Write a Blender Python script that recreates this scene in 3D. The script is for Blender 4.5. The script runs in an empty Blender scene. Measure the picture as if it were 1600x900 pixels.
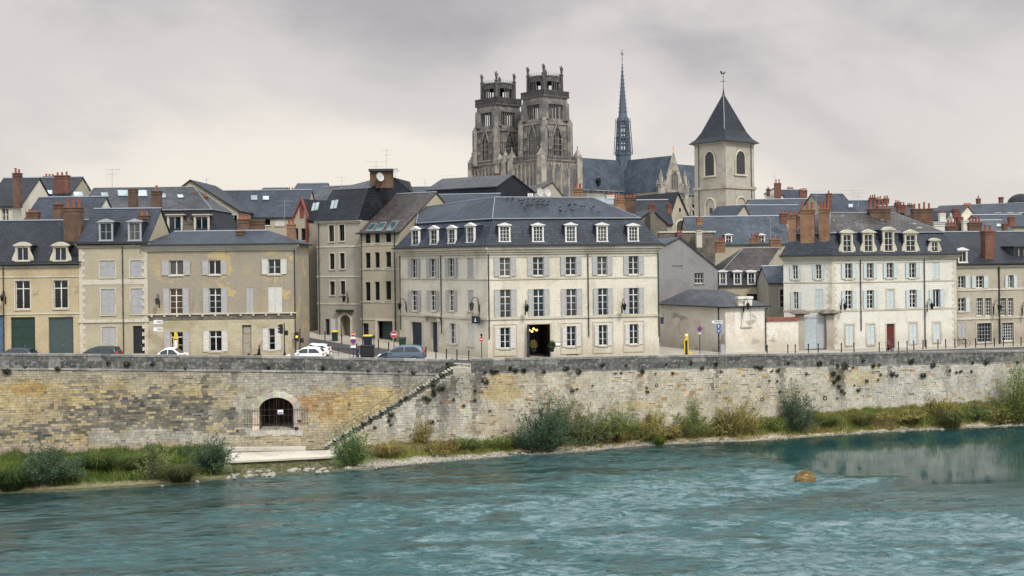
import bpy, math, random
import numpy as np
from mathutils import Vector, Matrix, noise as mnoise
R = math.radians
random.seed(11)
rng = np.random.default_rng(5)
SC = bpy.context.scene
COL = SC.collection

# ------------------------------------------------------------------ camera
FPX, CZ, ROLL, HPY = 1730.0, 9.5, R(0.7), 404.5      # focal length in photo pixels, eye height, roll, horizon row
cam_d = bpy.data.cameras.new('camera')
cam = bpy.data.objects.new('camera', cam_d); COL.objects.link(cam)
cam.matrix_world = Matrix.Translation((0, 0, CZ)) @ Matrix.Rotation(R(90), 4, 'X') @ Matrix.Rotation(-ROLL, 4, 'Z')
cam_d.sensor_width = 36; cam_d.lens = 36 * FPX / 1600
cam_d.shift_y = -(450 - HPY) / 1600
cam_d.clip_start = 0.5; cam_d.clip_end = 6000
SC.camera = cam

# ------------------------------------------------------------------ sky, sun, exposure
SUN_AZ, SUN_EL = R(150), R(50)       # azimuth clockwise from +Y (away from the camera)
SUN_DIR = Vector((math.sin(SUN_AZ) * math.cos(SUN_EL), math.cos(SUN_AZ) * math.cos(SUN_EL), math.sin(SUN_EL)))
W = bpy.data.worlds.new("World"); SC.world = W; W.use_nodes = True
def build_world():
 nt = W.node_tree; nt.nodes.clear(); N = nt.nodes.new; L = nt.links.new
 out = N('ShaderNodeOutputWorld'); bg = N('ShaderNodeBackground')
 sky = N('ShaderNodeTexSky'); sky.sky_type = 'NISHITA'; sky.sun_disc = False
 sky.sun_elevation = SUN_EL; sky.sun_rotation = SUN_AZ
 tc = N('ShaderNodeTexCoord'); sep = N('ShaderNodeSeparateXYZ'); L(tc.outputs['Generated'], sep.inputs[0])
 def math_(op, a, b=None, c=None, clamp=False):
  m = N('ShaderNodeMath'); m.operation = op; m.use_clamp = clamp
  for i, x in enumerate((a, b, c)):
   if x is None: continue
   if hasattr(x, 'links'): L(x, m.inputs[i])
   else: m.inputs[i].default_value = x
  return m.outputs[0]
 def mixc(f, a, b, blend='MIX'):
  m = N('ShaderNodeMix'); m.data_type = 'RGBA'; m.blend_type = blend
  for i, x in ((0, f), (6, a), (7, b)):
   if hasattr(x, 'links'): L(x, m.inputs[i])
   elif i == 0: m.inputs[0].default_value = x
   else: m.inputs[i].default_value = (*x, 1)
  return m.outputs[2]
 mp = N('ShaderNodeMapping'); mp.inputs['Scale'].default_value = (2.0, 2.0, 3.8); mp.inputs['Location'].default_value = (0.35, 0.1, 0.2)
 L(tc.outputs['Generated'], mp.inputs[0])
 n1 = N('ShaderNodeTexNoise'); n1.inputs['Scale'].default_value = 1.35; n1.inputs['Detail'].default_value = 6; n1.inputs['Roughness'].default_value = 0.5; n1.inputs['Distortion'].default_value = 0.3
 L(mp.outputs[0], n1.inputs['Vector'])
 n2 = N('ShaderNodeTexNoise'); n2.inputs['Scale'].default_value = 4.5; n2.inputs['Detail'].default_value = 7; n2.inputs['Roughness'].default_value = 0.55; n2.inputs['Distortion'].default_value = 0.8
 L(mp.outputs[0], n2.inputs['Vector'])
 # cloud sheet: bright low in the sky, mauve-grey higher up
 el = sep.outputs['Z']
 g = math_('MULTIPLY_ADD', el, 3.3, 0.04)
 g = math_('ADD', g, math_('MULTIPLY', math_('SUBTRACT', n1.outputs['Fac'], 0.5), 1.7))
 g = math_('ADD', g, math_('MULTIPLY', math_('SUBTRACT', n2.outputs['Fac'], 0.5), 0.3))
 # a little greyer to the right of the view
 g = math_('ADD', g, math_('MULTIPLY', sep.outputs['X'], 0.36))
 ramp = N('ShaderNodeValToRGB'); L(g, ramp.inputs[0])
 cr = ramp.color_ramp; cr.interpolation = 'EASE'
 cr.elements[0].position = 0.12; cr.elements[0].color = (0.40, 0.362, 0.32, 1)
 cr.elements[1].position = 1.0; cr.elements[1].color = (0.172, 0.155, 0.16, 1)
 e = cr.elements.new(0.5); e.color = (0.303, 0.277, 0.263, 1)
 zen = N('ShaderNodeMapRange'); zen.interpolation_type = 'SMOOTHSTEP'; L(el, zen.inputs[0]); zen.inputs[1].default_value = 0.235; zen.inputs[2].default_value = 0.62   # an overcast sky is brightest overhead
 top = mixc(zen.outputs[0], ramp.outputs[0], (0.80, 0.875, 0.93))
 # the clouds are brightest round the hidden sun (behind the camera)
 sd = N('ShaderNodeVectorMath'); sd.operation = 'DOT_PRODUCT'; L(tc.outputs['Generated'], sd.inputs[0]); sd.inputs[1].default_value = tuple(SUN_DIR)
 s = math_('MULTIPLY_ADD', sd.outputs['Value'], 0.5, 0.5, clamp=True)
 s = math_('POWER', s, 2.2)
 br = math_('MULTIPLY_ADD', s, SKY_SUNWARD, 1.0)
 cl = mixc(s, top, (0.325, 0.322, 0.305))
 vm = N('ShaderNodeVectorMath'); vm.operation = 'SCALE'; L(cl, vm.inputs[0]); L(br, vm.inputs['Scale'])
 sk = N('ShaderNodeVectorMath'); sk.operation = 'SCALE'; L(sky.outputs[0], sk.inputs[0]); sk.inputs['Scale'].default_value = 0.08
 fin = mixc(0.93, sk.outputs[0], vm.outputs[0])
 L(fin, bg.inputs['Color']); bg.inputs['Strength'].default_value = 1.0
 L(bg.outputs[0], out.inputs[0])
SKY_SUNWARD = 1.5
build_world()
sl = bpy.data.lights.new('sun', 'SUN'); sl.energy = 1.5; sl.angle = R(10); sl.color = (1.0, 0.95, 0.86)
sun = bpy.data.objects.new('sun', sl); COL.objects.link(sun)
sun.rotation_euler = SUN_DIR.to_track_quat('Z', 'Y').to_euler(); sun.location = (40, -60, 120)
SC.view_settings.view_transform = 'Standard'; SC.view_settings.look = 'None'
SC.view_settings.exposure = 1.1; SC.view_settings.gamma = 1.0; SC.view_settings.use_curve_mapping = False
SC.cycles.max_bounces = 5; SC.cycles.diffuse_bounces = 1; SC.cycles.glossy_bounces = 2; SC.cycles.transmission_bounces = 2
SC.cycles.volume_bounces = 0; SC.cycles.volume_max_steps = 8
SC.cycles.caustics_reflective = False; SC.cycles.caustics_refractive = False
SC.cycles.use_denoising = True

# ------------------------------------------------------------------ photo pixel -> place
_c, _s = math.cos(ROLL), math.sin(ROLL)
def ray(px, py):
 u = (px - 800) / FPX; v = (HPY - py) / FPX
 return (u * _c + v * _s, -u * _s + v * _c)
def P(px, py, Y):
 a, b = ray(px, py); return Vector((a * Y, Y, CZ + b * Y))
def Pz(px, py, z):
 a, b = ray(px, py); Y = (z - CZ) / b; return Vector((a * Y, Y, z))
def XY(px, Y):
 p = P(px, 500, Y); return (p.x, p.y)
def pix(x, y, z):
 a = x / y; b = (z - CZ) / y
 u = a * _c - b * _s; v = a * _s + b * _c
 return 800 + FPX * u, HPY - FPX * v
def lerp(a, b, t): return a + (b - a) * t
def pw(x, tab):
 if x <= tab[0][0]: return tab[0][1]
 for (x0, y0), (x1, y1) in zip(tab, tab[1:]):
  if x <= x1: return lerp(y0, y1, (x - x0) / (x1 - x0))
 return tab[-1][1]
def sm(a, b, x):
 t = min(1, max(0, (x - a) / (b - a))); return t * t * (3 - 2 * t)

# ------------------------------------------------------------------ objects
WO = {}
def base_of(o): return WO.get(o.name, Vector((0, 0, 0)))
def tag(o, label=None, cat=None, group=None, kind=None):
 if label: o['label'] = label
 if cat: o['category'] = cat
 if group: o['group'] = group
 if kind: o['kind'] = kind
 return o
def thing(name, label, cat, loc, group=None):
 o = bpy.data.objects.new(name, None); COL.objects.link(o)
 o.empty_display_size = 0.3
 o.location = loc; WO[o.name] = Vector(loc)
 return tag(o, label, cat, group)
def copy_tree(root, loc, label=None, group=None, rz=0.0, scale=None):
 r = root.copy(); COL.objects.link(r); r.location = loc; r.rotation_euler = (0, 0, rz); WO[r.name] = Vector(loc)
 if scale: r.scale = scale
 if label: r['label'] = label
 if group: r['group'] = group
 for ch in list(root.children):
  c = ch.copy(); COL.objects.link(c); c.parent = r
  for gch in list(ch.children):
   d = gch.copy(); COL.objects.link(d); d.parent = c
 return r

class MB:
 """collects faces (optionally in a local frame) and links them as one mesh object"""
 def __init__(s, M=None): s.V = []; s.Fc = []; s.M = M; s.C = []; s.MI = []; s.mi = 0
 def add(s, pts, faces, col=None):
  b = len(s.V)
  for p in pts:
   s.V.append(tuple(s.M @ Vector(p)) if s.M is not None else tuple(p))
  for f in faces:
   s.Fc.append([b + i for i in f]); s.MI.append(s.mi)
   if col is not None: s.C.append(col)
 def poly(s, pts, col=None): s.add(pts, [list(range(len(pts)))], col)
 def box(s, x0, x1, y0, y1, z0, z1, col=None):
  s.add([(x0, y0, z0), (x1, y0, z0), (x1, y1, z0), (x0, y1, z0), (x0, y0, z1), (x1, y0, z1), (x1, y1, z1), (x0, y1, z1)],
              [[0, 3, 2, 1], [4, 5, 6, 7], [0, 1, 5, 4], [1, 2, 6, 5], [2, 3, 7, 6], [3, 0, 4, 7]], col)
 def frust(s, b, t, col=None):
  n = len(b)
  s.add(list(b) + list(t), [list(range(n))[::-1], list(range(n, 2 * n))] + [[i, (i + 1) % n, n + (i + 1) % n, n + i] for i in range(n)], col)
 def prism(s, pts, d0, d1):
  """outline in (x, z), extruded along y"""
  s.frust([(x, d0, z) for x, z in pts], [(x, d1, z) for x, z in pts])
 def tube(s, p0, p1, r0, r1=None, n=6):
  r1 = r0 if r1 is None else r1
  p0 = Vector(p0); p1 = Vector(p1); d = (p1 - p0)
  if d.length < 1e-6: return
  d.normalize(); a = d.orthogonal().normalized(); b = d.cross(a)
  s.frust([p0 + (a * math.cos(2 * math.pi * i / n) + b * math.sin(2 * math.pi * i / n)) * r0 for i in range(n)],
    [p1 + (a * math.cos(2 * math.pi * i / n) + b * math.sin(2 * math.pi * i / n)) * r1 for i in range(n)])
 def path(s, pts, r, n=5):
  for a, b in zip(pts, pts[1:]): s.tube(a, b, r, r, n)
 def lathe(s, prof, cx=0, cy=0, n=10, rot=0.0, cap=True):
  pts = []
  for r, z in prof:
   for i in range(n):
    a = rot + 2 * math.pi * i / n; pts.append((cx + r * math.cos(a), cy + r * math.sin(a), z))
  fs = []
  for k in range(len(prof) - 1):
   for i in range(n):
    j = (i + 1) % n; fs.append([k * n + i, k * n + j, (k + 1) * n + j, (k + 1) * n + i])
  if cap: fs.append(list(range(n))[::-1]); fs.append([(len(prof) - 1) * n + i for i in range(n)])
  s.add(pts, fs)
 def ball(s, c, rx, ry, rz, n=8, m=5, jit=0.0):
  pts = []; fs = []
  for k in range(m + 1):
   t = math.pi * k / m
   for i in range(n):
    a = 2 * math.pi * i / n; q = 1 + (random.uniform(-jit, jit) if 0 < k < m else 0)
    pts.append((c[0] + rx * q * math.sin(t) * math.cos(a), c[1] + ry * q * math.sin(t) * math.sin(a), c[2] - rz * q * math.cos(t)))
  for k in range(m):
   for i in range(n):
    j = (i + 1) % n; fs.append([k * n + i, k * n + j, (k + 1) * n + j, (k + 1) * n + i])
  s.add(pts, fs)
 def build(s, name, mat, parent=None, smooth=False, pivot=None, uv=True):
  if not s.V: return None
  V = np.array(s.V, float)
  lo, hi = V.min(0), V.max(0)
  pv = Vector(pivot) if pivot is not None else Vector(((lo[0] + hi[0]) / 2, (lo[1] + hi[1]) / 2, lo[2]))
  return raw_mesh(name, V - np.array(pv), s.Fc, mat, parent, pv, smooth, s.C if s.C else None, uv, s.MI if max(s.MI) > 0 else None)

def raw_mesh(name, V, Fc, mat, parent=None, pv=Vector((0, 0, 0)), smooth=False, cols=None, uv=True, mi=None):
 me = bpy.data.meshes.new(name)
 me.from_pydata(V.tolist() if hasattr(V, 'tolist') else V, [], Fc)
 nl = len(me.loops)
 if uv:
  nrm = np.empty(len(me.polygons) * 3); me.polygons.foreach_get('normal', nrm); nrm = nrm.reshape(-1, 3)
  tot = np.empty(len(me.polygons), int); me.polygons.foreach_get('loop_total', tot)
  li = np.empty(nl, int); me.loops.foreach_get('vertex_index', li)
  co = (np.array(V, float) + np.array(pv))[li]; n = np.repeat(nrm, tot, 0)
  t = np.stack([-n[:, 1], n[:, 0], np.zeros(len(n))], 1); ln = np.linalg.norm(t, axis=1)
  flat = ln < 0.25
  t[flat] = (1, 0, 0); t[~flat] /= ln[~flat][:, None]
  b = np.cross(n, t); b[flat] = (0, 1, 0)
  uvs = np.stack([(co * t).sum(1), (co * b).sum(1)], 1)
  me.uv_layers.new(name='UVMap').data.foreach_set('uv', uvs.ravel())
 if cols is not None:
  at = me.color_attributes.new('Col', 'FLOAT_COLOR', 'CORNER')
  tot = np.empty(len(me.polygons), int); me.polygons.foreach_get('loop_total', tot)
  c = np.ones((len(me.polygons), 4)); c[:, :3] = np.array(cols)[:, :3]
  at.data.foreach_set('color', np.repeat(c, tot, 0).ravel())
 for m in (mat if isinstance(mat, (list, tuple)) else [mat]): me.materials.append(m)
 if mi: me.polygons.foreach_set('material_index', mi)
 if smooth: me.polygons.foreach_set('use_smooth', [True] * len(me.polygons))
 o = bpy.data.objects.new(name, me); COL.objects.link(o)
 if parent is not None:
  o.parent = parent; o.location = Vector(pv) - base_of(parent)
 else: o.location = pv
 WO[o.name] = Vector(pv)
 return o

# ------------------------------------------------------------------ materials
class NT:
 def __init__(s, name):
  s.m = bpy.data.materials.new(name); s.m.use_nodes = True; s.t = s.m.node_tree; s.t.nodes.clear()
  s.out = s.n('ShaderNodeOutputMaterial')
  s.p = s.n('ShaderNodeBsdfPrincipled'); s.t.links.new(s.p.outputs[0], s.out.inputs[0])
  s.tc = s.n('ShaderNodeTexCoord')
 def n(s, k, **kw):
  x = s.t.nodes.new(k)
  for a, b in kw.items(): setattr(x, a, b)
  return x
 def set(s, sock, v):
  if hasattr(v, 'links'): s.t.links.new(v, sock)
  elif isinstance(v, (tuple, list)) and sock.type == 'RGBA': sock.default_value = (*v[:3], 1)
  else: sock.default_value = v
 def map(s, sc, src='UV', loc=(0, 0, 0)):
  m = s.n('ShaderNodeMapping'); s.t.links.new(s.tc.outputs[src], m.inputs[0])
  m.inputs['Scale'].default_value = sc; m.inputs['Location'].default_value = loc
  return m.outputs[0]
 def noise(s, vec, scale, detail=4, rough=0.55, dist=0.0):
  x = s.n('ShaderNodeTexNoise'); s.t.links.new(vec, x.inputs['Vector'])
  x.inputs['Scale'].default_value = scale; x.inputs['Detail'].default_value = detail
  x.inputs['Roughness'].default_value = rough; x.inputs['Distortion'].default_value = dist
  return x.outputs['Fac']
 def ramp(s, f, a, b, v0=0.0, v1=1.0):
  x = s.n('ShaderNodeMapRange'); x.interpolation_type = 'SMOOTHSTEP'
  s.set(x.inputs[0], f); x.inputs[1].default_value = a; x.inputs[2].default_value = b; x.inputs[3].default_value = v0; x.inputs[4].default_value = v1
  return x.outputs[0]
 def mix(s, f, a, b, blend='MIX'):
  x = s.n('ShaderNodeMix'); x.data_type = 'RGBA'; x.blend_type = blend
  s.set(x.inputs[0], f); s.set(x.inputs[6], a); s.set(x.inputs[7], b); return x.outputs[2]
 def math(s, op, a, b=0.0):
  x = s.n('ShaderNodeMath', operation=op); s.set(x.inputs[0], a); s.set(x.inputs[1], b); return x.outputs[0]
 def val(s, col, f, lo, hi):
  """multiply col by lo..hi following f"""
  k = s.ramp(f, 0.25, 0.75, lo, hi)
  x = s.n('ShaderNodeVectorMath', operation='SCALE'); s.set(x.inputs[0], col); s.t.links.new(k, x.inputs['Scale']); return x.outputs[0]
 def bump(s, h, strength=0.3, dist=0.02):
  x = s.n('ShaderNodeBump'); s.t.links.new(h, x.inputs['Height']); x.inputs['Strength'].default_value = strength; x.inputs['Distance'].default_value = dist
  s.t.links.new(x.outputs[0], s.p.inputs['Normal'])
 def done(s, col, rough=0.8, metal=0.0, spec=0.3):
  s.set(s.p.inputs['Base Color'], col); s.set(s.p.inputs['Roughness'], rough); s.p.inputs['Metallic'].default_value = metal
  s.p.inputs['Specular IOR Level'].default_value = spec
  return s.m

def plain(name, col, rough=0.6, metal=0.0, spec=0.4, var=0.12, scale=3.0):
 t = NT(name); n = t.noise(t.map((1, 1, 1)), scale, 4)
 return t.done(t.val(col, n, 1 - var, 1 + var), rough, metal, spec)
def plaster(name, base, alt, grime, patch=(0.48, 0.62), streak=0.35, scale=0.3, rough=0.9, courses=None, expose=None):
 """rendered or limestone wall: broad patches, rain streaks, fine mottling, faint courses"""
 t = NT(name); uv = t.map((1, 1, 1))
 n1 = t.noise(uv, scale, 6, 0.62, 0.4); c = t.mix(t.ramp(n1, *patch), base, alt)
 st = t.noise(t.map((1.7, 0.14, 1), loc=(3, 1, 0)), 1.0, 5, 0.65)
 n3 = t.noise(uv, 0.6, 5, 0.7)
 f = t.math('MULTIPLY', t.ramp(st, 0.5, 0.75), t.ramp(n3, 0.35, 0.65)); f = t.math('MULTIPLY', f, streak)
 c = t.mix(f, c, grime)
 if expose:
  ex = t.noise(t.map((1, 1.3, 1), loc=(expose[3], 2, 0)), 0.42, 7, 0.62, 0.3); c = t.mix(t.ramp(ex, expose[1], expose[2]), c, expose[0])
 fine = t.noise(uv, 5.0, 5, 0.7); c = t.val(c, fine, 0.87, 1.12)
 blot = t.noise(t.map((1, 1, 1), loc=(9, 4, 0)), 1.4, 4, 0.6); c = t.mix(t.ramp(blot, 0.62, 0.8, 0, 0.4 * streak + 0.08), c, grime)
 sp = t.n('ShaderNodeSeparateXYZ'); t.t.links.new(uv, sp.inputs[0])      # rising damp above the pavement
 hz = t.math('ADD', t.math('ABSOLUTE', sp.outputs['Y']), t.math('MULTIPLY', t.noise(t.map((0.5, 0.25, 1), loc=(7, 7, 0)), 1.0, 6, 0.65), 3.2)); c = t.mix(t.ramp(hz, 1.2, 3.4, 0.6 * min(1, streak * 1.3), 0), c, grime)
 if courses:
  b = t.n('ShaderNodeTexBrick'); t.t.links.new(uv, b.inputs['Vector'])
  b.inputs['Scale'].default_value = 1; b.inputs['Brick Width'].default_value = courses[0]; b.inputs['Row Height'].default_value = courses[1]
  b.inputs['Mortar Size'].default_value = 0.012; b.inputs['Mortar Smooth'].default_value = 0.4
  b.inputs['Color1'].default_value = (1, 1, 1, 1); b.inputs['Color2'].default_value = (courses[2],) * 3 + (1,); b.inputs['Mortar'].default_value = (courses[3],) * 3 + (1,)
  c = t.mix(1.0, c, b.outputs['Color'], 'MULTIPLY')
 t.bump(fine, 0.25, 0.01)
 return t.done(c, rough, 0, 0.2)
def slate(name, base, alt, moss=None, mossamt=(0.6, 0.75), rough=0.6, spec=0.22):
 t = NT(name); uv = t.map((1, 1, 1))
 b = t.n('ShaderNodeTexBrick'); t.t.links.new(uv, b.inputs['Vector'])
 b.inputs['Scale'].default_value = 1; b.inputs['Brick Width'].default_value = 0.5; b.inputs['Row Height'].default_value = 0.33
 b.inputs['Mortar Size'].default_value = 0.03; b.inputs['Mortar Smooth'].default_value = 0.3; b.inputs['Bias'].default_value = -0.2
 b.inputs['Color1'].default_value = (*base, 1); b.inputs['Color2'].default_value = (*(x * 1.25 for x in alt), 1); b.inputs['Mortar'].default_value = (*(x * 0.35 for x in base), 1)
 n1 = t.noise(uv, 0.22, 6, 0.65, 0.5)
 c = t.val(b.outputs['Color'], n1, 0.62, 1.5)
 rain = t.noise(t.map((2.0, 0.18, 1)), 1.0, 5, 0.6); c = t.val(c, rain, 0.85, 1.18)
 if moss:
  n2 = t.noise(t.map((1, 0.8, 1), loc=(5, 2, 0)), 0.9, 7, 0.72); c = t.mix(t.ramp(n2, *mossamt), c, moss)
 t.bump(b.outputs['Fac'], -0.25, 0.01)
 return t.done(c, rough, 0, spec)
def brick(name, base, alt, mortar, grime=(0.05, 0.04, 0.035), soot=0.5):
 t = NT(name); uv = t.map((1, 1, 1))
 b = t.n('ShaderNodeTexBrick'); t.t.links.new(uv, b.inputs['Vector'])
 b.inputs['Scale'].default_value = 1; b.inputs['Brick Width'].default_value = 0.24; b.inputs['Row Height'].default_value = 0.09; b.inputs['Mortar Size'].default_value = 0.012
 b.inputs['Color1'].default_value = (*base, 1); b.inputs['Color2'].default_value = (*alt, 1); b.inputs['Mortar'].default_value = (*mortar, 1)
 n1 = t.noise(uv, 0.9, 6, 0.65); c = t.val(b.outputs['Color'], n1, 0.7, 1.3)
 c = t.mix(t.ramp(t.noise(t.map((1, 0.5, 1), loc=(2, 7, 0)), 0.7, 5, 0.7), 0.5, 0.75, 0, soot), c, grime)
 return t.done(c, 0.9, 0, 0.2)

M = {}
M['lime'] = plaster('cream limestone', (0.575, 0.535, 0.455), (0.50, 0.46, 0.375), (0.27, 0.235, 0.175), streak=0.7, courses=(1.1, 0.42, 0.97, 0.93))
M['lime_trim'] = plaster('limestone mouldings', (0.47, 0.435, 0.36), (0.38, 0.34, 0.27), (0.2, 0.17, 0.13), streak=0.5)
M['white_render'] = plaster('white render', (0.56, 0.545, 0.50), (0.48, 0.455, 0.40), (0.29, 0.265, 0.22), streak=0.5, patch=(0.5, 0.66), expose=((0.46, 0.42, 0.35), 0.63, 0.68, 1.0))
M['white_worn'] = plaster('worn white render', (0.60, 0.57, 0.52), (0.52, 0.47, 0.40), (0.30, 0.27, 0.22), streak=0.7, patch=(0.48, 0.6), expose=((0.33, 0.31, 0.28), 0.58, 0.62, 7.0))
M['yellow'] = plaster('ochre render', (0.395, 0.33, 0.215), (0.345, 0.28, 0.185), (0.2, 0.15, 0.09), streak=0.6, expose=((0.27, 0.22, 0.15), 0.6, 0.68, 2.0))
M['yellow_pale'] = plaster('pale ochre render', (0.335, 0.30, 0.225), (0.38, 0.335, 0.25), (0.2, 0.165, 0.11), streak=0.4)
M['patchy'] = plaster('patchy grey stucco over ochre stone', (0.265, 0.235, 0.19), (0.305, 0.26, 0.185), (0.15, 0.125, 0.09), patch=(0.44, 0.58), streak=0.7, scale=0.35, expose=((0.40, 0.31, 0.17), 0.56, 0.6, 4.0))
M['ashlar'] = plaster('old ashlar ground storey', (0.40, 0.36, 0.26), (0.32, 0.27, 0.18), (0.2, 0.16, 0.11), streak=0.5, courses=(0.8, 0.36, 0.88, 0.75))
M['beige'] = plaster('smooth beige render', (0.335, 0.30, 0.235), (0.31, 0.275, 0.21), (0.2, 0.175, 0.135), streak=0.25)
M['beige_grey'] = plaster('greige render', (0.30, 0.275, 0.235), (0.27, 0.245, 0.205), (0.18, 0.165, 0.135), streak=0.3)
M['grey_render'] = plaster('grey cement render', (0.225, 0.22, 0.222), (0.19, 0.185, 0.188), (0.12, 0.115, 0.115), streak=0.5)
M['grey_stone'] = plaster('grey weathered limestone', (0.36, 0.325, 0.265), (0.27, 0.245, 0.20), (0.15, 0.135, 0.11), streak=0.6, courses=(0.9, 0.38, 0.92, 0.85))
M['rubble'] = plaster('dark rubble stone', (0.17, 0.15, 0.125), (0.11, 0.1, 0.09), (0.06, 0.055, 0.05), streak=0.6, scale=0.9, courses=(0.35, 0.18, 0.7, 0.55))
M['tower_stone'] = plaster('church tower stone', (0.36, 0.335, 0.29), (0.29, 0.265, 0.225), (0.15, 0.13, 0.11), streak=0.6, courses=(1.0, 0.5, 0.93, 0.88))
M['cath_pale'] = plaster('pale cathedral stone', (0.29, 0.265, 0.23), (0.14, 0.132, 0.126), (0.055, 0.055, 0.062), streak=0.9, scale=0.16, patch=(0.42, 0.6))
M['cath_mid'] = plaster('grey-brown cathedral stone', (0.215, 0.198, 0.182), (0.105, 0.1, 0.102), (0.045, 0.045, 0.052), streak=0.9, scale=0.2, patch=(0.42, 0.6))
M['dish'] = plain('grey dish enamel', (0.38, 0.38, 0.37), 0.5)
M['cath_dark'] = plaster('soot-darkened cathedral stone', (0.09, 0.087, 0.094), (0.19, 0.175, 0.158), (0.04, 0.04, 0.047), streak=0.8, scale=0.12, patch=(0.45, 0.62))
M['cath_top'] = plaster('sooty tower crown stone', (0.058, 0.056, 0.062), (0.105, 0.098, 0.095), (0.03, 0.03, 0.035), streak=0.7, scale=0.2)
M['slate'] = slate('blue slate', (0.019, 0.024, 0.036), (0.026, 0.032, 0.046))
M['slate_dark'] = slate('dark slate', (0.010, 0.012, 0.018), (0.015, 0.018, 0.026))
M['slate_pale'] = slate('pale blue slate', (0.036, 0.046, 0.063), (0.047, 0.059, 0.078), rough=0.6)
M['slate_grey'] = slate('grey weathered slate', (0.033, 0.035, 0.042), (0.046, 0.048, 0.055), moss=(0.1, 0.093, 0.084), mossamt=(0.55, 0.8))
M['slate_lichen'] = slate('lichened old tiles', (0.032, 0.029, 0.029), (0.052, 0.046, 0.044), moss=(0.36, 0.33, 0.30), mossamt=(0.59, 0.68))
M['tile_brown'] = slate('brown flat tiles', (0.032, 0.025, 0.025), (0.047, 0.037, 0.036), moss=(0.1, 0.085, 0.078), mossamt=(0.6, 0.8))
M['lead'] = plain('dull zinc', (0.17, 0.19, 0.22), 0.5, 0.2)
M['cath_roof'] = slate('cathedral slate', (0.034, 0.046, 0.065), (0.045, 0.059, 0.08), rough=0.6)
M['spire'] = plain('blue lead spire', (0.05, 0.072, 0.105), 0.6, var=0.25, scale=1.0)
M['brick'] = brick('orange chimney brick', (0.22, 0.105, 0.055), (0.165, 0.078, 0.045), (0.22, 0.17, 0.12))
M['brick_red'] = brick('red chimney brick', (0.15, 0.052, 0.036), (0.11, 0.042, 0.032), (0.15, 0.1, 0.08))
M['brick_sooty'] = brick('sooty chimney brick', (0.12, 0.062, 0.04), (0.085, 0.05, 0.038), (0.12, 0.09, 0.07), soot=0.75)
M['pot'] = plain('terracotta pots', (0.21, 0.065, 0.038), 0.8, var=0.3)
M['red_trim'] = plain('red painted trim', (0.17, 0.045, 0.033), 0.7)
M['coping'] = plain('red tile coping', (0.20, 0.07, 0.045), 0.8, var=0.3)
M['shutter'] = plain('pale grey-lilac shutters', (0.34, 0.332, 0.335), 0.6, var=0.08)
M['shutter_white'] = plain('white shutters', (0.49, 0.475, 0.455), 0.6, var=0.1)
M['shutter_grey'] = plain('faded grey shutters', (0.31, 0.312, 0.33), 0.65, var=0.12)
M['shutter_blue'] = plain('pale blue shutters', (0.43, 0.485, 0.50), 0.6, var=0.08)
M['white_paint'] = plain('white window paint', (0.62, 0.61, 0.585), 0.5, var=0.06)
M['grey_paint'] = plain('grey window paint', (0.3, 0.31, 0.34), 0.5)
M['dark_paint'] = plain('dark window paint', (0.03, 0.032, 0.036), 0.5)
M['iron'] = plain('black iron', (0.014, 0.014, 0.016), 0.55, 0.3)
M['rust_iron'] = plain('rusty iron bars', (0.055, 0.032, 0.025), 0.8)
M['rail'] = plain('grey steel rail', (0.16, 0.15, 0.13), 0.6, 0.3)
M['pipe'] = plain('dark zinc pipes', (0.035, 0.036, 0.04), 0.5, 0.3)
M['door_dark'] = plain('near black door', (0.012, 0.013, 0.018), 0.5)
M['door_blue'] = plain('navy door', (0.018, 0.026, 0.05), 0.5)
M['door_green'] = plain('bottle green door', (0.012, 0.035, 0.028), 0.5)
M['roller'] = plain('petrol grey roller door', (0.05, 0.075, 0.078), 0.5)
M['door_grey'] = plain('greige door', (0.27, 0.245, 0.2), 0.6)
M['door_red'] = plain('dark red door', (0.10, 0.012, 0.016), 0.5)
M['door_steel'] = plain('blue-grey steel gate', (0.32, 0.36, 0.39), 0.5)
M['shop_blue'] = plain('blue shop front', (0.06, 0.10, 0.17), 0.5)
M['black_plastic'] = plain('black plastic', (0.012, 0.012, 0.013), 0.5)
M['tyre'] = plain('rubber', (0.012, 0.012, 0.012), 0.85)
M['steel'] = plain('galvanised steel', (0.35, 0.36, 0.37), 0.45, 0.6)
M['sign_red'] = plain('sign red', (0.42, 0.02, 0.025), 0.4)
M['sign_white'] = plain('sign white', (0.68, 0.68, 0.68), 0.4, var=0.04)
M['sign_blue'] = plain('sign blue', (0.03, 0.10, 0.36), 0.4)
M['sign_navy'] = plain('sign navy', (0.015, 0.022, 0.05), 0.4)
M['sign_violet'] = plain('no parking disc', (0.07, 0.04, 0.2), 0.4)
M['sign_yellow'] = plain('yellow paint', (0.62, 0.42, 0.02), 0.5)
M['gold'] = plain('gilding', (0.75, 0.40, 0.04), 0.35, 0.6)
M['bird'] = plain('dark feathers', (0.02, 0.021, 0.026), 0.8)
M['cloth_dark'] = plain('dark clothes', (0.012, 0.012, 0.015), 0.9)
M['cloth_purple'] = plain('violet coat', (0.05, 0.03, 0.10), 0.9)
M['skin'] = plain('skin', (0.42, 0.24, 0.17), 0.6)
M['hair'] = plain('dark hair', (0.015, 0.011, 0.009), 0.7)
M['concrete'] = plaster('pale concrete', (0.46, 0.43, 0.38), (0.38, 0.35, 0.31), (0.22, 0.2, 0.17), streak=0.3)
M['asphalt'] = plaster('asphalt', (0.055, 0.055, 0.06), (0.07, 0.069, 0.073), (0.035, 0.035, 0.038), streak=0.3)
M['paving'] = plaster('pale pavement', (0.32, 0.29, 0.25), (0.27, 0.245, 0.21), (0.17, 0.155, 0.135), streak=0.3)
M['paint_line'] = plain('road paint', (0.6, 0.6, 0.58), 0.7)
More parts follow.
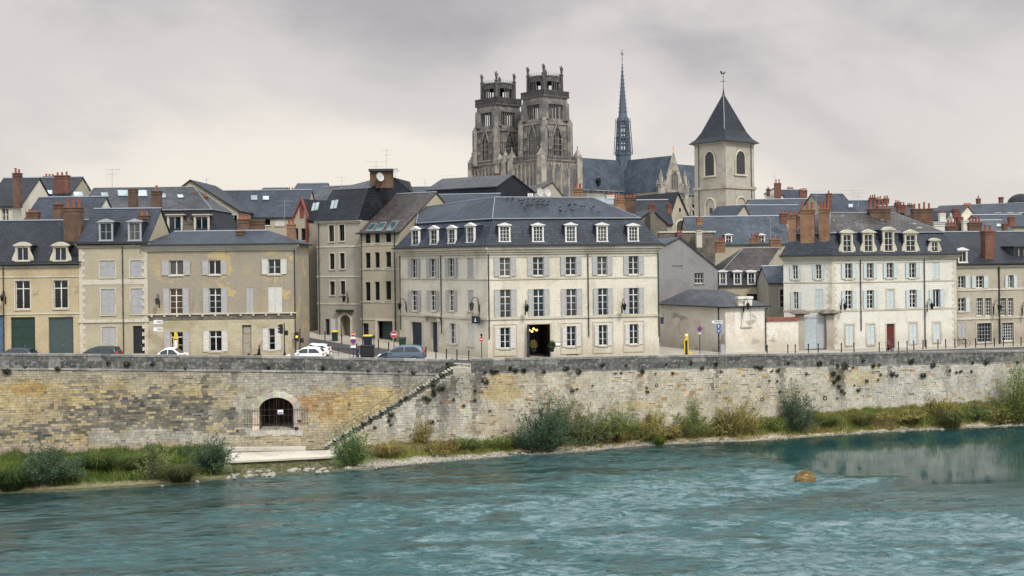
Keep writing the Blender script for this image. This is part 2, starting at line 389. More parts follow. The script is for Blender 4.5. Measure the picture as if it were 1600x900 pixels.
def glass(name, base, rough=0.07, curtain=0.0):
 t = NT(name); n = t.noise(t.map((0.6, 0.3, 1)), 1.0, 3)
 oi = t.n('ShaderNodeObjectInfo')
 c = t.val(base, n, 0.6, 1.5)
 if curtain:   # some windows have pale net curtains behind the glass
  lace = t.noise(t.map((14, 0.6, 1)), 1.0, 2)
  cur = t.val((0.075, 0.075, 0.072), lace, 0.7, 1.25)
  f = t.ramp(oi.outputs['Random'], 1 - curtain, 1 - curtain + 0.25, 0, 0.85)
  c = t.mix(f, c, cur)
 return t.done(c, rough, 0, 0.35)
M['glass'] = glass('window glass', (0.004, 0.006, 0.008), curtain=0.3)
M['glass_blue'] = glass('blue tinted window glass', (0.005, 0.014, 0.022), curtain=0.22)
M['glass_lit'] = glass('window glass with warm blinds', (0.05, 0.028, 0.014))
M['glass_sky'] = glass('skylight glass', (0.24, 0.29, 0.31), 0.15)
M['glass_green'] = glass('greenish skylight glass', (0.03, 0.06, 0.065), 0.1)
M['car_glass'] = plain('car glass', (0.012, 0.02, 0.025), 0.05, spec=0.6)
def paint(name, col, metal=0.0):
 t = NT(name); n = t.noise(t.map((1, 1, 1)), 2.0, 3)
 t.p.inputs['Coat Weight'].default_value = 0.25; t.p.inputs['Coat Roughness'].default_value = 0.05
 return t.done(t.val(col, n, 0.93, 1.05), 0.35, metal, 0.3)
M['car_white'] = paint('white car paint', (0.68, 0.70, 0.72))
M['car_dark'] = paint('dark blue-green car paint', (0.014, 0.022, 0.027))
M['car_black'] = paint('blue-black car paint', (0.016, 0.026, 0.045))
M['car_bluegrey'] = paint('blue-grey car paint', (0.085, 0.12, 0.17), 0.3)
M['lamp_red'] = plain('tail light', (0.45, 0.02, 0.02), 0.2)
M['lamp_clear'] = plain('headlight', (0.6, 0.62, 0.62), 0.1)
def emit(name, col, s):
 t = NT(name); t.p.inputs['Emission Color'].default_value = (*col, 1); t.p.inputs['Emission Strength'].default_value = s
 return t.done(col, 0.5)
M['glow_warm'] = emit('warm lamp light', (1.0, 0.5, 0.12), 2.0)
M['glow_amber'] = emit('lit amber signal', (1.0, 0.25, 0.02), 2.0)
def attr_mat(name, rough=0.85, lo=0.8, hi=1.2, nsc=3.0, trans=0.0, spec=0.2, bump=0.0):
 t = NT(name); a = t.n('ShaderNodeAttribute', attribute_name='Col')
 n = t.noise(t.map((1, 1, 1)), nsc, 6, 0.65); c = t.val(a.outputs['Color'], n, lo, hi)
 if bump: t.bump(n, bump, 0.02)
 m = t.done(c, rough, 0, spec)
 if trans:
  tr = t.n('ShaderNodeBsdfTranslucent'); t.t.links.new(c, tr.inputs[0])
  mx = t.n('ShaderNodeMixShader'); mx.inputs[0].default_value = trans
  t.t.links.new(t.p.outputs[0], mx.inputs[1]); t.t.links.new(tr.outputs[0], mx.inputs[2]); t.t.links.new(mx.outputs[0], t.out.inputs[0])
 return m
M['leaf'] = attr_mat('leaves', 0.75, 0.8, 1.2, 0.6, 0.35)
def masonry_mat(name, soot, sharp, lichen=None):
 t = NT(name); a = t.n('ShaderNodeAttribute', attribute_name='Col').outputs['Color']; uv = t.map((1, 1, 1))
 c = t.val(a, t.noise(uv, 3.2, 7, 0.72), 0.76, 1.22); c = t.val(c, t.noise(t.map((1, 1, 1), loc=(4, 8, 0)), 0.55, 6, 0.66), 0.72, 1.22)
 st = t.math('MULTIPLY', t.ramp(t.noise(t.map((1.5, 0.16, 1)), 1.0, 6, 0.68), 0.5, 0.72), t.ramp(t.noise(uv, 0.35, 5, 0.7), 0.38, 0.68))
 c = t.mix(t.math('MULTIPLY', st, soot), c, (0.075, 0.07, 0.062))
 if lichen: c = t.mix(t.ramp(t.noise(t.map((1, 1, 1), loc=(2, 3, 0)), 2.6, 8, 0.75), 0.5, 0.62, 0, 0.7), c, lichen)
 t.bump(t.noise(uv, 7.0, 5, 0.7), 0.5, 0.02)
 return t.done(c, 0.92, 0, 0.15)
M['stone_blocks'] = masonry_mat('weathered quay masonry', 0.55, 1)
M['parapet_stone'] = masonry_mat('sooty parapet stone', 0.6, 1, (0.30, 0.29, 0.26))
M['bank'] = attr_mat('bank soil and shingle', 0.95, 0.6, 1.4, 2.2, bump=0.6)
M['bark'] = plain('willow stems', (0.06, 0.05, 0.035), 0.9)
M['rock'] = plaster('pale river rock', (0.29, 0.27, 0.235), (0.19, 0.175, 0.15), (0.16, 0.15, 0.12), scale=1.3, streak=0.4)
M['tuft'] = plain('dark wall plants', (0.022, 0.028, 0.016), 0.9, var=0.4)
M['hay'] = plain('dry straw', (0.22, 0.155, 0.07), 0.9, var=0.35, scale=6)
# ================================================================== THE SETTING
WATER_Z = -7.5
LPL = [XY(-420, 94.5), XY(-120, 95.6), XY(0, 96.3), XY(300, 97.8), XY(520, 98.9), XY(740, 100.2), XY(760, 100.4)]   # rear face of the quay, left half
RPL = [XY(505, 97.2), XY(740, 98.6), XY(900, 100.6), XY(1060, 103), XY(1200, 105.3), XY(1400, 109), XY(1600, 113.2), XY(1720, 116), XY(2000, 123)]
def ypl(X, pl):
 return pw(X, pl) if pl[0][0] <= X <= pl[-1][0] else (pl[0][1] if X < pl[0][0] else pl[-1][1])
class Line:
 def __init__(s, pl):
  s.p = [Vector((*a, 0)) for a in pl]; s.L = [0]
  for a, b in zip(s.p, s.p[1:]): s.L.append(s.L[-1] + (b - a).length)
 def at(s, d):
  for i in range(len(s.p) - 1):
   if d <= s.L[i + 1] or i == len(s.p) - 2:
    a, b = s.p[i], s.p[i + 1]; t = (b - a).normalized(); return a + t * (d - s.L[i]), t
 def of_px(s, px):
  lo, hi = 0, s.L[-1]
  for _ in range(40):
   m = (lo + hi) / 2; q = s.at(m)[0]
   if pix(q.x, q.y, 0)[0] < px: lo = m
   else: hi = m
  return lo
 def z_of(s, px, py):
  q, _ = s.at(s.of_px(px)); return P(px, py, q.y).z
LL, RL = Line(LPL), Line(RPL)
PAR_TOP = [(-420, 549), (0, 552), (300, 555), (480, 557), (600, 560), (700, 562), (735, 560.5), (900, 558), (1060, 555), (1200, 553), (1400, 550), (1600, 547), (2000, 541)]
def par_z(px, line):
 return line.z_of(px, pw(px, PAR_TOP))

def zr(X): return pw(X, [(-80, 0.6), (-49, 0.5), (-31, 0.2), (-10, 0.0), (12.5, -0.35), (40, -0.6), (60, -0.75), (120, -0.9)])
def gz(X, Y):
 k = 0.058 * (1 - sm(-13, -7, X)) * sm(-34, -26, X)
 z = zr(X) + max(0.0, min(Y, 175) - 110) * k
 return z + 12 * sm(140, 430, Y) * (1 if k < 0.02 else 0.75)

def quay_front(X):
 return ypl(X, LPL) if X < XY(735, 98.6)[0] else ypl(X, RPL)
# --- ground sheet behind the quay, out to the horizon
def ground_sheet():
 xs = sorted(set([-3000, -1500, -700, -350, -200, -140, -100, -80] + list(np.arange(-70, 90, 1.5)) + [100, 130, 170, 250, 400, 800, 1600, 3000]))
 offs = [0.3, 2, 4, 6, 8, 10, 12, 14, 17, 20, 24, 28, 34, 42, 55, 70, 95, 130, 180, 260, 340, 480, 800, 1600, 4500]
 V = []; Fc = []
 for x in xs:
  y0 = quay_front(max(-75, min(90, x)))
  for o in offs: V.append((x, y0 + o, gz(max(-300, min(300, x)), y0 + o)))
 n = len(offs)
 for i in range(len(xs) - 1):
  for j in range(n - 1):
   Fc.append([i * n + j, (i + 1) * n + j, (i + 1) * n + j + 1, i * n + j + 1])
 o = raw_mesh('ground', V, Fc, M['paving'], uv=True); tag(o, kind='structure')
ground_sheet()
def strip(name, xs, ya, yb, dz, mat, kerb=0.0, kind='structure'):
 """a sheet that follows the ground between two lines ya(x), yb(x)"""
 mb = MB()
 for x0, x1 in zip(xs, xs[1:]):
  n = 6
  for k in range(n):
   q = []
   for x, t in ((x0, k / n), (x1, k / n), (x1, (k + 1) / n), (x0, (k + 1) / n)):
    y = lerp(ya(x), yb(x), t); q.append((x, y, gz(x, y) + dz))
   mb.poly(q)
  if kerb:
   a, b = (x0, ya(x0)), (x1, ya(x1))
   mb.poly([(a[0], a[1], gz(*a) + dz - kerb), (b[0], b[1], gz(*b) + dz - kerb), (b[0], b[1], gz(*b) + dz), (a[0], a[1], gz(*a) + dz)])
 o = mb.build(name, mat); tag(o, kind=kind); return o
xs_all = list(np.arange(-72, 91, 3.0))
strip('road', xs_all, lambda x: quay_front(x) + 1.6, lambda x: quay_front(x) + (6.2 if x < 10 else 6.0), 0.006, M['asphalt'])
strip('pavement', xs_all, lambda x: quay_front(x) + (6.3 if x < 10 else 6.1), lambda x: quay_front(x) + 40, 0.13, M['paving'], kerb=0.13) if False else None
strip('river_walk', xs_all, lambda x: quay_front(x) + 0.45, lambda x: quay_front(x) + 1.5, 0.12, M['paving'])
# side street climbing away to the upper left between the corner houses
def side_street():
 mb = MB(); a = [P(640, 556, 107.5), P(560, 548, 110), P(520, 540, 114), P(470, 528, 120), P(430, 520, 126)]
 b = [P(660, 552, 110.5), P(595, 547, 115.5), P(540, 538, 118.5), P(480, 526, 124.5), P(440, 518, 131)]
 a = [(p.x, p.y) for p in a]; b = [(p.x, p.y) for p in b]
 for i in range(4):
  for k in range(4):
   q = []
   for u, v in ((i, k / 4), (i, (k + 1) / 4), (i + 1, (k + 1) / 4), (i + 1, k / 4)):
    x = lerp(a[u][0], b[u][0], v); y = lerp(a[u][1], b[u][1], v); q.append((x, y, gz(x, y) + 0.012))
   mb.poly(q)
 tag(mb.build('side_street', M['asphalt']), kind='structure')
side_street()

# ------------------------------------------------------------------ quay wall, stone by stone
def ell(px, py, cx, cy, rx, ry, nz=0.45, seed=0.0):
 d = math.hypot((px - cx) / rx, (py - cy) / ry)
 d += nz * mnoise.noise((px * 0.035 + seed, py * 0.05, seed)) * 1.6
 return 1 - sm(0.75, 1.15, d)
def mixc(a, b, t): return tuple(lerp(x, y, t) for x, y in zip(a, b))
TAN, PALE, YEL, ORG, GRY, DRK, PNK = (0.335, 0.29, 0.205), (0.43, 0.40, 0.335), (0.39, 0.305, 0.155), (0.33, 0.185, 0.07), (0.26, 0.25, 0.225), (0.105, 0.104, 0.1), (0.36, 0.29, 0.235)
STREAK = [(746, 585, 640, 5), (741, 590, 690, 3), (655, 625, 690, 3), (668, 615, 665, 3), (690, 605, 690, 7), (697, 600, 660, 5), (675, 600, 625, 4), (709, 590, 665, 5), (752, 588, 610, 4), (612, 655, 690, 5),
          (1310, 572, 625, 4), (1316, 580, 640, 4), (1222, 575, 625, 4), (1300, 575, 610, 3), (1000, 575, 610, 3), (545, 585, 610, 4), (620, 580, 600, 5), (365, 585, 610, 4), (150, 590, 640, 3), (320, 590, 630, 4), (840, 580, 640, 3), (1120, 575, 620, 3), (1480, 565, 610, 4), (890, 575, 640, 3), (1390, 570, 600, 3)]
def stone_col(px, py, right):
 r = random.random(); n = mnoise.noise((px * 0.02, py * 0.03, 3.1)); n2 = mnoise.noise((px * 0.009, py * 0.018, 8.0))
 if right:
  c = mixc(PALE, TAN, min(1, max(0, 0.22 + 0.5 * n)))
  c = mixc(c, (0.40, 0.395, 0.365), sm(1150, 1450, px) * 0.75)
  c = mixc(c, (0.42, 0.405, 0.37), ell(px, py, 660, 640, 90, 45, seed=2) * 0.6)
  c = mixc(c, GRY, ell(px, py, 690, 600, 60, 28, seed=1) * 0.5)
  c = mixc(c, YEL, ell(px, py, 785, 610, 32, 34, seed=3) * 0.75)
  c = mixc(c, (0.33, 0.265, 0.185), ell(px, py, 775, 665, 45, 22, seed=4) * 0.6)
  c = mixc(c, YEL, ell(px, py, 1330, 590, 45, 12, seed=5) * 0.5 + ell(px, py, 990, 635, 40, 7, seed=6) * 0.7)
  if r < 0.02 and py < 640: c = mixc(c, ORG, random.uniform(0.5, 1))
  elif r < 0.032: c = mixc(c, (0.2, 0.15, 0.12), random.uniform(0.5, 1))
  elif r < 0.12: c = mixc(c, YEL, 0.6)
  c = mixc(c, (0.43, 0.405, 0.36), sm(0.1, 0.5, n2) * 0.5)
 else:
  c = mixc(TAN, YEL, min(1, max(0, 0.15 + 0.7 * n)))
  c = mixc(c, (0.30, 0.275, 0.22), (1 - sm(585, 612, py)) * 0.75)                       # greyer top courses
  c = mixc(c, YEL, ell(px, py, 60, 622, 170, 32, seed=1) * (0.6 if r < 0.6 else 0.1))
  c = mixc(c, (0.35, 0.22, 0.075), ell(px, py, 40, 608, 55, 10, seed=2) * 0.7)
  d = max(ell(px, py, 275, 648, 85, 36, seed=3), 0.75 * ell(px, py, 150, 655, 70, 40, seed=4), 0.8 * ell(px, py, 375, 658, 34, 30, seed=5), 0.6 * ell(px, py, 35, 672, 60, 18, seed=9), 0.6 * ell(px, py, 215, 625, 60, 18, seed=19))
  if r < d * 0.8: c = mixc(c, mixc((0.075, 0.074, 0.072), (0.165, 0.16, 0.15), random.random() ** 1.3), random.uniform(0.65, 1))
  elif r > 0.93: c = mixc(c, DRK, 0.45)
  c = mixc(c, (0.36, 0.345, 0.31), ell(px, py, 250, 683, 130, 13, seed=6) * 0.8)
  c = mixc(c, PNK, sm(688, 700, py) * 0.7 * (1 - sm(330, 420, px)))
  c = mixc(c, (0.34, 0.325, 0.28), ell(px, py, 425, 620, 75, 48, seed=7) * 0.75)
  c = mixc(c, (0.38, 0.33, 0.24), ell(px, py, 430, 692, 80, 14, seed=17) * 0.7)
  c = mixc(c, ORG, ell(px, py, 512, 630, 42, 24, seed=8) * (0.8 if r < 0.5 else 0.3))
  c = mixc(c, YEL, ell(px, py, 590, 635, 62, 38, seed=10) * 0.8)
  c = mixc(c, (0.29, 0.275, 0.25), ell(px, py, 560, 592, 160, 14, seed=11) * 0.8)
  if 480 < px < 700 and r < 0.03: c = GRY
 for sx, y0, y1, w in STREAK:
  if abs(px - sx) < w * 1.9 and y0 - 4 < py < y1 and (sx > 600) == right or abs(px - sx) < w and y0 < py < y1:
   c = mixc(c, (0.07, 0.068, 0.064), 0.85 * (1 - abs(px - sx) / (w * 1.9)) * (1 - 0.6 * sm(y0, y1, py)))
 k = random.uniform(0.93, 1.07) if right else random.uniform(0.86, 1.14)
 return tuple(max(0.02, x * k) for x in c)

quay = thing('quay_wall', 'long stone quay wall of pale and soot-blackened blocks along the river', 'quay wall', (P(740, 700, 98).x, 98.4, -7.0))
def masonry(line, s0, s1, zlo, ztop, skip, right, name, ch=(0.19, 0.25), cw=(0.28, 0.66), prot=0.03, colf=None):
 mb = MB(); z = zlo
 while z < 3:
  h = random.uniform(*ch); s = s0 - random.uniform(0, 0.5)
  while s < s1:
   w = random.uniform(*cw); a = max(s, s0); b = min(s + w, s1); s += w
   if b - a < 0.06: continue
   m = (a + b) / 2; zt = ztop(m)
   if z > zt - 0.06: continue
   z1 = min(z + h, zt)
   if skip(m, (z + z1) / 2): continue
   p0, t = line.at(a); p1, _ = line.at(b); nin = Vector((-t.y, t.x, 0)); pm = (p0 + p1) / 2
   px, py = pix(pm.x, pm.y, (z + z1) / 2)
   c = (colf or stone_col)(px, py, right)
   g = 0.008; ex = random.uniform(0.0, prot) if random.random() > 0.04 else -0.05
   q0 = p0 + t * g - nin * ex; q1 = p1 - t * g - nin * ex
   f = [(q0.x, q0.y, z + g), (q1.x, q1.y, z + g), (q1.x, q1.y, z1 - g), (q0.x, q0.y, z1 - g)]
   r0 = p0 + nin * 0.06; r1 = p1 + nin * 0.06
   k = [(r0.x, r0.y, z), (r1.x, r1.y, z), (r1.x, r1.y, z1), (r0.x, r0.y, z1)]
   cd = tuple(x * 0.8 for x in c)
   mb.add(f + k, [[0, 1, 2, 3]], c); i = len(mb.V) - 8
   for e in range(4):
    mb.Fc.append([i + e, i + 4 + e, i + 4 + (e + 1) % 4, i + (e + 1) % 4]); mb.C.append(cd); mb.MI.append(0)
  z += h
 return mb.build(name, M['stone_blocks'], quay)
sL = [LL.of_px(-400), LL.of_px(745)]
# arch opening in the left wall
aL, aR = LL.of_px(404), LL.of_px(458); aO0, aO1 = LL.of_px(390), LL.of_px(470)
a_sp, a_top, a_bot = LL.z_of(431, 640), LL.z_of(431, 621), LL.z_of(431, 672)
aC = (aL + aR) / 2; a_hw = (aR - aL) / 2
def arch_z(s, hw, rise, zs):
 d = (s - aC) / hw
 return zs + rise * (math.sqrt(max(0, 1 - d * d))) if abs(d) < 1 else -99
ring = 0.5
def skip_left(s, z):
 if abs(s - aC) < a_hw + ring and a_bot < z < a_sp: return True
 return a_sp <= z < arch_z(s, a_hw + ring, a_top - a_sp + ring, a_sp)
def top_left(s):
 q, _ = LL.at(s); px = pix(q.x, q.y, 0)[0]; return par_z(px, LL) - 1.38
masonry(LL, sL[0], sL[1], -8.2, top_left, skip_left, False, 'stone_face')
st_top, st_bot = RL.of_px(708), RL.of_px(503)
z_st_top = -0.15; z_st_bot = RL.z_of(512, 698)
def stair_line(s): return lerp(z_st_bot, z_st_top, min(1, max(0, (s - st_bot) / (st_top - st_bot))))
s_gap = RL.of_px(736)
def top_right(s):
 if s < s_gap: return stair_line(s) - 0.38
 q, _ = RL.at(s); px = pix(q.x, q.y, 0)[0]; return par_z(px, RL) - 1.32
masonry(RL, st_bot, RL.L[-1] - 0.1, -8.2, top_right, lambda s, z: False, True, 'stone_face')
# parapet: two sooty courses and a coping
def par_col(px, py, right):
 n = mnoise.noise((px * 0.03, py * 0.1, 1.0)); r = random.random()
 c = mixc((0.065, 0.066, 0.07), (0.14, 0.137, 0.13), min(1, max(0, 0.4 + n)))
 if r > 0.94: c = mixc(c, (0.3, 0.29, 0.26), 0.35)
 return c
def parapet(line, s0, s1, right, drop):
 def top(s):
  q, _ = line.at(s); px = pix(q.x, q.y, 0)[0]; return par_z(px, line)
 mb = MB(); s = s0
 while s < s1 - 0.05:
  w = min(random.uniform(0.9, 1.5), s1 - s); a, b = s, s + w; s += w
  p0, t = line.at(a); p1, _ = line.at(b); nin = Vector((-t.y, t.x, 0)); pm = (p0 + p1) / 2
  za, zb = top(a + 0.01), top(b - 0.01)
  px, py = pix(pm.x, pm.y, za)
  lv = [(-drop, -drop + 0.16, 0.10, 0.5), (-drop + 0.165, -0.62, 0.015, 0.45), (-0.615, -0.2, 0.012, 0.45), (-0.195, 0, 0.055, 0.5)]
  if right: lv[0] = (-drop, -drop + 0.16, 0.02, 0.46)
  for k, (l0, l1, out, dep) in enumerate(lv):
   c = par_col(px + random.uniform(-20, 20), py + 10 * k, right); kk = random.uniform(0.85, 1.15) * ((2.3 if k == 0 and not right else 1.7) if k in (0, 3) else 1); c = tuple(x * kk for x in c)
   g = 0.008; q0 = p0 + t * g; q1 = p1 - t * g
   f0 = q0 - nin * out; f1 = q1 - nin * out; b0 = q0 + nin * dep; b1 = q1 + nin * dep
   mb.frust([(f0.x, f0.y, za + l0), (f1.x, f1.y, zb + l0), (b1.x, b1.y, zb + l0), (b0.x, b0.y, za + l0)],
                     [(f0.x, f0.y, za + l1), (f1.x, f1.y, zb + l1), (b1.x, b1.y, zb + l1), (b0.x, b0.y, za + l1)])
   mb.C += [c] * 6
 return mb.build('parapet', M['parapet_stone'], quay)
parapet(LL, sL[0], LL.of_px(709), False, 1.4)
parapet(RL, s_gap, RL.L[-1] - 0.1, True, 1.34)
# wall behind the stair top is capped by the landing; the arch with its dark passage
def arch_parts():
 n = 18; nin_t = LL.at(aC)[1]; nin = Vector((-nin_t.y, nin_t.x, 0))
 def pt(s, z, d): q, _ = LL.at(s); q = q + nin * d; return (q.x, q.y, z)
 def curve(hw, rise, zs):
  out = [(aC - hw, a_bot)]
  for i in range(n + 1):
   a = math.pi * (1 - i / n); out.append((aC + hw * math.cos(a), zs + rise * math.sin(a)))
  out.append((aC + hw, a_bot)); return out
 inn = curve(a_hw, a_top - a_sp, a_sp); out = curve(a_hw + 0.62, a_top - a_sp + 0.55, a_sp)
 mb = MB()
 for i in range(len(inn) - 1):
  col = random.choice([(0.43, 0.40, 0.33), (0.39, 0.36, 0.3), (0.46, 0.42, 0.34), (0.40, 0.37, 0.32)])
  col = tuple(x * random.uniform(0.9, 1.08) for x in col)
  q = [inn[i], inn[i + 1], out[i + 1], out[i]]
  mb.frust([pt(s, z, -0.07) for s, z in q], [pt(s, z, 0.5) for s, z in q]); mb.C += [col] * 6
 # worn sill under the opening
 for k in range(7):
  a = lerp(aC - a_hw - 0.8, aC + a_hw + 0.8, k / 7); b = lerp(aC - a_hw - 0.8, aC + a_hw + 0.8, (k + 1) / 7) - 0.01
  zz = a_bot - 0.012; z0 = a_bot - random.uniform(0.35, 0.6)
  mb.frust([pt(a, z0, -0.05), pt(b, z0, -0.05), pt(b, z0, 0.5), pt(a, z0, 0.5)], [pt(a, zz, -0.07), pt(b, zz, -0.07), pt(b, zz, 0.5), pt(a, zz, 0.5)]); mb.C += [(0.42, 0.4, 0.36)] * 6
 mb.build('arch_surround', M['stone_blocks'], quay)
 tn = MB(); q = curve(a_hw + 0.02, a_top - a_sp + 0.02, a_sp)
 for i in range(len(q) - 1):
  tn.poly([pt(*q[i], 0.45), pt(*q[i + 1], 0.45), pt(*q[i + 1], 6), pt(*q[i], 6)])
 tn.poly([pt(s, z, 6) for s, z in q])
 tn.build('passage', M['rubble'], quay)
 fl = MB(); fl.poly([pt(aC - a_hw, a_bot + 0.02, 0.05), pt(aC + a_hw, a_bot + 0.02, 0.05), pt(aC + a_hw, a_bot + 0.02, 6), pt(aC - a_hw, a_bot + 0.02, 6)])
 fl.build('passage_floor', M['concrete'], quay)
 g = thing('iron_gate', 'rusty barred iron grille closing the arch in the quay wall', 'gate', pt(aC, a_bot, -0.1))
 b = MB()
 x0, x1 = aC - a_hw, aC + a_hw
 for i in range(8):
  s = lerp(x0 + 0.05, x1 - 0.05, i / 7); d = (s - aC) / a_hw; zt = a_sp + (a_top - a_sp) * math.sqrt(max(0, 1 - d * d)) - 0.05
  b.tube(pt(s, a_bot + 0.05, 0.1), pt(s, zt, 0.1), 0.012)
 for z in (a_bot + 0.15, lerp(a_bot, a_top, 0.45), a_sp): b.tube(pt(x0, z, 0.1), pt(x1, z, 0.1), 0.016)
 b.tube(pt(aC, a_bot, 0.1), pt(aC, a_top - 0.05, 0.1), 0.025)
 b.build('bars', M['rust_iron'], g)
 for sg in (-1, 1):
  b = MB()
  for i in range(7):
   s = aC + sg * (a_hw - 0.1 + i * 0.22); b.tube(pt(s, LL.z_of(431, 664), -0.16), pt(s, LL.z_of(431, 637), -0.16), 0.016)
  for z in (LL.z_of(431, 662), LL.z_of(431, 640)): b.tube(pt(aC + sg * (a_hw - 0.12), z, -0.16), pt(aC + sg * (a_hw + 1.35), z, -0.16), 0.02)
  b.build('side_grille', M['rust_iron'], g)
 s0, s1 = LL.of_px(433), LL.of_px(441.5); z0, z1 = LL.z_of(437, 647), LL.z_of(437, 640.5)
 b = MB(); b.frust([pt(s0, z0, 0.03), pt(s1, z0, 0.03), pt(s1, z1, 0.03), pt(s0, z1, 0.03)], [pt(s0, z0, 0.06), pt(s1, z0, 0.06), pt(s1, z1, 0.06), pt(s0, z1, 0.06)])
 sg = b.build('sign_plate', M['sign_white'], g)
 b = MB(); zm = lerp(z0, z1, 0.45); b.poly([pt(lerp(s0, s1, .1), lerp(z0, z1, .12), 0.026), pt(lerp(s0, s1, .9), lerp(z0, z1, .12), 0.026), pt(lerp(s0, s1, .9), zm, 0.026), pt(lerp(s0, s1, .1), zm, 0.026)])
 b.build('sign_band', M['sign_blue'], sg)
arch_parts()
def stair():
 st = thing('river_stair', 'straight stone flight of mossy steps climbing the quay wall to the street', 'stairs', (*RL.at(st_bot)[0][:2], z_st_bot))
 n = 46; mb = MB(); wd = 1.25
 for i in range(n):
  a = lerp(st_bot, st_top, i / n); b = lerp(st_bot, st_top, (i + 1) / n); z1 = lerp(z_st_bot, z_st_top, (i + 1) / n); z0 = z1 - 0.5
  p0, t = RL.at(a); p1, _ = RL.at(b + 0.03); nin = Vector((-t.y, t.x, 0)); o = 0.09
  c = random.choice([(0.34, 0.33, 0.29), (0.29, 0.28, 0.25), (0.38, 0.36, 0.31)])
  q = [p0 - nin * o, p1 - nin * o, p1 + nin * wd, p0 + nin * wd]
  mb.frust([(v.x, v.y, z1 - 0.10) for v in q], [(v.x, v.y, z1) for v in q]); mb.C += [c] * 6
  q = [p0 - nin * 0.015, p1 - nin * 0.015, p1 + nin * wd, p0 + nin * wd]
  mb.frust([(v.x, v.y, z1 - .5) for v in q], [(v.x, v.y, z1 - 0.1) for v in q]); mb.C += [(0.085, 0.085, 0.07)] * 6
 # landing at the top
 a, b = st_top, s_gap; p0, t = RL.at(a); p1, _ = RL.at(b); nin = Vector((-t.y, t.x, 0)); q = [p0 - nin * 0.05, p1 - nin * 0.05, p1 + nin * 1.9, p0 + nin * 1.9]
 mb.frust([(v.x, v.y, z_st_top - 0.5) for v in q], [(v.x, v.y, z_st_top + 0.03) for v in q]); mb.C += [(0.36, 0.33, 0.28)] * 6
 mb.build('steps', M['stone_blocks'], st)
 r = MB(); prev = None
 for i in range(0, 13):
  s = lerp(st_bot + 1.6, st_top, i / 12); p, t = RL.at(s); z = stair_line(s)
  r.tube((p.x, p.y, z), (p.x, p.y, z + 0.92), 0.022)
  if prev is not None:
   for h in (0.92, 0.5): r.tube((prev[0].x, prev[0].y, prev[1] + h), (p.x, p.y, z + h), 0.042 if h > 0.6 else 0.016)
  prev = (p, z)
 p, t = RL.at(s_gap)
 for h in (0.92, 0.5): r.tube((prev[0].x, prev[0].y, prev[1] + h), (p.x, p.y, z_st_top + h), 0.026)
 for f in (0.5, 1): q = prev[0].lerp(p, f); r.tube((q.x, q.y, z_st_top), (q.x, q.y, z_st_top + 0.92), 0.022)
 r.build('handrail', M['rail'], st)
stair()
# drain holes and iron rings: small dark recess stones
for px, py, w in [(315, 641, 5), (266, 636, 3), (1112, 601, 6), (1113, 607, 5), (545, 632, 5), (155, 648, 3), (1190, 624, 7), (1288, 622, 8), (1025, 602, 6), (370, 673, 4)]:
 ln = LL if px < 560 else RL; s = ln.of_px(px); q, t = ln.at(s); nin = Vector((-t.y, t.x, 0)); z = ln.z_of(px, py); r = w / 34
 b = MB()
 for k in range(8):
  a0, a1 = 2 * math.pi * k / 8, 2 * math.pi * (k + 1) / 8
  P4 = [(q + t * (r * f * math.cos(a)) - nin * 0.045, z + r * f * math.sin(a)) for a, f in ((a0, 1), (a1, 1), (a1, 0.6), (a0, 0.6))]
  b.frust([(v.x, v.y, zz) for v, zz in P4], [(v.x + nin.x * 0.1, v.y + nin.y * 0.1, zz) for v, zz in P4])
 b.build('drain_mouth', M['pipe'], quay)

# ------------------------------------------------------------------ river bank
WLINE = [(-420, 792), (-120, 779), (0, 772), (100, 768), (200, 762), (300, 755), (350, 748), (400, 743), (450, 739), (540, 735), (620, 728), (700, 720), (800, 712), (900, 706), (1000, 697), (1100, 691), (1160, 690), (1250, 684), (1350, 677), (1450, 672), (1600, 665), (1720, 660), (2000, 648)]
WBASE = [(-420, 722), (0, 716), (100, 710), (200, 706), (300, 702), (350, 706), (520, 706), (560, 700), (620, 692), (700, 690), (800, 690), (1000, 678), (1150, 672), (1200, 655), (1260, 648), (1400, 640), (1480, 632), (1600, 628), (2000, 606)]
def bank_col(px):
 w = Pz(px, pw(px, WLINE), WATER_Z)
 ln = LL if px < 507 else RL
 s = ln.of_px(px); q, t = ln.at(s); z = P(px, pw(px, WBASE), q.y).z
 return w, Vector((q.x, q.y, max(z, WATER_Z + 0.25)))
BC = {}
def bank_pt(px, v):
 k = round(px)
 if k not in BC: BC[k] = bank_col(k)
 w, b = BC[k]
 if v <= 0: p = w.lerp(b, v); p.z = WATER_Z + v * 2.2; return p
 p = w.lerp(b, v)
 left = 1 - sm(330, 370, px); flat = sm(360, 420, px) * (1 - sm(480, 540, px))
 e = lerp(lerp(1.5, 0.55, left), 3.0, flat)
 hz = b.z - w.z
 right = sm(1180, 1240, px)
 vv = min(v, 1)
 prof = vv ** e
 if right > 0: prof = lerp(prof, 0.12 * vv + 0.88 * sm(0.35, 0.95, vv), right)
 p.z = w.z + hz * prof
 amp = (0.30 * left + 0.14 + 0.22 * right) * (1 - flat * 0.8) * sm(0.0, 0.35, v)
 p.z += amp * (mnoise.noise((p.x * 0.55, p.y * 0.7, 2.0)) + 0.6 * mnoise.noise((p.x * 1.4, p.y * 1.6, 7.0))) + 0.04 * mnoise.noise((p.x * 4, p.y * 4, 1))
 return p
def bank_at(px, py):
 best = None
 for i in range(0, 41):
  v = i / 40; p = bank_pt(px, v); d = abs(pix(*p)[1] - py)
  if best is None or d < best[0]: best = (d, p, v)
 return best[1], best[2]
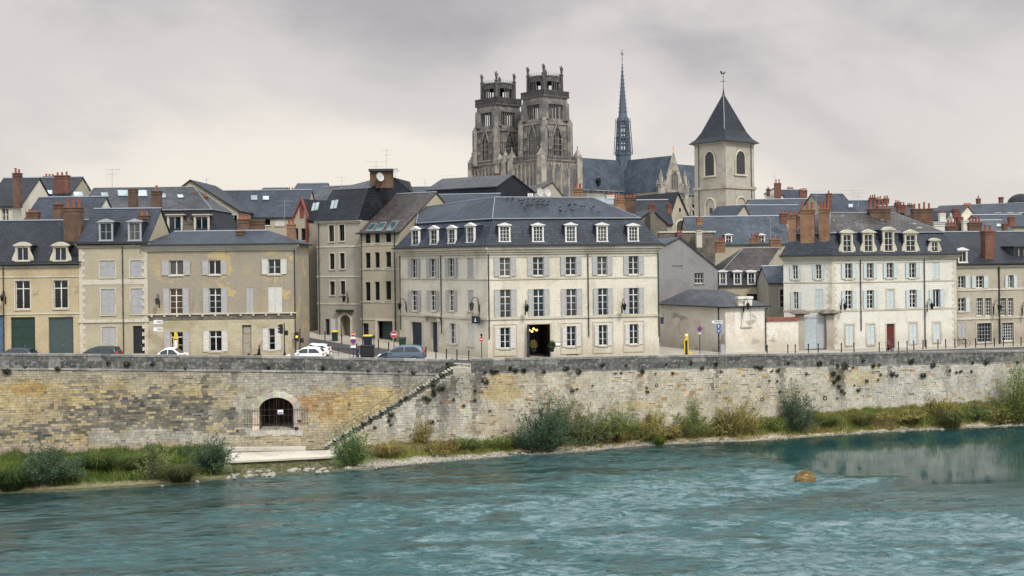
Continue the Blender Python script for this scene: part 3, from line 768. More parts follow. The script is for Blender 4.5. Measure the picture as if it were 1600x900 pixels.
def build_bank():
 pxs = list(range(-420, 2001, 5)); vs = [-2.5, -0.8, -0.3, -0.1] + [i / 22 for i in range(23)] + [1.12]
 V = []; Fc = []; C = []
 for px in pxs:
  for v in vs: V.append(tuple(bank_pt(px, v)))
 n = len(vs)
 for i in range(len(pxs) - 1):
  for j in range(n - 1):
   Fc.append([i * n + j, (i + 1) * n + j, (i + 1) * n + j + 1, i * n + j + 1])
   px, v = pxs[i], vs[j]; x, y, z = V[i * n + j]
   nn = mnoise.noise((x * 0.5, y * 0.8, 4.0)); n2 = mnoise.noise((x * 2.3, y * 2.3, 14.0))
   left = 1 - sm(310, 350, px)
   c = mixc((0.17, 0.145, 0.095), (0.13, 0.12, 0.055), min(1, max(0, 0.5 + nn)))
   gravel = (1 - sm(0.22, 0.42, v + 0.12 * nn)) * sm(500, 600, px)
   c = mixc(c, mixc((0.33, 0.30, 0.24), (0.22, 0.2, 0.16), 0.5 + 0.7 * n2), gravel)
   sand = sm(900, 1050, px) * (1 - sm(0.4, 0.55, v)) ; c = mixc(c, (0.32, 0.26, 0.175), sand * 0.8 * (0.6 + 0.5 * nn))
   c = mixc(c, (0.045, 0.052, 0.018), left * 0.8); c = mixc(c, (0.085, 0.075, 0.05), sm(330, 360, px) * (1 - sm(500, 580, px)) * .85)
   if left and 0.0 < v < 0.14: c = (0.13, 0.115, 0.06)
   if v < 0.02: c = mixc(c, (0.05, 0.055, 0.035), 0.75)
   k = 1 + 0.25 * n2; C.append(tuple(a * k for a in c))
 o = raw_mesh('river_bank', V, Fc, M['bank'], smooth=True, cols=C); tag(o, kind='structure')
build_bank()

# ------------------------------------------------------------------ water
def build_water():
 X = np.concatenate([[-900, -300, -140, -100, -80, -68], np.arange(-60, 70, 0.17), [76, 90, 120, 180, 400, 900]])
 Y = np.concatenate([[-300, -60, 0, 25, 40, 47], np.arange(50.5, 80, 0.17), np.arange(80, 121, 0.22), [124, 130]])
 GX, GY = np.meshgrid(X, Y, indexing='ij')
 a = GX / np.maximum(GY, 1); b = (WATER_Z - CZ) / np.maximum(GY, 1)
 PX = 800 + FPX * (a * _c - b * _s); PY = HPY - FPX * (a * _s + b * _c)
 def sms(lo, hi, x): t = np.clip((x - lo) / (hi - lo), 0, 1); return t * t * (3 - 2 * t)
 def vnoise(x, y, seed):
  r = np.random.default_rng(seed); T = r.random((256, 256))
  xi = np.floor(x).astype(int); yi = np.floor(y).astype(int); fx = x - xi; fy = y - yi
  fx = fx * fx * (3 - 2 * fx); fy = fy * fy * (3 - 2 * fy)
  g = lambda i, j: T[i % 256, j % 256]
  return (g(xi, yi) * (1 - fx) + g(xi + 1, yi) * fx) * (1 - fy) + (g(xi, yi + 1) * (1 - fx) + g(xi + 1, yi + 1) * fx) * fy
 big = vnoise(GX * 0.10 + 3, GY * 0.22, 1) * 0.6 + vnoise(GX * 0.27, GY * 0.5, 2) * 0.4
 # how rough the surface is: glassy at the right bank, slick along the left bank, choppy in the stream
 wl = np.interp(PX.ravel(), [w[0] for w in WLINE], [w[1] for w in WLINE]).reshape(PX.shape)
 below = PY - wl
 amp = 0.35 + 0.65 * sms(8, 75, below + 30 * (big - 0.5))
 tong = (PX - 1085) / 325 ; tl = 802 - tong * 59          # lower edge of the riffle behind the straw islet
 calm = sms(1010, 1150, PX) * (1 - sms(0, 8, PY - (705 + 38 * sms(1150, 1330, PX))))
 calm = np.maximum(calm, sms(1370, 1430, PX) * (1 - sms(-12, 22, PY - 766 - 24 * (big - 0.5))))
 calm2 = sms(1075, 1130, PX) * sms(0, 5, PY - tl) * (1 - sms(-8, 10, PY - (812 - 0.03 * (PX - 1025)) - 30 * (big - 0.5)))
 amp = amp * (1 - 0.992 * calm) * (1 - 0.8 * calm2)
 # rippled streaks between slick patches, drawn out along the current
 fx = GX * 0.97 + GY * 0.25; fy = GY * 0.97 - GX * 0.12
 st = 0.42 * vnoise(fx * 0.13 + 9, fy * 0.42, 21) + 0.34 * vnoise(fx * 0.34, fy * 1.0, 22) + 0.24 * vnoise(fx * 0.8, fy * 2.1, 23)
 chop = sms(100, 1000, PX) * 0.12 - 0.03 + sms(770, 860, PY) * 0.06 * sms(600, 1200, PX)
 amp = amp * (0.16 + 1.15 * sms(0.36, 0.64, st + chop))
 amp = amp * (1 - 0.55 * (1 - sms(200, 700, PX - (PY - 750) * 1.2)))
 amp = np.clip(amp, 0.004, 1.3)
 Z = np.zeros_like(GX); r = np.random.default_rng(7)
 wx = GX + 1.5 * vnoise(GX * 0.2, GY * 0.3, 5); wy = GY + 1.5 * vnoise(GX * 0.2, GY * 0.3, 6)
 for i in range(52):
  lam = 0.7 * 7.0 ** (r.random() ** 1.3); ang = r.normal(0.12, 0.42) + math.pi / 2; k = 2 * math.pi / lam
  ph = r.random() * 6.28; Am = 0.0085 * lam ** 0.75
  Z += Am * (2 * (0.5 + 0.5 * np.sin(k * (wx * math.cos(ang) * 0.6 + wy * math.sin(ang)) + ph)) ** 1.9 - 0.9)
 Z += 0.07 * (vnoise(GX * 0.7, GY * 1.6, 11) - 0.5) + 0.05 * (vnoise(GX * 1.7, GY * 3.0, 12) - 0.5)
 Z = Z * amp
 # raised lip of the riffle
 lip = np.exp(-((PY - tl) / 3.0) ** 2) * sms(1060, 1120, PX) * (1 - sms(1385, 1410, PX)); Z += 0.05 * lip
 V = np.stack([GX, GY, WATER_Z + Z], -1).reshape(-1, 3); ny = len(Y); nx = len(X)
 i = np.arange(nx - 1)[:, None] * ny + np.arange(ny - 1)[None, :]; i = i.ravel()
 F = np.stack([i, i + ny, i + ny + 1, i + 1], 1)
 me = bpy.data.meshes.new('river'); me.vertices.add(len(V)); me.vertices.foreach_set('co', V.ravel())
 me.loops.add(len(F) * 4); me.loops.foreach_set('vertex_index', F.ravel())
 me.polygons.add(len(F)); me.polygons.foreach_set('loop_start', np.arange(0, len(F) * 4, 4)); me.polygons.foreach_set('loop_total', np.full(len(F), 4))
 me.update(); me.polygons.foreach_set('use_smooth', np.ones(len(F), bool))
 at = me.attributes.new('chop', 'FLOAT', 'POINT'); at.data.foreach_set('value', amp.ravel().astype(np.float32))
 sh = me.attributes.new('shoal', 'FLOAT', 'POINT'); sh.data.foreach_set('value', (np.clip(1 - below / 110, 0, 1) * (1 - sms(900, 1300, PX)) * (0.5 + 0.8 * big)).ravel().astype(np.float32))
 t = NT('teal river water'); g = t.map((1, 1, 1), 'Object')
 ch = t.n('ShaderNodeAttribute', attribute_name='chop').outputs['Fac']; so = t.n('ShaderNodeAttribute', attribute_name='shoal').outputs['Fac']
 n0 = t.noise(t.map((0.10, 0.3, 1), 'Object'), 1.0, 5, 0.6, 0.4)
 c = t.mix(t.ramp(n0, 0.3, 0.7), WATER_A, WATER_B)
 c = t.mix(t.math('MULTIPLY', so, 0.75), c, (0.016, 0.018, 0.013))
 n1 = t.noise(t.map((0.75, 1.9, 1), 'Object'), 1.0, 7, 0.68, 0.5); n2 = t.noise(t.map((0.6, 1.7, 1), 'Object', (5, 3, 0)), 2.6, 5, 0.66, 0.4)
 # rippled streaks lightened in the base colour, standing in for sky glints
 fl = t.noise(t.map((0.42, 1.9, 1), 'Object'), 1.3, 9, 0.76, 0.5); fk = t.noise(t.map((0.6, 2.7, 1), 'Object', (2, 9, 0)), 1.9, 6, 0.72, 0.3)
 glint = t.math('ADD', t.math('MULTIPLY', t.math('ADD', fl, fk), 0.5), t.math('MULTIPLY', ch, 0.20))
 c = t.mix(t.ramp(glint, 0.46, 0.78, 0, 0.9), c, (0.048, 0.126, 0.132)); c = t.mix(t.ramp(glint, 0.71, 0.80, 0, 0.6), c, (0.23, 0.31, 0.345))
 h = t.math('ADD', t.math('MULTIPLY', n1, 1.0), t.math('MULTIPLY', n2, 0.6)); h = t.math('MULTIPLY', h, ch)
 t.bump(h, 1.0, 0.5)
 t.p.inputs['IOR'].default_value = 1.33
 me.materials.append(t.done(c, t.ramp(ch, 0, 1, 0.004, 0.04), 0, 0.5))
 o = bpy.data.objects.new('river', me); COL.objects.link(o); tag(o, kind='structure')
WATER_A = (0.006, 0.020, 0.022); WATER_B = (0.009, 0.038, 0.042)
build_water()

# ================================================================== BUILDING KIT
def zoomer(x0, y0, kx, ky): return lambda x, y: (x0 + x * kx, y0 + y * ky)
z0c = lambda x, y: (x, y)
z1 = zoomer(0, 240, 320 / 873, 330 / 900); z2 = zoomer(220, 240, 320 / 873, 330 / 900); z3 = zoomer(440, 220, 260 / 669, 350 / 900)
z4 = zoomer(610, 270, 1 / 3, 1 / 3); z5 = zoomer(820, 270, 1 / 3, 1 / 3); z6 = zoomer(1000, 270, 1 / 3, 1 / 3); z7 = zoomer(1200, 270, 1 / 3, 1 / 3); z8 = zoomer(1380, 270, 1 / 3, 1 / 3)
za = zoomer(720, 80, 200 / 783, 230 / 900); zb = zoomer(880, 60, 220 / 762, 260 / 900); zc = zoomer(1060, 100, 160 / 576, 250 / 900)
zr6 = zoomer(1180, 270, 420 / 1600, 130 / 495); zr5 = zoomer(880, 280, 240 / 1600, 120 / 800)

class Fac:
 """a facade plane from A to B (left to right as seen from the river); local x along it, y into the house, z up"""
 def __init__(s, A, B, off=0.0):
  A = Vector((*A[:2], 0)); B = Vector((*B[:2], 0)); s.t = (B - A).normalized(); s.n = Vector((-s.t.y, s.t.x, 0))
  s.A = A + s.n * off; s.B = B + s.n * off; s.L = (B - A).length
  s.M = Matrix(((s.t.x, s.n.x, 0, s.A.x), (s.t.y, s.n.y, 0, s.A.y), (0, 0, 1, 0), (0, 0, 0, 1)))
  s.open = []
 def off(s, d): return Fac(s.A, s.B, d)
 def hit(s, px, py):
  a, b = ray(px, py)
  # (a*Y, Y) on the line A + q t
  den = a * s.t.y - s.t.x
  Y = (s.A.x * s.t.y - s.A.y * s.t.x) / den
  q = (a * Y - s.A.x) * s.t.x + (Y - s.A.y) * s.t.y
  return q, CZ + b * Y
 def rect(s, cv, x0, x1, y0, y1):
  xm, ym = (x0 + x1) / 2, (y0 + y1) / 2
  l = s.hit(*cv(x0, ym))[0]; r = s.hit(*cv(x1, ym))[0]; t = s.hit(*cv(xm, y0))[1]; b = s.hit(*cv(xm, y1))[1]
  return l, r, b, t
 def w(s, q, d, z): return s.M @ Vector((q, d, z))

def off_poly(pts, d):
 """move every edge of a counter-clockwise outline inwards by d"""
 n = len(pts); ln = []
 for i in range(n):
  a = Vector(pts[i][:2]); b = Vector(pts[(i + 1) % n][:2]); t = (b - a).normalized(); nn = Vector((-t.y, t.x)); ln.append((a + nn * (d[i] if isinstance(d, (list, tuple)) else d), t))
 out = []
 for i in range(n):
  p, t = ln[i - 1]; q, u = ln[i]; den = t.x * u.y - t.y * u.x
  if abs(den) < 1e-6: out.append((q.x, q.y)); continue
  k = ((q.x - p.x) * u.y - (q.y - p.y) * u.x) / den; out.append((p.x + t.x * k, p.y + t.y * k))
 return out

class Bld:
 def __init__(s, name, label, pts, ze, wall, cat='house', group=None, z0=None, cv=z0c, trim=None):
  s.pts = [tuple(p[:2]) for p in pts]; s.ze = ze; s.wm = wall; s.cv = cv; s.trim = trim or wall
  bx = sum(p[0] for p in s.pts) / len(s.pts); by = sum(p[1] for p in s.pts) / len(s.pts)
  s.z0 = (min(gz(*p) for p in s.pts) - 0.6) if z0 is None else z0
  s.root = thing(name, label, cat, (bx, by, gz(bx, by)), group)
  n = len(s.pts); s.f = [Fac(s.pts[i], s.pts[(i + 1) % n]) for i in range(n)]
  s.extra = MB()
 # ---- walls with real openings
 def walls(s, thick=0.30, tops=None):
  mb = MB()
  for i, f in enumerate(s.f):
   mb.M = f.M; ze = s.ze if not tops else tops.get(i, s.ze)
   xs = sorted({0.0, f.L} | {v for o in f.open for v in o[:2]}); zs = sorted({s.z0, ze} | {v for o in f.open for v in o[2:4]})
   xs = [x for x in xs if -1e-6 <= x <= f.L + 1e-6]; zs = [z for z in zs if s.z0 <= z <= ze]
   for z0_, z1_ in zip(zs, zs[1:]):
    run = None
    for x0, x1 in zip(xs, xs[1:]):
     xm, zm = (x0 + x1) / 2, (z0_ + z1_) / 2
     if x1 - x0 < 1e-5 or any(o[0] < xm < o[1] and o[2] < zm < o[3] for o in f.open):
      if run: mb.poly([(run[0], 0, z0_), (run[1], 0, z0_), (run[1], 0, z1_), (run[0], 0, z1_)]); run = None
      continue
     run = (run[0], x1) if run else (x0, x1)
    if run: mb.poly([(run[0], 0, z0_), (run[1], 0, z0_), (run[1], 0, z1_), (run[0], 0, z1_)])
   for o in f.open:
    a, b, c, d = o[:4]; k = thick
    mb.poly([(a, 0, c), (a, k, c), (a, k, d), (a, 0, d)]); mb.poly([(b, 0, c), (b, 0, d), (b, k, d), (b, k, c)])
    mb.poly([(a, 0, d), (a, k, d), (b, k, d), (b, 0, d)]); mb.poly([(a, 0, c), (b, 0, c), (b, k, c), (a, k, c)])
  mb.M = None
  b = len(mb.V); mb.V += s.extra.V; mb.Fc += [[b + i for i in q] for q in s.extra.Fc]; mb.MI += [0] * len(s.extra.Fc)
  s.wall = mb.build('wall', s.wm, s.root); return s.wall
 def gable_fill(s, fi, za, apex_q=None, apex_z=None):
  f = s.f[fi]; q = f.L / 2 if apex_q is None else apex_q
  s.extra.poly([f.w(0, 0, za), f.w(f.L, 0, za), f.w(q, 0, apex_z)])
 # ---- windows, doors
 def window(s, fi, x0, x1, y0, y1, kind='w', cv=None, fm='white_paint', sm_='shutter', gl='glass', panes=(2, 3), transom=0.0, sh=0.5, sill=True, rail=False, f=None, depth=0.17, surround=None, swing=0.12):
  cv = cv or s.cv; f = f or s.f[fi]
  a, b, c, d = f.rect(cv, x0, x1, y0, y1)
  if kind == 'd' or kind == 'g': c = max(c, s.z0)
  if f in s.f: f.open.append((a, b, c, d))
  w = b - a; h = d - c
  if surround:
   m = MB(f.M); k = surround
   m.box(a - k, a - 0.002, -0.035, 0.05, c, d); m.box(b + 0.002, b + k, -0.035, 0.05, c, d); m.box(a - k, b + k, -0.04, 0.05, d + 0.002, d + k)
   m.build('window_surround' if kind not in 'dg' else 'door_surround', M['lime_trim'], s.root)
  if kind in ('w', 'n'):
   m = MB(f.M); e = 0.055; y_ = depth
   m.box(a, a + e, y_, y_ + 0.07, c, d); m.box(b - e, b, y_, y_ + 0.07, c, d)
   m.box(a + e, b - e, y_, y_ + 0.07, c, c + e * 1.4); m.box(a + e, b - e, y_, y_ + 0.07, d - e, d)
   nx, nz = panes
   for i in range(1, nx):
    x = lerp(a, b, i / nx); k = 0.045 if nx == 2 or i * 2 == nx else 0.02; m.box(x - k, x + k, y_ - 0.012, y_ + 0.06, c + e * 1.4, d - e)
   zt = d - e
   if transom:
    zt = lerp(d, c, transom); m.box(a + e, b - e, y_ - 0.015, y_ + 0.065, zt - 0.04, zt + 0.04)
   for j in range(1, nz):
    z = lerp(c, zt, j / nz); m.box(a + e, b - e, y_ + 0.008, y_ + 0.052, z - 0.017, z + 0.017)
   fr = m.build('window', M[fm], s.root)
   m = MB(f.M); m.poly([(a, y_ + 0.035, c), (b, y_ + 0.035, c), (b, y_ + 0.035, d), (a, y_ + 0.035, d)]); m.build('pane', M[gl], fr)
   if sill:
    m = MB(f.M); m.box(a - 0.1, b + 0.1, -0.09, 0.1, c - 0.12, c - 0.003); m.build('sill', s.trim if not isinstance(s.trim, str) else M[s.trim], fr)
   if rail:
    m = MB(f.M)
    for z in (c + 0.25, c + 0.55, c + 0.85): m.tube((a + .02, -0.02, z), (b - .02, -0.02, z), 0.014, n=4)
    m.build('window_rail', M['iron'], fr)
  if kind == 'w' and sh:
   for sg in (-1, 1): s.shutter(f, a, b, c, d, sg, sh * w, M[sm_], swing)
  if kind == 'c':
   m = MB(f.M); m.box(a, b, depth, depth + 0.05, c, d); m.build('window', M['dark_paint'], s.root)
   for sg in (-1, 1):
    q0, q1 = (a + 0.01, (a + b) / 2 - 0.008) if sg < 0 else ((a + b) / 2 + 0.008, b - 0.01)
    s.leaf(f.M, q0, q1, c + 0.02, d - 0.02, 0.02, M[sm_])
   if sill:
    m = MB(f.M); m.box(a - 0.1, b + 0.1, -0.09, 0.1, c - 0.12, c - 0.003); m.build('sill', s.trim, s.root)
  return f, a, b, c, d
 def leaf(s, Mx, q0, q1, c, d, y, mat, th=0.04):
  m = MB(Mx); e = min(0.06, (q1 - q0) * 0.2)
  m.box(q0, q0 + e, y, y + th, c, d); m.box(q1 - e, q1, y, y + th, c, d)
  zs = [c, c + (d - c) * 0.33, c + (d - c) * 0.66, d] if d - c > 1.5 else [c, (c + d) / 2, d]
  for z in zs:
   k0 = z - 0.04 if z != c else z; k1 = z + 0.04 if z != d else z
   if z == c: k1 = z + 0.08
   if z == d: k0 = z - 0.08
   m.box(q0 + e, q1 - e, y + 0.002, y + th - 0.002, k0, k1)
  n = max(3, int((d - c) / 0.085))
  for i in range(n):
   z = lerp(c + 0.06, d - 0.06, (i + 0.5) / n); h = 0.052
   m.poly([(q0 + e, y + 0.008, z - h), (q1 - e, y + 0.008, z - h), (q1 - e, y + 0.034, z + h), (q0 + e, y + 0.034, z + h)])
  return m.build('shutter', mat, s.root)
 def shutter(s, f, a, b, c, d, sg, w, mat, swing=0.12):
  th = random.uniform(0.01, swing)
  # hinge on the jamb, opened flat against the wall with a slight swing
  hx = a if sg < 0 else b
  Rm = Matrix.Translation((hx, -0.03, 0)) @ Matrix.Rotation((th if sg < 0 else -th), 4, 'Z')
  Mx = f.M @ Rm
  if sg < 0: s.leaf(Mx, -w, -0.015, c, d, -0.045, mat)
  else: s.leaf(Mx, 0.015, w, c, d, -0.045, mat)
 def door(s, fi, x0, x1, y0, y1, mat, cv=None, kind='panel', surround=None, lights=False, depth=0.2):
  f, a, b, c, d = s.window(fi, x0, x1, y0, y1, 'd', cv, surround=surround)
  m = MB(f.M); y_ = depth
  m.box(a, b, y_, y_ + 0.06, c, d)
  n = 2 if b - a > 1.1 else 1
  if kind == 'panel':
   for i in range(n):
    q0, q1 = lerp(a, b, i / n) + 0.1, lerp(a, b, (i + 1) / n) - 0.1
    for k0, k1 in ((0.08, 0.36), (0.42, 0.66), (0.72, 0.94)):
     m.box(q0, q1, y_ - 0.025, y_ + 0.001, lerp(c, d, k0), lerp(c, d, k1))
  elif kind == 'roller':
   k = int((d - c) / 0.16)
   for i in range(k): z = lerp(c, d, i / k); m.box(a + 0.03, b - 0.03, y_ - 0.02, y_ + 0.001, z + 0.015, z + 0.15)
  dr = m.build('door', M[mat], s.root)
  m = MB(f.M); x = lerp(a, b, 0.5 + 0.06 if n == 2 else 0.85); zz = gz(f.A.x, f.A.y) + 1.05; m.box(x - 0.02, x + 0.02, y_ - 0.1, y_ - 0.026, zz, zz + 0.14); m.build('handle', M['steel'], dr)
  if lights:
   m = MB(f.M); m.box(a + 0.06, b - 0.06, y_ - 0.02, y_ - 0.002, lerp(c, d, 0.72), d - 0.08); m.build('fanlight', M['glass_blue'], dr)
  return f, a, b, c, d
 def band(s, fi, zc, h, out, mat=None, name='string_course', a=0.0, b=None, mb=None):
  f = s.f[fi]; b = f.L if b is None else b
  m = MB(f.M); m.box(a - out, b + out, -out, 0.06, zc - h / 2, zc + h / 2); return m.build(name, mat or s.trim, s.root)
 def cornice(s, edges, z, h=0.5, out=0.35, mat=None):
  """stepped moulding all along the given edges"""
  for i in edges:
   f = s.f[i]; m = MB(f.M)
   for k, (a, b, o) in enumerate(((0, 0.3, 0.35), (0.303, 0.62, 0.65), (0.623, 1.0, 1.0))):
    m.box(-out * o, f.L + out * o, -out * o, 0.05, z - h + h * a, z - h + h * b)
   m.build('cornice', mat or s.trim, s.root)
 def gutter(s, edges, z, out=0.45):
  for i in edges:
   f = s.f[i]; m = MB(f.M); m.box(-out, f.L + out, -out - 0.1, -out + 0.05, z - 0.02, z + 0.12); m.build('gutter', M['pipe'], s.root)
 def pipe(s, fi, px, y_top=None, y_bot=None, cv=None, r=0.055, mat='pipe'):
  f = s.f[fi]; cv = cv or s.cv; q = f.hit(*cv(px, y_top))[0]; zt = f.hit(*cv(px, y_top))[1]; zb_ = f.hit(*cv(px, y_bot))[1] if y_bot else s.z0
  m = MB(f.M); m.tube((q, -0.1, zt), (q, -0.1, zb_), r); m.tube((q, -0.1, zt), (q + 0.1, -0.35, zt + 0.18), r)
  z = zb_ + 1
  while z < zt: m.tube((q, -0.1, z), (q, -0.1, z + 0.06), r * 1.5); z += 2.0
  m.build('downpipe', M[mat], s.root)
 # ---- roofs
 def roof(s, faces, mat, name='roof', th=0.0):
  m = MB()
  for q in faces: m.poly(q)
  return m.build(name, mat, s.root)
 def gable_roof(s, zr_, mat, ov=0.3, hipL=0.0, hipR=0.0, ge=0.12, fi=0, dep=None, mid=0.5):
  """ridge parallel to facade fi of a four-cornered house"""
  f = s.f[fi]; L = f.L; D = dep or (Vector(s.pts[(fi + 2) % 4]) - Vector(s.pts[(fi + 1) % 4])).length; ze = s.ze; mz = D * mid
  sl = (zr_ - ze) / mz; sb = (zr_ - ze) / (D - mz)
  g = 0 if hipL or hipR else ge
  x0, x1 = (-ge if not hipL else -ov), (L + ge if not hipR else L + ov)
  e = [f.w(x0, -ov, ze - ov * sl), f.w(x1, -ov, ze - ov * sl), f.w(x1, D + ov, ze - ov * sb), f.w(x0, D + ov, ze - ov * sb)]
  r0 = f.w((hipL or -ge), mz, zr_); r1 = f.w(L - hipR if hipR else L + ge, mz, zr_)
  up = Vector((0, 0, 0.14))
  m = MB()
  for q in ([e[0], e[1], r1, r0], [e[2], e[3], r0, r1]): m.poly([p + up for p in q])
  if hipR: m.poly([p + up for p in (e[1], e[2], r1)])
  if hipL: m.poly([p + up for p in (e[3], e[0], r0)])
  # edge thickness
  loop = [e[0], e[1]] + ([r1] if not hipR else []) + [e[2], e[3]] + ([r0] if not hipL else [])
  for a, b in zip(loop, loop[1:] + loop[:1]): m.poly([a, b, b + up, a + up])
  for q in ([e[0], e[1], r1, r0], [e[2], e[3], r0, r1]): m.poly(q)
  r = m.build('roof', mat, s.root)
  m = MB(); m.tube(r0 + up, r1 + up, 0.11, n=5); m.build('ridge', M['lead'], r)
  if not hipL: s.extra.poly([f.w(0, 0, ze), f.w(0, D, ze), f.w(0, mz, zr_)])
  if not hipR: s.extra.poly([f.w(L, 0, ze), f.w(L, D, ze), f.w(L, mz, zr_)])
  s.rf = (f, mz, zr_, ze, sl); s.roof_o = r
  return r
 def skylight(s, x0, x1, y0, y1, cv=None, gl='glass_sky'):
  """a flush roof window on the front slope of the gable roof"""
  f, mz, zr_, ze, sl = s.rf; cv = cv or s.cv
  def on(px, py):
   a, b = ray(*cv(px, py))
   # ray (aY, Y, CZ+bY) against plane z = ze + 0.14 + sl * depth
   # depth = (p - A).n
   k = a * f.n.x + f.n.y; c0 = f.A.dot(f.n)
   Y = (ze + 0.16 - sl * c0 - CZ) / (b - sl * k); return Vector((a * Y, Y, CZ + b * Y))
  q = [on(x0, y1), on(x1, y1), on(x1, y0), on(x0, y0)]
  up = Vector((-f.n.x * sl, -f.n.y * sl, 1)).normalized()
  m = MB(); m.frust(q, [p + up * 0.09 for p in q]); fr = m.build('skylight', M['lead'], s.root)
  c = sum(q, Vector()) / 4; m = MB(); m.poly([c + (p - c) * 0.86 + up * 0.095 for p in q]); m.build('pane', M[gl], fr)
 def mansard(s, zb_, inset, zt, mat, mat_top=None, ov=0.35, ridge=None, tops=None, edge=True):
  """steep lower slope to zb_, then upper slopes to the given ridge points (one per corner) or a hipped top"""
  r0 = off_poly(s.pts, -ov); r1 = off_poly(s.pts, inset); n = len(s.pts); ze = s.ze
  m = MB()
  for i in range(n):
   j = (i + 1) % n; m.poly([(*r0[i], ze), (*r0[j], ze), (*r1[j], zb_), (*r1[i], zb_)])
  m.poly([(*p, ze - 0.02) for p in r0][::-1])
  lo = m.build('mansard', mat, s.root)
  m = MB()
  r1o = off_poly(s.pts, inset - 0.12)
  if ridge:
   for i in range(n):
    j = (i + 1) % n; q = [(*r1o[i], zb_ + 0.06), (*r1o[j], zb_ + 0.06)]
    a, b = ridge[j], ridge[i]
    q += [tuple(a)] + ([tuple(b)] if (Vector(a) - Vector(b)).length > 0.01 else []); m.poly(q)
  m.poly([(*p, zb_ + 0.055) for p in r1o][::-1])
  up = m.build('roof', mat_top or mat, s.root); s.roof_o = up
  m = MB()
  if edge:
   for i in range(n):
    j = (i + 1) % n; m.tube((*r1o[i], zb_ + 0.05), (*r1o[j], zb_ + 0.05), 0.07, n=6)
   m.build('roll_moulding', M['lead'], lo)
  if ridge:
   m = MB()
   for i in range(n):
    m.tube((*r1o[i], zb_ + 0.06), ridge[i], 0.05, n=5); j = (i + 1) % n
    if (Vector(ridge[i]) - Vector(ridge[j])).length > 0.01: m.tube(ridge[i], ridge[j], 0.08, n=5)
   m.build('ridge', M['lead'], up)
  return lo, up
 # ---- dormers
 def dormer(s, f, x0, x1, y0, y1, style='pediment', cv=None, back=1.3, mat='white_paint', gl='glass', ch='slate', panes=(2, 3), fm='white_paint', jw=0.13):
  cv = cv or s.cv; a, b, c, d = f.rect(cv, x0, x1, y0, y1); w = b - a
  ph = {'pediment': 0.26 * w, 'arch': 0.3 * w, 'flat': 0.12, 'big': 0.3 * w}[style]; zt = d - ph
  m = MB(f.M); j = jw
  m.box(a, a + j, 0, 0.22, c, zt); m.box(b - j, b, 0, 0.22, c, zt); m.box(a + j, b - j, 0, 0.22, zt - j, zt); m.box(a - 0.05, b + 0.05, -0.07, 0.2, c - 0.1, c - 0.002)
  if style == 'pediment': m.prism([(a - 0.14, zt + 0.002), (b + 0.14, zt + 0.002), (b + 0.14, zt + 0.07), ((a + b) / 2, d), (a - 0.14, zt + 0.07)], -0.12, 0.25)
  elif style == 'flat': m.box(a - 0.15, b + 0.15, -0.2, back, zt + 0.002, d)
  else:
   m.box(a - 0.16, b + 0.16, -0.12, 0.25, zt + 0.002, zt + 0.13)
   if style == 'arch': arc = [(lerp(b + 0.12, a - 0.12, k / 10), zt + 0.132 + (ph - 0.13) * math.sin(math.pi * k / 10)) for k in range(11)]
   else: arc = [(b + 0.12, zt + 0.132), ((a + b) / 2, d), (a - 0.12, zt + 0.132)]
   m.prism(arc, -0.1, 0.25)
   if mat == 'lime_trim':   # scrolled feet
    for sg, x in ((-1, a), (1, b)):
     m.prism([(x, c), (x + sg * 0.34, c), (x + sg * 0.3, c + 0.3), (x + sg * 0.1, c + 0.75), (x, c + 0.95)][::sg], 0.02, 0.2)
  dm = m.build('dormer', M[mat], s.root)
  for x in (a, b - .06):
   m = MB(f.M); m.box(x, x + .06, 0.222, back, c, zt); m.build('cheek', M[ch], dm)
  if style != 'flat':
   m = MB(f.M); e = 0.1; mid = (a + b) / 2
   zz = d - 0.02 if style != 'arch' else d - 0.05
   if style == 'arch':
    ar = [(lerp(b + e, a - e, k / 8), zt + 0.06 + (ph - 0.06) * math.sin(math.pi * k / 8)) for k in range(9)]
    for p, q in zip(ar, ar[1:]): m.poly([(p[0], 0.25, p[1]), (q[0], 0.25, q[1]), (q[0], back + 0.9, q[1]), (p[0], back + 0.9, p[1])])
   else:
    m.poly([(a - e, 0.25, zt + 0.05), (mid, 0.25, zz), (mid, back + 1.0, zz), (a - e, back + 0.2, zt + 0.05)]); m.poly([(b + e, 0.25, zt + 0.05), (b + e, back + 0.2, zt + 0.05), (mid, back + 1.0, zz), (mid, 0.25, zz)])
   m.build('dormer_roof', M[ch], dm)
  g0, g1, h0, h1 = a + j, b - j, c, zt - j; m = MB(f.M); y_ = 0.1
  m.box(g0, g0 + 0.04, y_, y_ + 0.06, h0, h1); m.box(g1 - 0.04, g1, y_, y_ + 0.06, h0, h1); m.box(g0 + .04, g1 - .04, y_, y_ + 0.06, h0, h0 + 0.06)
  for i in range(1, panes[0]): x = lerp(g0, g1, i / panes[0]); m.box(x - 0.025, x + 0.025, y_ - 0.01, y_ + 0.05, h0 + .06, h1)
  for i in range(1, panes[1]): z = lerp(h0, h1, i / panes[1]); m.box(g0 + .04, g1 - .04, y_ + 0.006, y_ + 0.045, z - 0.017, z + 0.017)
  m.build('window', M[fm], dm)
  m = MB(f.M); m.poly([(g0, y_ + 0.03, h0), (g1, y_ + 0.03, h0), (g1, y_ + 0.03, h1), (g0, y_ + 0.03, h1)]); m.build('pane', M[gl], dm)
  return dm
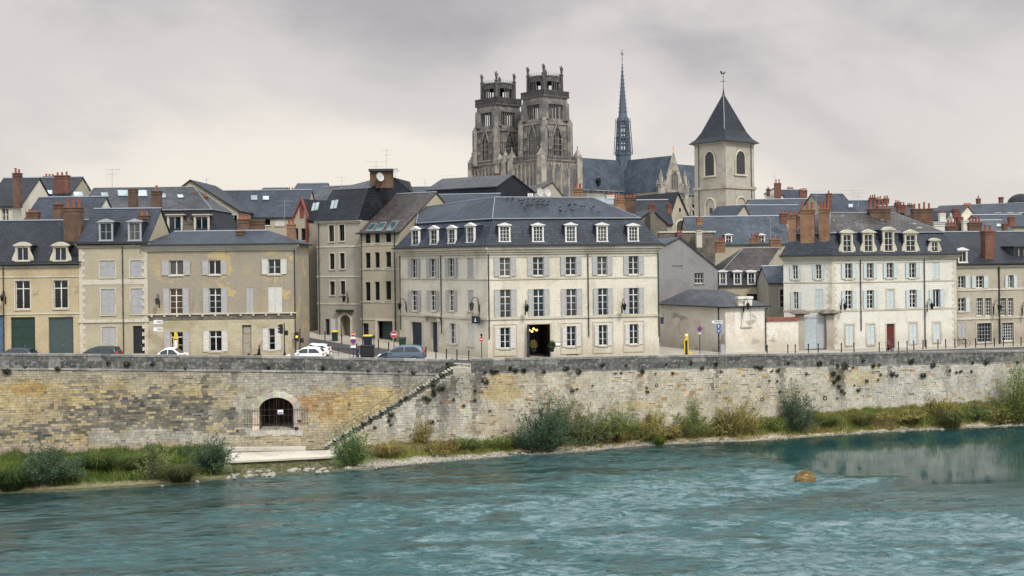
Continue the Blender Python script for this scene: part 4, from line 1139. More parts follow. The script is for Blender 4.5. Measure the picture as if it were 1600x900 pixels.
 # ---- chimneys
 def chimney(s, x0, x1, y0, y1, Y, pots=3, mat='brick', dep=0.75, cv=None, fac=None, pot_h=0.55, pm='pot', cap=True, foot=None):
  cv = cv or s.cv
  if fac is None: fac = Fac((-500, Y), (500, Y))
  a, b, c, d = fac.rect(cv, x0, x1, y0, y1); m = MB(fac.M)
  c0 = c
  m.box(a, b, 0, dep, c0, d - 0.42 if cap else d)
  if cap:
   m.box(a - 0.05, b + 0.05, -0.05, dep + 0.05, d - 0.415, d - 0.25); m.box(a, b, 0, dep, d - 0.247, d - 0.12); m.box(a - 0.07, b + 0.07, -0.07, dep + 0.07, d - 0.117, d)
  ch = m.build('chimney', M[mat], s.root)
  for i in range(pots):
   x = lerp(a, b, (i + 0.5) / pots); h = pot_h * random.uniform(0.8, 1.15); r = min(0.15, (b - a) / pots * 0.42)
   m = MB(fac.M); m.lathe([(r * 1.05, d), (r * 0.85, d + h * 0.15), (r * 0.75, d + h * 0.85), (r * 0.95, d + h * 0.87), (r * 0.95, d + h)], x, dep / 2, 8); m.build('chimney_pot', M[pm], ch)
  return ch
 def antenna(s, px, py0, py1, Y, w=1.2, n=5, cv=None, tilt=0.0):
  cv = cv or s.cv; t = P(*cv(px, py0), Y); b = P(*cv(px, py1), Y); m = MB(); m.tube(b, t, 0.025, n=4)
  for k in range(2):
   z = t.z - 0.05 - 0.55 * k; l = w * (1 - 0.35 * k); m.tube((t.x - l / 2, t.y, z), (t.x + l / 2, t.y + l * 0.2, z + tilt), 0.018, n=4)
   for i in range(n): x = t.x - l / 2 + l * i / (n - 1); m.tube((x, t.y - 0.28, z), (x, t.y + 0.28, z), 0.012, n=4)
  m.build('antenna', M['steel'], s.root)
 def dish(s, px, py, r, Y, cv=None, up=0.5):
  cv = cv or s.cv; c = P(*cv(px, py), Y); m = MB()
  pr = [(0.02, 0), (r * 0.5, r * 0.05), (r * 0.85, r * 0.15), (r, r * 0.22)]
  m.lathe(pr, 0, 0, 16, cap=False)
  D = Vector((.75, -.8, .3)).normalized(); Q = D.to_track_quat('Z', 'Y').to_matrix().to_4x4(); Q.translation = c
  m.V = [tuple(Q @ Vector(v)) for v in m.V]
  d = m.build('satellite_dish', M['dish'], s.root)
  m = MB(); m.tube(c, c - Vector((0, 0, up)) - D * 0.1, 0.03); m.tube(c - D * 0.0, c + D * r * 0.9, 0.015); m.build('dish_arm', M['steel'], d)

def rectpts(A, B, D, splay=0.0):
 f = Fac(A, B); b = f.w(f.L - splay, D, 0); a = f.w(splay, D, 0); return [tuple(A[:2]), tuple(B[:2]), (b.x, b.y), (a.x, a.y)]
def house(name, label, x0, x1, Y0, Y1, ye, yr, D, wall, roofm, cv=z0c, hipL=0.0, hipR=0.0, ov=0.25, cat='house', group=None, trim=None, ym=None, z0=None, mid=0.5):
 """plain house: facade between two photo columns, eaves row, ridge row (ridge half way back)"""
 A = XY(cv(x0, 0)[0], Y0); B = XY(cv(x1, 0)[0], Y1); f = Fac(A, B)
 xm = (x0 + x1) / 2
 ze = f.hit(*cv(xm if ym is None else ym, ye))[1]
 h = Bld(name, label, rectpts(A, B, D), ze, wall, cat, group, z0, cv, trim)
 zrr = h.f[0].off(D * mid).hit(*cv(xm if ym is None else ym, yr))[1]
 h.gable_roof(zrr, roofm, ov, hipL, hipR, mid=mid); h.zr = zrr
 return h
def gable_house(name, label, x0, x1, Y0, Y1, ye, yr, D, wall, roofm, cv=z0c, xa=None, ov=0.15, cat='house', group=None, trim=None, yeR=None):
 """a house whose gable wall faces the river"""
 A = XY(cv(x0, 0)[0], Y0); B = XY(cv(x1, 0)[0], Y1); f = Fac(A, B)
 ze = f.hit(*cv(x0, ye))[1]; zeR = f.hit(*cv(x1, yeR))[1] if yeR is not None else ze
 xa = (x0 + x1) / 2 if xa is None else xa; qa, za_ = f.hit(*cv(xa, yr))
 h = Bld(name, label, rectpts(A, B, D), min(ze, zeR), wall, cat, group, None, cv, trim)
 f = h.f[0]; L = f.L; lo = min(ze, zeR)
 for d in (0, D): h.extra.poly([f.w(0, d, lo), f.w(L, d, lo), f.w(L, d, zeR), f.w(qa, d, za_), f.w(0, d, ze)])
 m = MB(); up = 0.13
 sl, sr = (za_ - ze) / max(0.1, qa), (za_ - zeR) / max(0.1, L - qa)
 for (q0, z0_), (q1, z1_) in (((-ov, ze - ov * sl), (qa, za_)), ((qa, za_), (L + ov, zeR - ov * sr))):
  m.frust([f.w(q0, -ov, z0_), f.w(q1, -ov, z1_), f.w(q1, D + ov, z1_), f.w(q0, D + ov, z0_)], [f.w(q0, -ov, z0_ + up), f.w(q1, -ov, z1_ + up), f.w(q1, D + ov, z1_ + up), f.w(q0, D + ov, z0_ + up)])
 h.roof_o = m.build('roof', roofm, h.root)
 h.extra.poly([f.w(L, 0, lo), f.w(L, D, lo), f.w(L, D, zeR), f.w(L, 0, zeR)]); h.extra.poly([f.w(0, 0, lo), f.w(0, D, lo), f.w(0, D, ze), f.w(0, 0, ze)])
 h.qa, h.za = qa, za_
 return h

# ------------------------------------------------------------------ wall lanterns (each hangs on a wall: a thing of its own)
def lantern(label, fac, px, py, cv=z0c, side=1, name='wall_lantern', k=1.0):
 q, z = fac.hit(*cv(px, py)); o = fac.w(q, 0, z)
 t = thing(name, label, 'street lamp', o, 'wrought iron lanterns on the house walls')
 m = MB(fac.M); pts = []
 for i in range(9):
  a = math.pi * i / 8; pts.append((q + side * 0.0, -0.12 - 0.38 * k * (1 - math.cos(a)) / 1, z + 0.55 * k + 0.42 * k * math.sin(a)))
 m.path([(q, -0.02, z - 0.35 * k), (q, -0.12, z - 0.2 * k), (q, -0.12, z + 0.55 * k)] + pts, 0.03 * k, 5); m.box(q - 0.06, q + 0.06, -0.03, 0.0, z - 0.5 * k, z + 0.3 * k)
 m.path([(q, -0.03, z + 0.25 * k), (q, -0.3 * k, z + 0.62 * k), (q, -0.5 * k, z + 0.8 * k)], 0.018 * k, 4)
 m.build('bracket', M['iron'], t)
 y = -0.88 * k; zt = z + 0.52 * k
 m = MB(fac.M); m.lathe([(0.03, zt + 0.1 * k), (0.1 * k, zt), (0.24 * k, zt - 0.1 * k), (0.22 * k, zt - 0.13 * k)], q, y, 6)
 m.lathe([(0.12 * k, zt - 0.62 * k), (0.05 * k, zt - 0.68 * k), (0.02, zt - 0.74 * k)], q, y, 6)
 for i in range(6):
  a = 2 * math.pi * i / 6; m.tube((q + 0.2 * k * math.cos(a), y + 0.2 * k * math.sin(a), zt - 0.12 * k), (q + 0.12 * k * math.cos(a), y + 0.12 * k * math.sin(a), zt - 0.62 * k), 0.014, n=4)
 h = m.build('lamp_head', M['iron'], t)
 m = MB(fac.M); m.lathe([(0.185 * k, zt - 0.14 * k), (0.11 * k, zt - 0.61 * k)], q, y, 6); m.build('lamp_glass', M['glass'], h)
 return t
# ================================================================== FRONT ROW ALONG THE QUAY
F0L, F0R = 107.0, 108.0     # distance of the left row
def rowY(px): return lerp(F0L, F0R, (px + 10) / 470)
# --- ochre house at the far left
A, B = XY(-150, rowY(-12)), XY(124.5, rowY(124.5)); f = Fac(A, B)
b1 = Bld('ochre_house', 'ochre house at the left edge with two stone dormers and a green gate', rectpts(A, B, 9.5), f.hit(*z1(170, 466))[1], M['yellow'], cv=z1, trim=M['lime_trim'])
zz = f.off(4.75).hit(*z1(150, 291))[1]; b1.gable_roof(zz, M['slate_dark'], ov=0.3)
for x0, x1, y0, y1 in ((66, 128, 542, 663), (229, 289, 540, 660)): b1.window(0, x0, x1, y0, y1, 'n', fm='white_paint', panes=(2, 1), transom=0.28, surround=0.14, rail=True)
b1.door(0, 46, 150, 697, 852, 'door_green'); b1.door(0, 207, 313, 697, 852, 'roller', kind='roller'); b1.door(0, -30, 17, 680, 850, 'shop_blue')
fd = b1.f[0].off(0.0)
for x0, x1, y0 in ((65, 126, 376), (226, 288, 376)): b1.dormer(fd, x0, x1, y0, 456, 'arch', mat='lime_trim', ch='slate_dark', back=2.0, gl='glass_blue', panes=(2, 1), jw=0.16)
b1.cornice([0], b1.ze - 0.05, 0.4, 0.28); b1.band(0, b1.f[0].hit(*z1(170, 525))[1], 0.14, 0.06); b1.band(0, b1.f[0].hit(*z1(170, 682))[1], 0.14, 0.06)
b1.pipe(0, 15, 470); b1.gutter([0], b1.ze, 0.36)
b1.chimney(271, 344, 228, 480, 109.5, 3, 'brick_sooty', dep=0.9, cv=z1, pot_h=0.95); b1.walls()
# --- middle house with grey shutters
A, B = XY(124.6, rowY(124.6) - .05), XY(231, rowY(231) - .05); f = Fac(A, B)
b2 = Bld('shuttered_house', 'narrow pale ochre house with closed grey shutters and stone quoins, second from the left', rectpts(A, B, 9.5), f.hit(*z1(480, 381))[1], M['yellow_pale'], cv=z1, trim=M['lime_trim'])
zz = b2.f[0].off(4.75).hit(*z1(450, 241))[1]; b2.gable_roof(zz, M['slate'], ov=0.3)
for x0, x1, y0, y1 in ((427, 491, 456, 527), (555, 618, 455, 525), (431, 490, 577, 686), (558, 620, 575, 683), (435, 495, 738, 815)): b2.window(0, x0, x1, y0, y1, 'c', sm_='shutter_grey', surround=0.12)
b2.door(0, 567, 627, 734, 852, 'door_dark'); fd = b2.f[0].off(0.02)
for x0, x1 in ((421, 480), (545, 601)): b2.dormer(fd, x0, x1, 277, 369, 'pediment', mat='grey_paint', ch='slate_dark', gl='glass_blue', fm='grey_paint', back=2.2, panes=(2, 2))
b2.cornice([0], b2.ze - 0.05, 0.4, 0.3); b2.band(0, b2.f[0].hit(*z1(480, 547))[1], 0.5, 0.03, M['lime_trim']); b2.band(0, b2.f[0].hit(*z1(480, 713))[1], 0.3, 0.1)
def quoins(b, fi, side, z0, z1_, mat, w=(0.55, 0.32), h=0.36, out=0.02):
 f = b.f[fi]; m = MB(f.M); z = z0; k = 0
 while z < z1_ - 0.1:
  ww = w[k % 2]; zz = min(z + h, z1_)
  if side < 0: m.box(-out, ww, -out, 0.04, z + 0.006, zz - 0.006)
  else: m.box(f.L - ww, f.L + out, -out, 0.04, z + 0.006, zz - 0.006)
  z += h; k += 1
 m.build('quoins', mat, b.root)
quoins(b2, 0, -1, 0.3, b2.ze - 0.5, M['lime_trim']); quoins(b2, 0, 1, 0.3, b2.ze - 0.5, M['lime_trim'])
b2.pipe(0, 523, 385); b2.gutter([0], b2.ze, 0.36)
b2.chimney(588, 632, 262, 330, 110.5, 2, 'brick_sooty', cv=z1); b2.walls()
# --- long house with patchy stucco
A, B = XY(231.2, rowY(231)), XY(462, rowY(462)); f = Fac(A, B)
b3 = Bld('patchy_stucco_house', 'long house of peeling brown-grey stucco with white shutters at the street corner', rectpts(A, B, 9.0), f.hit(*z2(350, 386))[1], M['patchy'], cv=z2, trim=M['lime_trim'])
zz = b3.f[0].off(4.5).hit(*z2(330, 336))[1]; b3.gable_roof(zz, M['slate'], ov=0.4, hipL=1.4, hipR=3.4)
for x0, x1, y0, y1 in ((121, 181, 455, 518), (289, 341, 455, 516)): b3.window(0, x0, x1, y0, y1, 'w', panes=(2, 1), sm_='shutter')
b3.window(0, 543, 596, 450, 514, 'w', panes=(2, 2), sm_='shutter_white', gl='glass_blue')
b3.window(0, 123, 178, 575, 684, 'w', panes=(2, 3), transom=0.28, gl='glass_lit', rail=False); b3.window(0, 291, 343, 573, 681, 'w', panes=(2, 3), transom=0.28, rail=True)
b3.window(0, 449, 480, 570, 680, 'c'); b3.window(0, 543, 602, 567, 678, 'c', sm_='shutter_white')
b3.window(0, 127, 180, 760, 850, 'w', panes=(2, 2), transom=0.25); b3.window(0, 293, 345, 755, 843, 'w', panes=(2, 1), transom=0.3, sm_='shutter_white'); b3.window(0, 546, 572, 745, 838, 'w', panes=(1, 3), sm_='shutter_white', sh=1.0)
b3.door(0, 432, 472, 730, 860, 'door_grey', lights=True)
zsc = b3.f[0].hit(*z2(340, 690))[1]
# stone ground storey: a facing that leaves the openings free
def facing(b, fi, z0, z1_, mat, name, out=0.03):
 f = b.f[fi]; mb = MB(f.M); xs = sorted({0.0, f.L} | {v for o in f.open for v in o[:2]}); zs = sorted({z0, z1_} | {min(max(v, z0), z1_) for o in f.open for v in o[2:4]})
 for a, c in zip(zs, zs[1:]):
  for p, q in zip(xs, xs[1:]):
   if q - p < 1e-4 or c - a < 1e-4: continue
   if any(o[0] < (p + q) / 2 < o[1] and o[2] < (a + c) / 2 < o[3] for o in f.open): continue
   mb.box(p, q, -out, 0.0, a, c)
 return mb.build(name, mat, b.root)
facing(b3, 0, b3.z0, zsc - 0.42, M['ashlar'], 'ashlar_facing')
m = MB(b3.f[0].M); m.box(0.0, b3.f[0].L + 0.05, -0.05, 0.02, zsc - 0.40, zsc + 0.12); m.build('brown_band', M['rubble'], b3.root)
m = MB(b3.f[0].M); m.box(-0.05, b3.f[0].L + 0.1, -0.18, 0.02, zsc + 0.125, zsc + 0.24); sh_ = m.build('ledge', M['lime_trim'], b3.root)
for i in range(12):
 q = lerp(0.4, b3.f[0].L - 0.4, i / 11); m = MB(b3.f[0].M); m.box(q - 0.09, q + 0.09, -0.17, 0.0, zsc - 0.06, zsc + 0.122); m.build('corbel', M['lime_trim'], sh_)
b3.cornice([0], b3.ze - 0.08, 0.55, 0.38); b3.gutter([0], b3.ze - 0.08, 0.46); b3.pipe(0, 655, 392)
b3.chimney(406, 436, 328, 366, 110.5, 0, 'brick_sooty', cv=z2); b3.chimney(412, 462, 278, 340, 112.5, 3, 'brick_sooty', cv=z2); b3.chimney(466, 522, 285, 340, 112.8, 0, 'brick_sooty', cv=z2); b3.chimney(622, 654, 300, 372, 111, 2, 'brick', cv=z2)
b3.walls()

# --- narrow red-trimmed gable house, glass slot, greige corner block and its neighbour up the side street
b4 = gable_house('red_gable_house', 'tall narrow cream house with a red-trimmed pointed gable, behind the street corner', 50, 109, 131, 130, 312, 238, 9, M['beige'], M['slate_dark'], cv=z3, xa=82)
for y0, y1 in ((352, 400), (460, 535), (566, 640)): b4.window(0, 78, 96, y0, y1, 'n', fm='dark_paint', panes=(1, 2)); b4.window(0, 55, 67, y0, y1, 'n', fm='dark_paint', panes=(1, 2))
b4.window(0, 68, 77, 252, 308, 'n', fm='red_trim', panes=(1, 1)) if False else None
m = MB(b4.f[0].M); r4 = b4.f[0].rect(z3, 101, 109, 312, 770); m.box(r4[0], r4[1], -0.12, 0.1, b4.z0, r4[3]); m.build('red_pier', M['red_trim'], b4.root)
f4 = b4.f[0]
for p, q in (((50, 312), (82, 236)), ((82, 236), (109, 312))):
 a, c = f4.hit(*z3(*p)), f4.hit(*z3(*q)); m = MB(f4.M); m.frust([(a[0], -0.25, a[1] - .1), (c[0], -0.25, c[1] - .1), (c[0], 0.1, c[1] - .1), (a[0], 0.1, a[1] - .1)], [(a[0], -0.25, a[1] + .25), (c[0], -0.25, c[1] + .25), (c[0], 0.1, c[1] + .25), (a[0], 0.1, a[1] + .25)]); m.build('gable_trim', M['red_trim'], b4.root)
a = f4.rect(z3, 74, 88, 250, 310); m = MB(f4.M); m.prism([(a[0], a[2]), (a[1], a[2]), (a[1], a[3] - 0.5), ((a[0] + a[1]) / 2, a[3]), (a[0], a[3] - 0.5)], -0.06, 0.05); m.build('gable_niche', M['red_trim'], b4.root)
m = MB(f4.M); a = f4.rect(z3, 68, 100, 640, 660); m.box(a[0], a[1], -0.15, 0.1, a[2], a[3]); m.build('red_sill', M['red_trim'], b4.root)
b4.door(0, 70, 98, 676, 800, 'door_dark'); b4.walls()
A, B = XY(z3(109, 0)[0], 133), XY(z3(147, 0)[0], 132.5)
b4g = Bld('glass_stairwell', 'dark glazed stairwell in the gap beside the red-trimmed gable', rectpts(A, B, 6), P(*z3(128, 322), 132.5).z, M['door_dark'], cv=z3, cat='stairwell')
m = MB(); q = [b4g.f[0].w(x, d, b4g.ze) for x, d in ((0, 0), (b4g.f[0].L, 0), (b4g.f[0].L, 6), (0, 6))]; m.frust(q, [p + Vector((0, 0, .2)) for p in q]); m.build('roof', M['lead'], b4g.root)
for x in (112, 121, 131, 140):
 a = b4g.f[0].rect(z3, x, x + 2, 330, 760); m = MB(b4g.f[0].M); m.box(a[0], a[1], -0.1, 0.02, b4g.z0, b4g.ze); m.build('mullion', M['grey_paint'], b4g.root)
for y in (370, 430, 500, 570, 640, 700): 
 z = b4g.f[0].hit(*z3(125, y))[1]; m = MB(b4g.f[0].M); m.box(0, b4g.f[0].L, -0.06, 0.02, z, z + .12); m.build('transom', M['grey_paint'], b4g.root)
m = MB(b4g.f[0].M); m.poly([(0, -0.03, b4g.z0), (b4g.f[0].L, -0.03, b4g.z0), (b4g.f[0].L, -0.03, b4g.ze), (0, -0.03, b4g.ze)]); m.build('pane', M['glass'], b4g.root)
m = MB(b4g.f[0].M); m.box(-0.8, b4g.f[0].L, -0.8, -0.4, b4g.z0, b4g.f[0].hit(*z3(120, 740))[1]); m.build('plinth', M['red_trim'], b4g.root); b4g.walls()

A, B = XY(z3(146, 0)[0], 127), XY(z3(318, 0)[0], 124.5); f = Fac(A, B)
b5 = Bld('greige_apartment_block', 'greige block with dark slate mansard, arched porch and dishes on its chimney', rectpts(A, B, 15), f.hit(*z3(232, 321))[1], M['beige_grey'], cat='apartment block', cv=z3, trim=M['lime_trim'])
for x0, x1, y0, y1 in ((190, 211, 340, 405), (232, 253, 337, 402), (194, 213, 453, 516), (235, 254, 451, 514), (195, 214, 565, 620), (237, 256, 563, 618)): b5.window(0, x0, x1, y0, y1, 'n', fm='dark_paint', panes=(2, 1), surround=0.12)
b5.door(0, 176, 193, 716, 800, 'door_dark'); 
f5 = b5.f[0]; a = f5.rect(z3, 237, 277, 702, 810); f5.open.append((a[0], a[1], max(a[2], b5.z0), a[3]))
m = MB(f5.M); x0, x1, c, d = a; w = x1 - x0
m.box(x0 - .3, x0 - .002, -0.08, 0.3, b5.z0, d - .3); m.box(x1 + .002, x1 + .3, -0.08, 0.3, b5.z0, d - .3)
ar = [(lerp(x1 + .3, x0 - .3, k / 10), d - .3 + 0.75 * math.sin(math.pi * k / 10)) for k in range(11)]; ai = [(lerp(x1, x0, k / 10), d - .3 + 0.42 * math.sin(math.pi * k / 10)) for k in range(11)]
for k in range(10): m.prism([ai[k + 1], ai[k], ar[k], ar[k + 1]], -0.08, 0.32)
po = m.build('porch_surround', M['lime_trim'], b5.root)
m = MB(f5.M); m.box(x0, x1, 1.2, 1.3, b5.z0, d); m.build('porch_back', M['beige'], po)
m = MB(f5.M); m.box(x0 + w * .45, x1 - .1, 1.14, 1.19, b5.z0, d - .6); m.build('porch_door', M['door_dark'], po)
m = MB(f5.M); m.poly([(x0, 0, b5.z0), (x0, 1.3, b5.z0), (x0, 1.3, d + .2), (x0, 0, d + .2)]); m.poly([(x1, 0, b5.z0), (x1, 1.3, b5.z0), (x1, 1.3, d + .2), (x1, 0, d + .2)]); m.poly([(x0, 0, d + .05), (x0, 1.3, d + .05), (x1, 1.3, d + .05), (x1, 0, d + .05)]); m.build('porch_side', M['beige'], po)
m = MB(f5.M); q = f5.rect(z3, 224, 290, 678, 688); m.box(q[0], q[1], -0.35, 0, q[2], q[3]); m.build('porch_hood', M['pipe'], po)
b5.window(0, 198, 216, 712, 790, 'c', sm_='shutter_white', sill=False)
for y in (425, 545, 655): b5.band(0, f5.hit(*z3(232, y))[1], 0.16, 0.05)
b5.cornice([0], b5.ze, 0.3, 0.25)
# gambrel roof with a slate-clad end wall towards the corner building
fE = b5.f[1]; pE = [fE.hit(*z3(*p)) for p in ((347, 192), (450, 147), (515, 166), (529, 214))]
pE = [(0.0, b5.ze)] + [(max(0.3, q), z) for q, z in pE]; pE.append((fE.L, b5.ze)); pE[4] = (min(pE[4][0], fE.L - .1), pE[4][1])
m = MB(fE.M); m.prism([(q, z) for q, z in pE][::-1], -0.02, 0.25); m.build('slate_end', M['slate_dark'], b5.root)
f5 = b5.f[0]; r0 = off_poly(b5.pts, -0.3); Lb = f5.L
def on5(s_, d, z): return f5.w(s_, d, z)
zt5 = pE[1][1]; e0 = 0.9
c_ = [on5(-.2, -.3, b5.ze), fE.w(-.3, -.06, b5.ze), fE.w(pE[1][0], -.06, zt5), on5(1.0, pE[1][0], zt5)]
rd = [on5(Lb * .62, pE[2][0], pE[2][1]), fE.w(pE[2][0], -.06, pE[2][1])]
bk_ = [fE.w(pE[4][0], -.06, pE[4][1]), on5(1.0, pE[4][0], pE[4][1]), fE.w(fE.L, -.06, b5.ze), on5(-.2, fE.L, b5.ze), fE.w(pE[3][0], -.06, pE[3][1])]
r1 = [(c_[3].x, c_[3].y), (c_[2].x, c_[2].y)]
m = MB(); m.poly(c_); m.poly([c_[0], c_[3], bk_[1], bk_[3]]); m.poly([bk_[0], bk_[2], bk_[3], bk_[1]]); m.build('mansard', M['slate_dark'], b5.root)
m = MB(); u_ = Vector((0, 0, .04)); m.poly([c_[3] + u_, c_[2] + u_, rd[1], rd[0]]); m.poly([c_[3] + u_, rd[0], bk_[1] + u_]); m.poly([rd[0], rd[1], bk_[4] + u_, bk_[0] + u_, bk_[1] + u_]); m.build('roof', M['slate_grey'], b5.root)
def slope_window(b, pts, Yref, plane_pts, gl='glass_sky', out=0.1):
 """roof window: pixel quad thrown onto the plane through three world points"""
 a, c, d = [Vector(p) for p in plane_pts]; n = (c - a).cross(d - a).normalized()
 if n.y > 0: n = -n
 q = []
 for px, py in pts:
  ra, rb = ray(px, py); D = Vector((ra, 1, rb)); O = Vector((0, 0, CZ)); k = (a - O).dot(n) / D.dot(n); q.append(O + D * k)
 m = MB(); m.frust([p + n * 0.01 for p in q], [p + n * out for p in q]); fr = m.build('skylight', M['lead'], b.root)
 cc = sum(q, Vector()) / len(q); m = MB(); m.poly([cc + (p - cc) * 0.88 + n * (out + 0.005) for p in q]); m.build('pane', M[gl], fr)
pl5 = [(*r0[0], b5.ze), (*r0[1], b5.ze), (*r1[1], zt5)]
for q in ([(120, 283), (132, 282), (140, 250), (128, 251)], [(134, 281), (146, 280), (154, 248), (142, 249)], [(196, 276), (208, 275), (216, 240), (204, 241)], [(210, 274), (222, 273), (230, 238), (218, 239)]): slope_window(b5, [z3(*p) for p in q], 0, pl5)
b5.chimney(355, 446, 122, 190, 127.5, 0, 'brick_sooty', cv=z3, dep=1.0, cap=False)
m = MB(); a = P(*z3(350, 122), 127.4); c = P(*z3(449, 112), 127.4); m.box(a.x, c.x, 127.2, 128.8, a.z - 0.02, c.z); m.build('chimney_slab', M['pipe'], b5.root)
b5.dish(394, 146, 0.52, 127.0, cv=z3); b5.dish(460, 126, 0.45, 127.6, cv=z3); b5.antenna(423, 36, 115, 128, 1.0, cv=z3); b5.antenna(380, 82, 115, 128, 2.2, 6, cv=z3)
b5.pipe(0, 150, 330, cv=z3); b5.walls()

A, B = XY(z3(319, 0)[0], 123.3), XY(z3(479, 0)[0], 120.5); f = Fac(A, B)
b6 = Bld('beige_street_house', 'plain beige house with narrow windows and a garage beside the cream corner building', rectpts(A, B, 14), f.hit(*z3(398, 368))[1], M['beige'], cv=z3, trim=M['lime_trim'])
zz = b6.f[0].off(7).hit(*z3(480, 218))[1]; b6.gable_roof(zz, M['tile_brown'], ov=0.25)
for (x0, x1), k in zip(((337, 357), (375, 394), (419, 440)), (0, -2, -4)):
 for y0, y1 in ((375, 412), (450, 512), (568, 643)): b6.window(0, x0, x1, y0 + k, y1 + k, 'n', fm='dark_paint', panes=(1, 2))
b6.door(0, 385, 447, 724, 822, 'roller', kind='roller', surround=0.25, depth=0.9); b6.door(0, 326, 350, 733, 815, 'door_dark')
for y in (418, 517, 648, 718): b6.band(0, b6.f[0].hit(*z3(398, y))[1], 0.13, 0.05)
for q in ([(340, 366), (365, 365), (385, 333), (360, 333)], [(375, 365), (402, 364), (424, 330), (398, 330)], [(420, 364), (448, 362), (474, 324), (446, 325)]):
 xs_ = [z3(*p)[0] for p in q]; f_, mz, zr_, ze_, sl_ = b6.rf
 pl = [f_.w(0, -0.25, ze_ + 0.14 - .25 * sl_), f_.w(5, -0.25, ze_ + 0.14 - .25 * sl_), f_.w(5, mz, zr_ + 0.14)]
 slope_window(b6, [z3(*p) for p in q], 0, pl, 'glass_green')
b6.pipe(0, 322, 372, cv=z3); b6.pipe(0, 455, 362, cv=z3); b6.gutter([0], b6.ze - .1, 0.3); b6.walls()

# --- the big cream corner building
PL, PC, PR = XY(z4(42, 0)[0], 119.5), XY(762, 107.0), XY(1029.5, 110.2)
fL, fF = Fac(PL, PC), Fac(PC, PR)
bR = fF.w(fF.L - 0.3, 11.5, 0); bC = fF.w(3.0, 15.0, 0); bL = fL.w(1.0, 9.5, 0)
ze7 = lerp(fF.hit(*z4(460, 349))[1], fF.hit(*z5(625, 336))[1], 0.5)
b7 = Bld('cream_corner_building', 'large cream corner building with blue slate mansard and white dormers, mid quay', [PL, PC, PR, (bR.x, bR.y), (bC.x, bC.y), (bL.x, bL.y)], ze7, M['lime'], cat='apartment building', cv=z4, trim=M['lime_trim'])
W2 = dict(panes=(2, 3), gl='glass_blue', sh=0.52)
for x0, x1, y0, y1 in ((99, 126, 405, 493), (186, 213, 403, 491), (272, 300, 400, 490)): b7.window(0, x0, x1, y0, y1, 'w', **W2)
b7.window(0, 361, 390, 395, 489, 'c')
for x0, x1, y0, y1 in ((100, 128, 552, 647), (188, 215, 552, 647), (275, 300, 550, 647)): b7.window(0, x0, x1, y0, y1, 'w', transom=0.25, **W2)
b7.window(0, 362, 390, 550, 649, 'c')
b7.door(0, 98, 148, 700, 840, 'door_blue', lights=True, surround=0.25); b7.door(0, 194, 221, 700, 850, 'door_blue', surround=0.3)
b7.window(0, 280, 307, 706, 803, 'w', sm_='shutter_white', **W2); b7.window(0, 362, 394, 706, 811, 'c', sm_='shutter_white')
m = MB(b7.f[0].M); q = b7.f[0].rect(z4, 166, 240, 662, 672); m.box(q[0], q[1], -0.5, 0, q[2], q[3]); m.box(q[0] + .2, q[0] + .45, -0.35, 0, q[2] - .5, q[2] - .003); m.box(q[1] - .45, q[1] - .2, -0.35, 0, q[2] - .5, q[2] - .003); m.build('door_hood', M['lime_trim'], b7.root)
for cv, x0, x1, y0, y1 in ((z4, 512, 562, 393, 485), (z5, 38, 88, 391, 482), (z5, 192, 240, 391, 480), (z5, 340, 386, 390, 480), (z5, 487, 533, 389, 477)): b7.window(1, x0, x1, y0, y1, 'w', cv=cv, **W2)
for cv, x0, x1, y0, y1 in ((z4, 514, 565, 547, 680), (z5, 41, 90, 545, 676), (z5, 195, 243, 544, 673), (z5, 344, 389, 541, 669), (z5, 489, 534, 539, 665)): b7.window(1, x0, x1, y0, y1, 'w', cv=cv, transom=0.26, rail=True, **W2)
for cv, x0, x1, y0, y1 in ((z4, 515, 562, 725, 823), (z5, 197, 240, 718, 814), (z5, 347, 387, 713, 810), (z5, 491, 532, 709, 804)):
 f, a, b, c, d = b7.window(1, x0, x1, y0, y1, 'w', cv=cv, sm_='shutter_white', **W2)
 m = MB(f.M); w = (b - a); k = 0.62 * w; e = 0.09
 m.box(a - k - e, a - k, -0.045, 0.02, c - 0.75, d + .35); m.box(b + k, b + k + e, -0.045, 0.02, c - 0.75, d + .35); m.box(a - k, b + k, -0.045, 0.02, d + .26, d + .35); m.box(a - k, b + k, -0.06, 0.02, c - 0.75, c - .64)
 m.build('panel_moulding', M['lime_trim'], b7.root)
# open coach entrance with a lit passage
a, b, c, d = b7.f[1].rect(z5, 11, 119, 710, 862); c = b7.z0; b7.f[1].open.append((a, b, c, d)); m = MB(b7.f[1].M)
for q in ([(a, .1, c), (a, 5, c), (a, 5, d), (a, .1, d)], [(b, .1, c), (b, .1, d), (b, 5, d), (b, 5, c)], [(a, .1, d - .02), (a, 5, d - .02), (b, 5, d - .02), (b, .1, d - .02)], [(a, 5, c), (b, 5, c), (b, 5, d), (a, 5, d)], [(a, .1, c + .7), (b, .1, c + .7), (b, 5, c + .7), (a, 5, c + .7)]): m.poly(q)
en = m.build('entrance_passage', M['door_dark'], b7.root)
m = MB(b7.f[1].M); m.box(a - .14, a - .002, -0.07, 0.3, c, d + .12); m.box(b + .002, b + .14, -0.07, 0.3, c, d + .12); m.box(a, b, -0.07, 0.3, d + .002, d + .14); m.build('entrance_surround', M['lime_trim'], en)
m = MB(b7.f[1].M); m.box(a + .02, a + .06, -0.85, 0.05, c + .75, d - .1); m.box(b - .06, b - .02, -0.03, .05, c + .75, d - .1); m.build('entrance_leaf', M['door_blue'], en)
m = MB(b7.f[1].M)
for i in range(5): m.ball((lerp(a, b, 0.16 + 0.1 * i), 1.6 + .3 * (i % 2), d - 0.55 - 0.12 * (i % 3)), 0.13, 0.13, 0.1)
m.build('chandelier', M['glow_warm'], en)
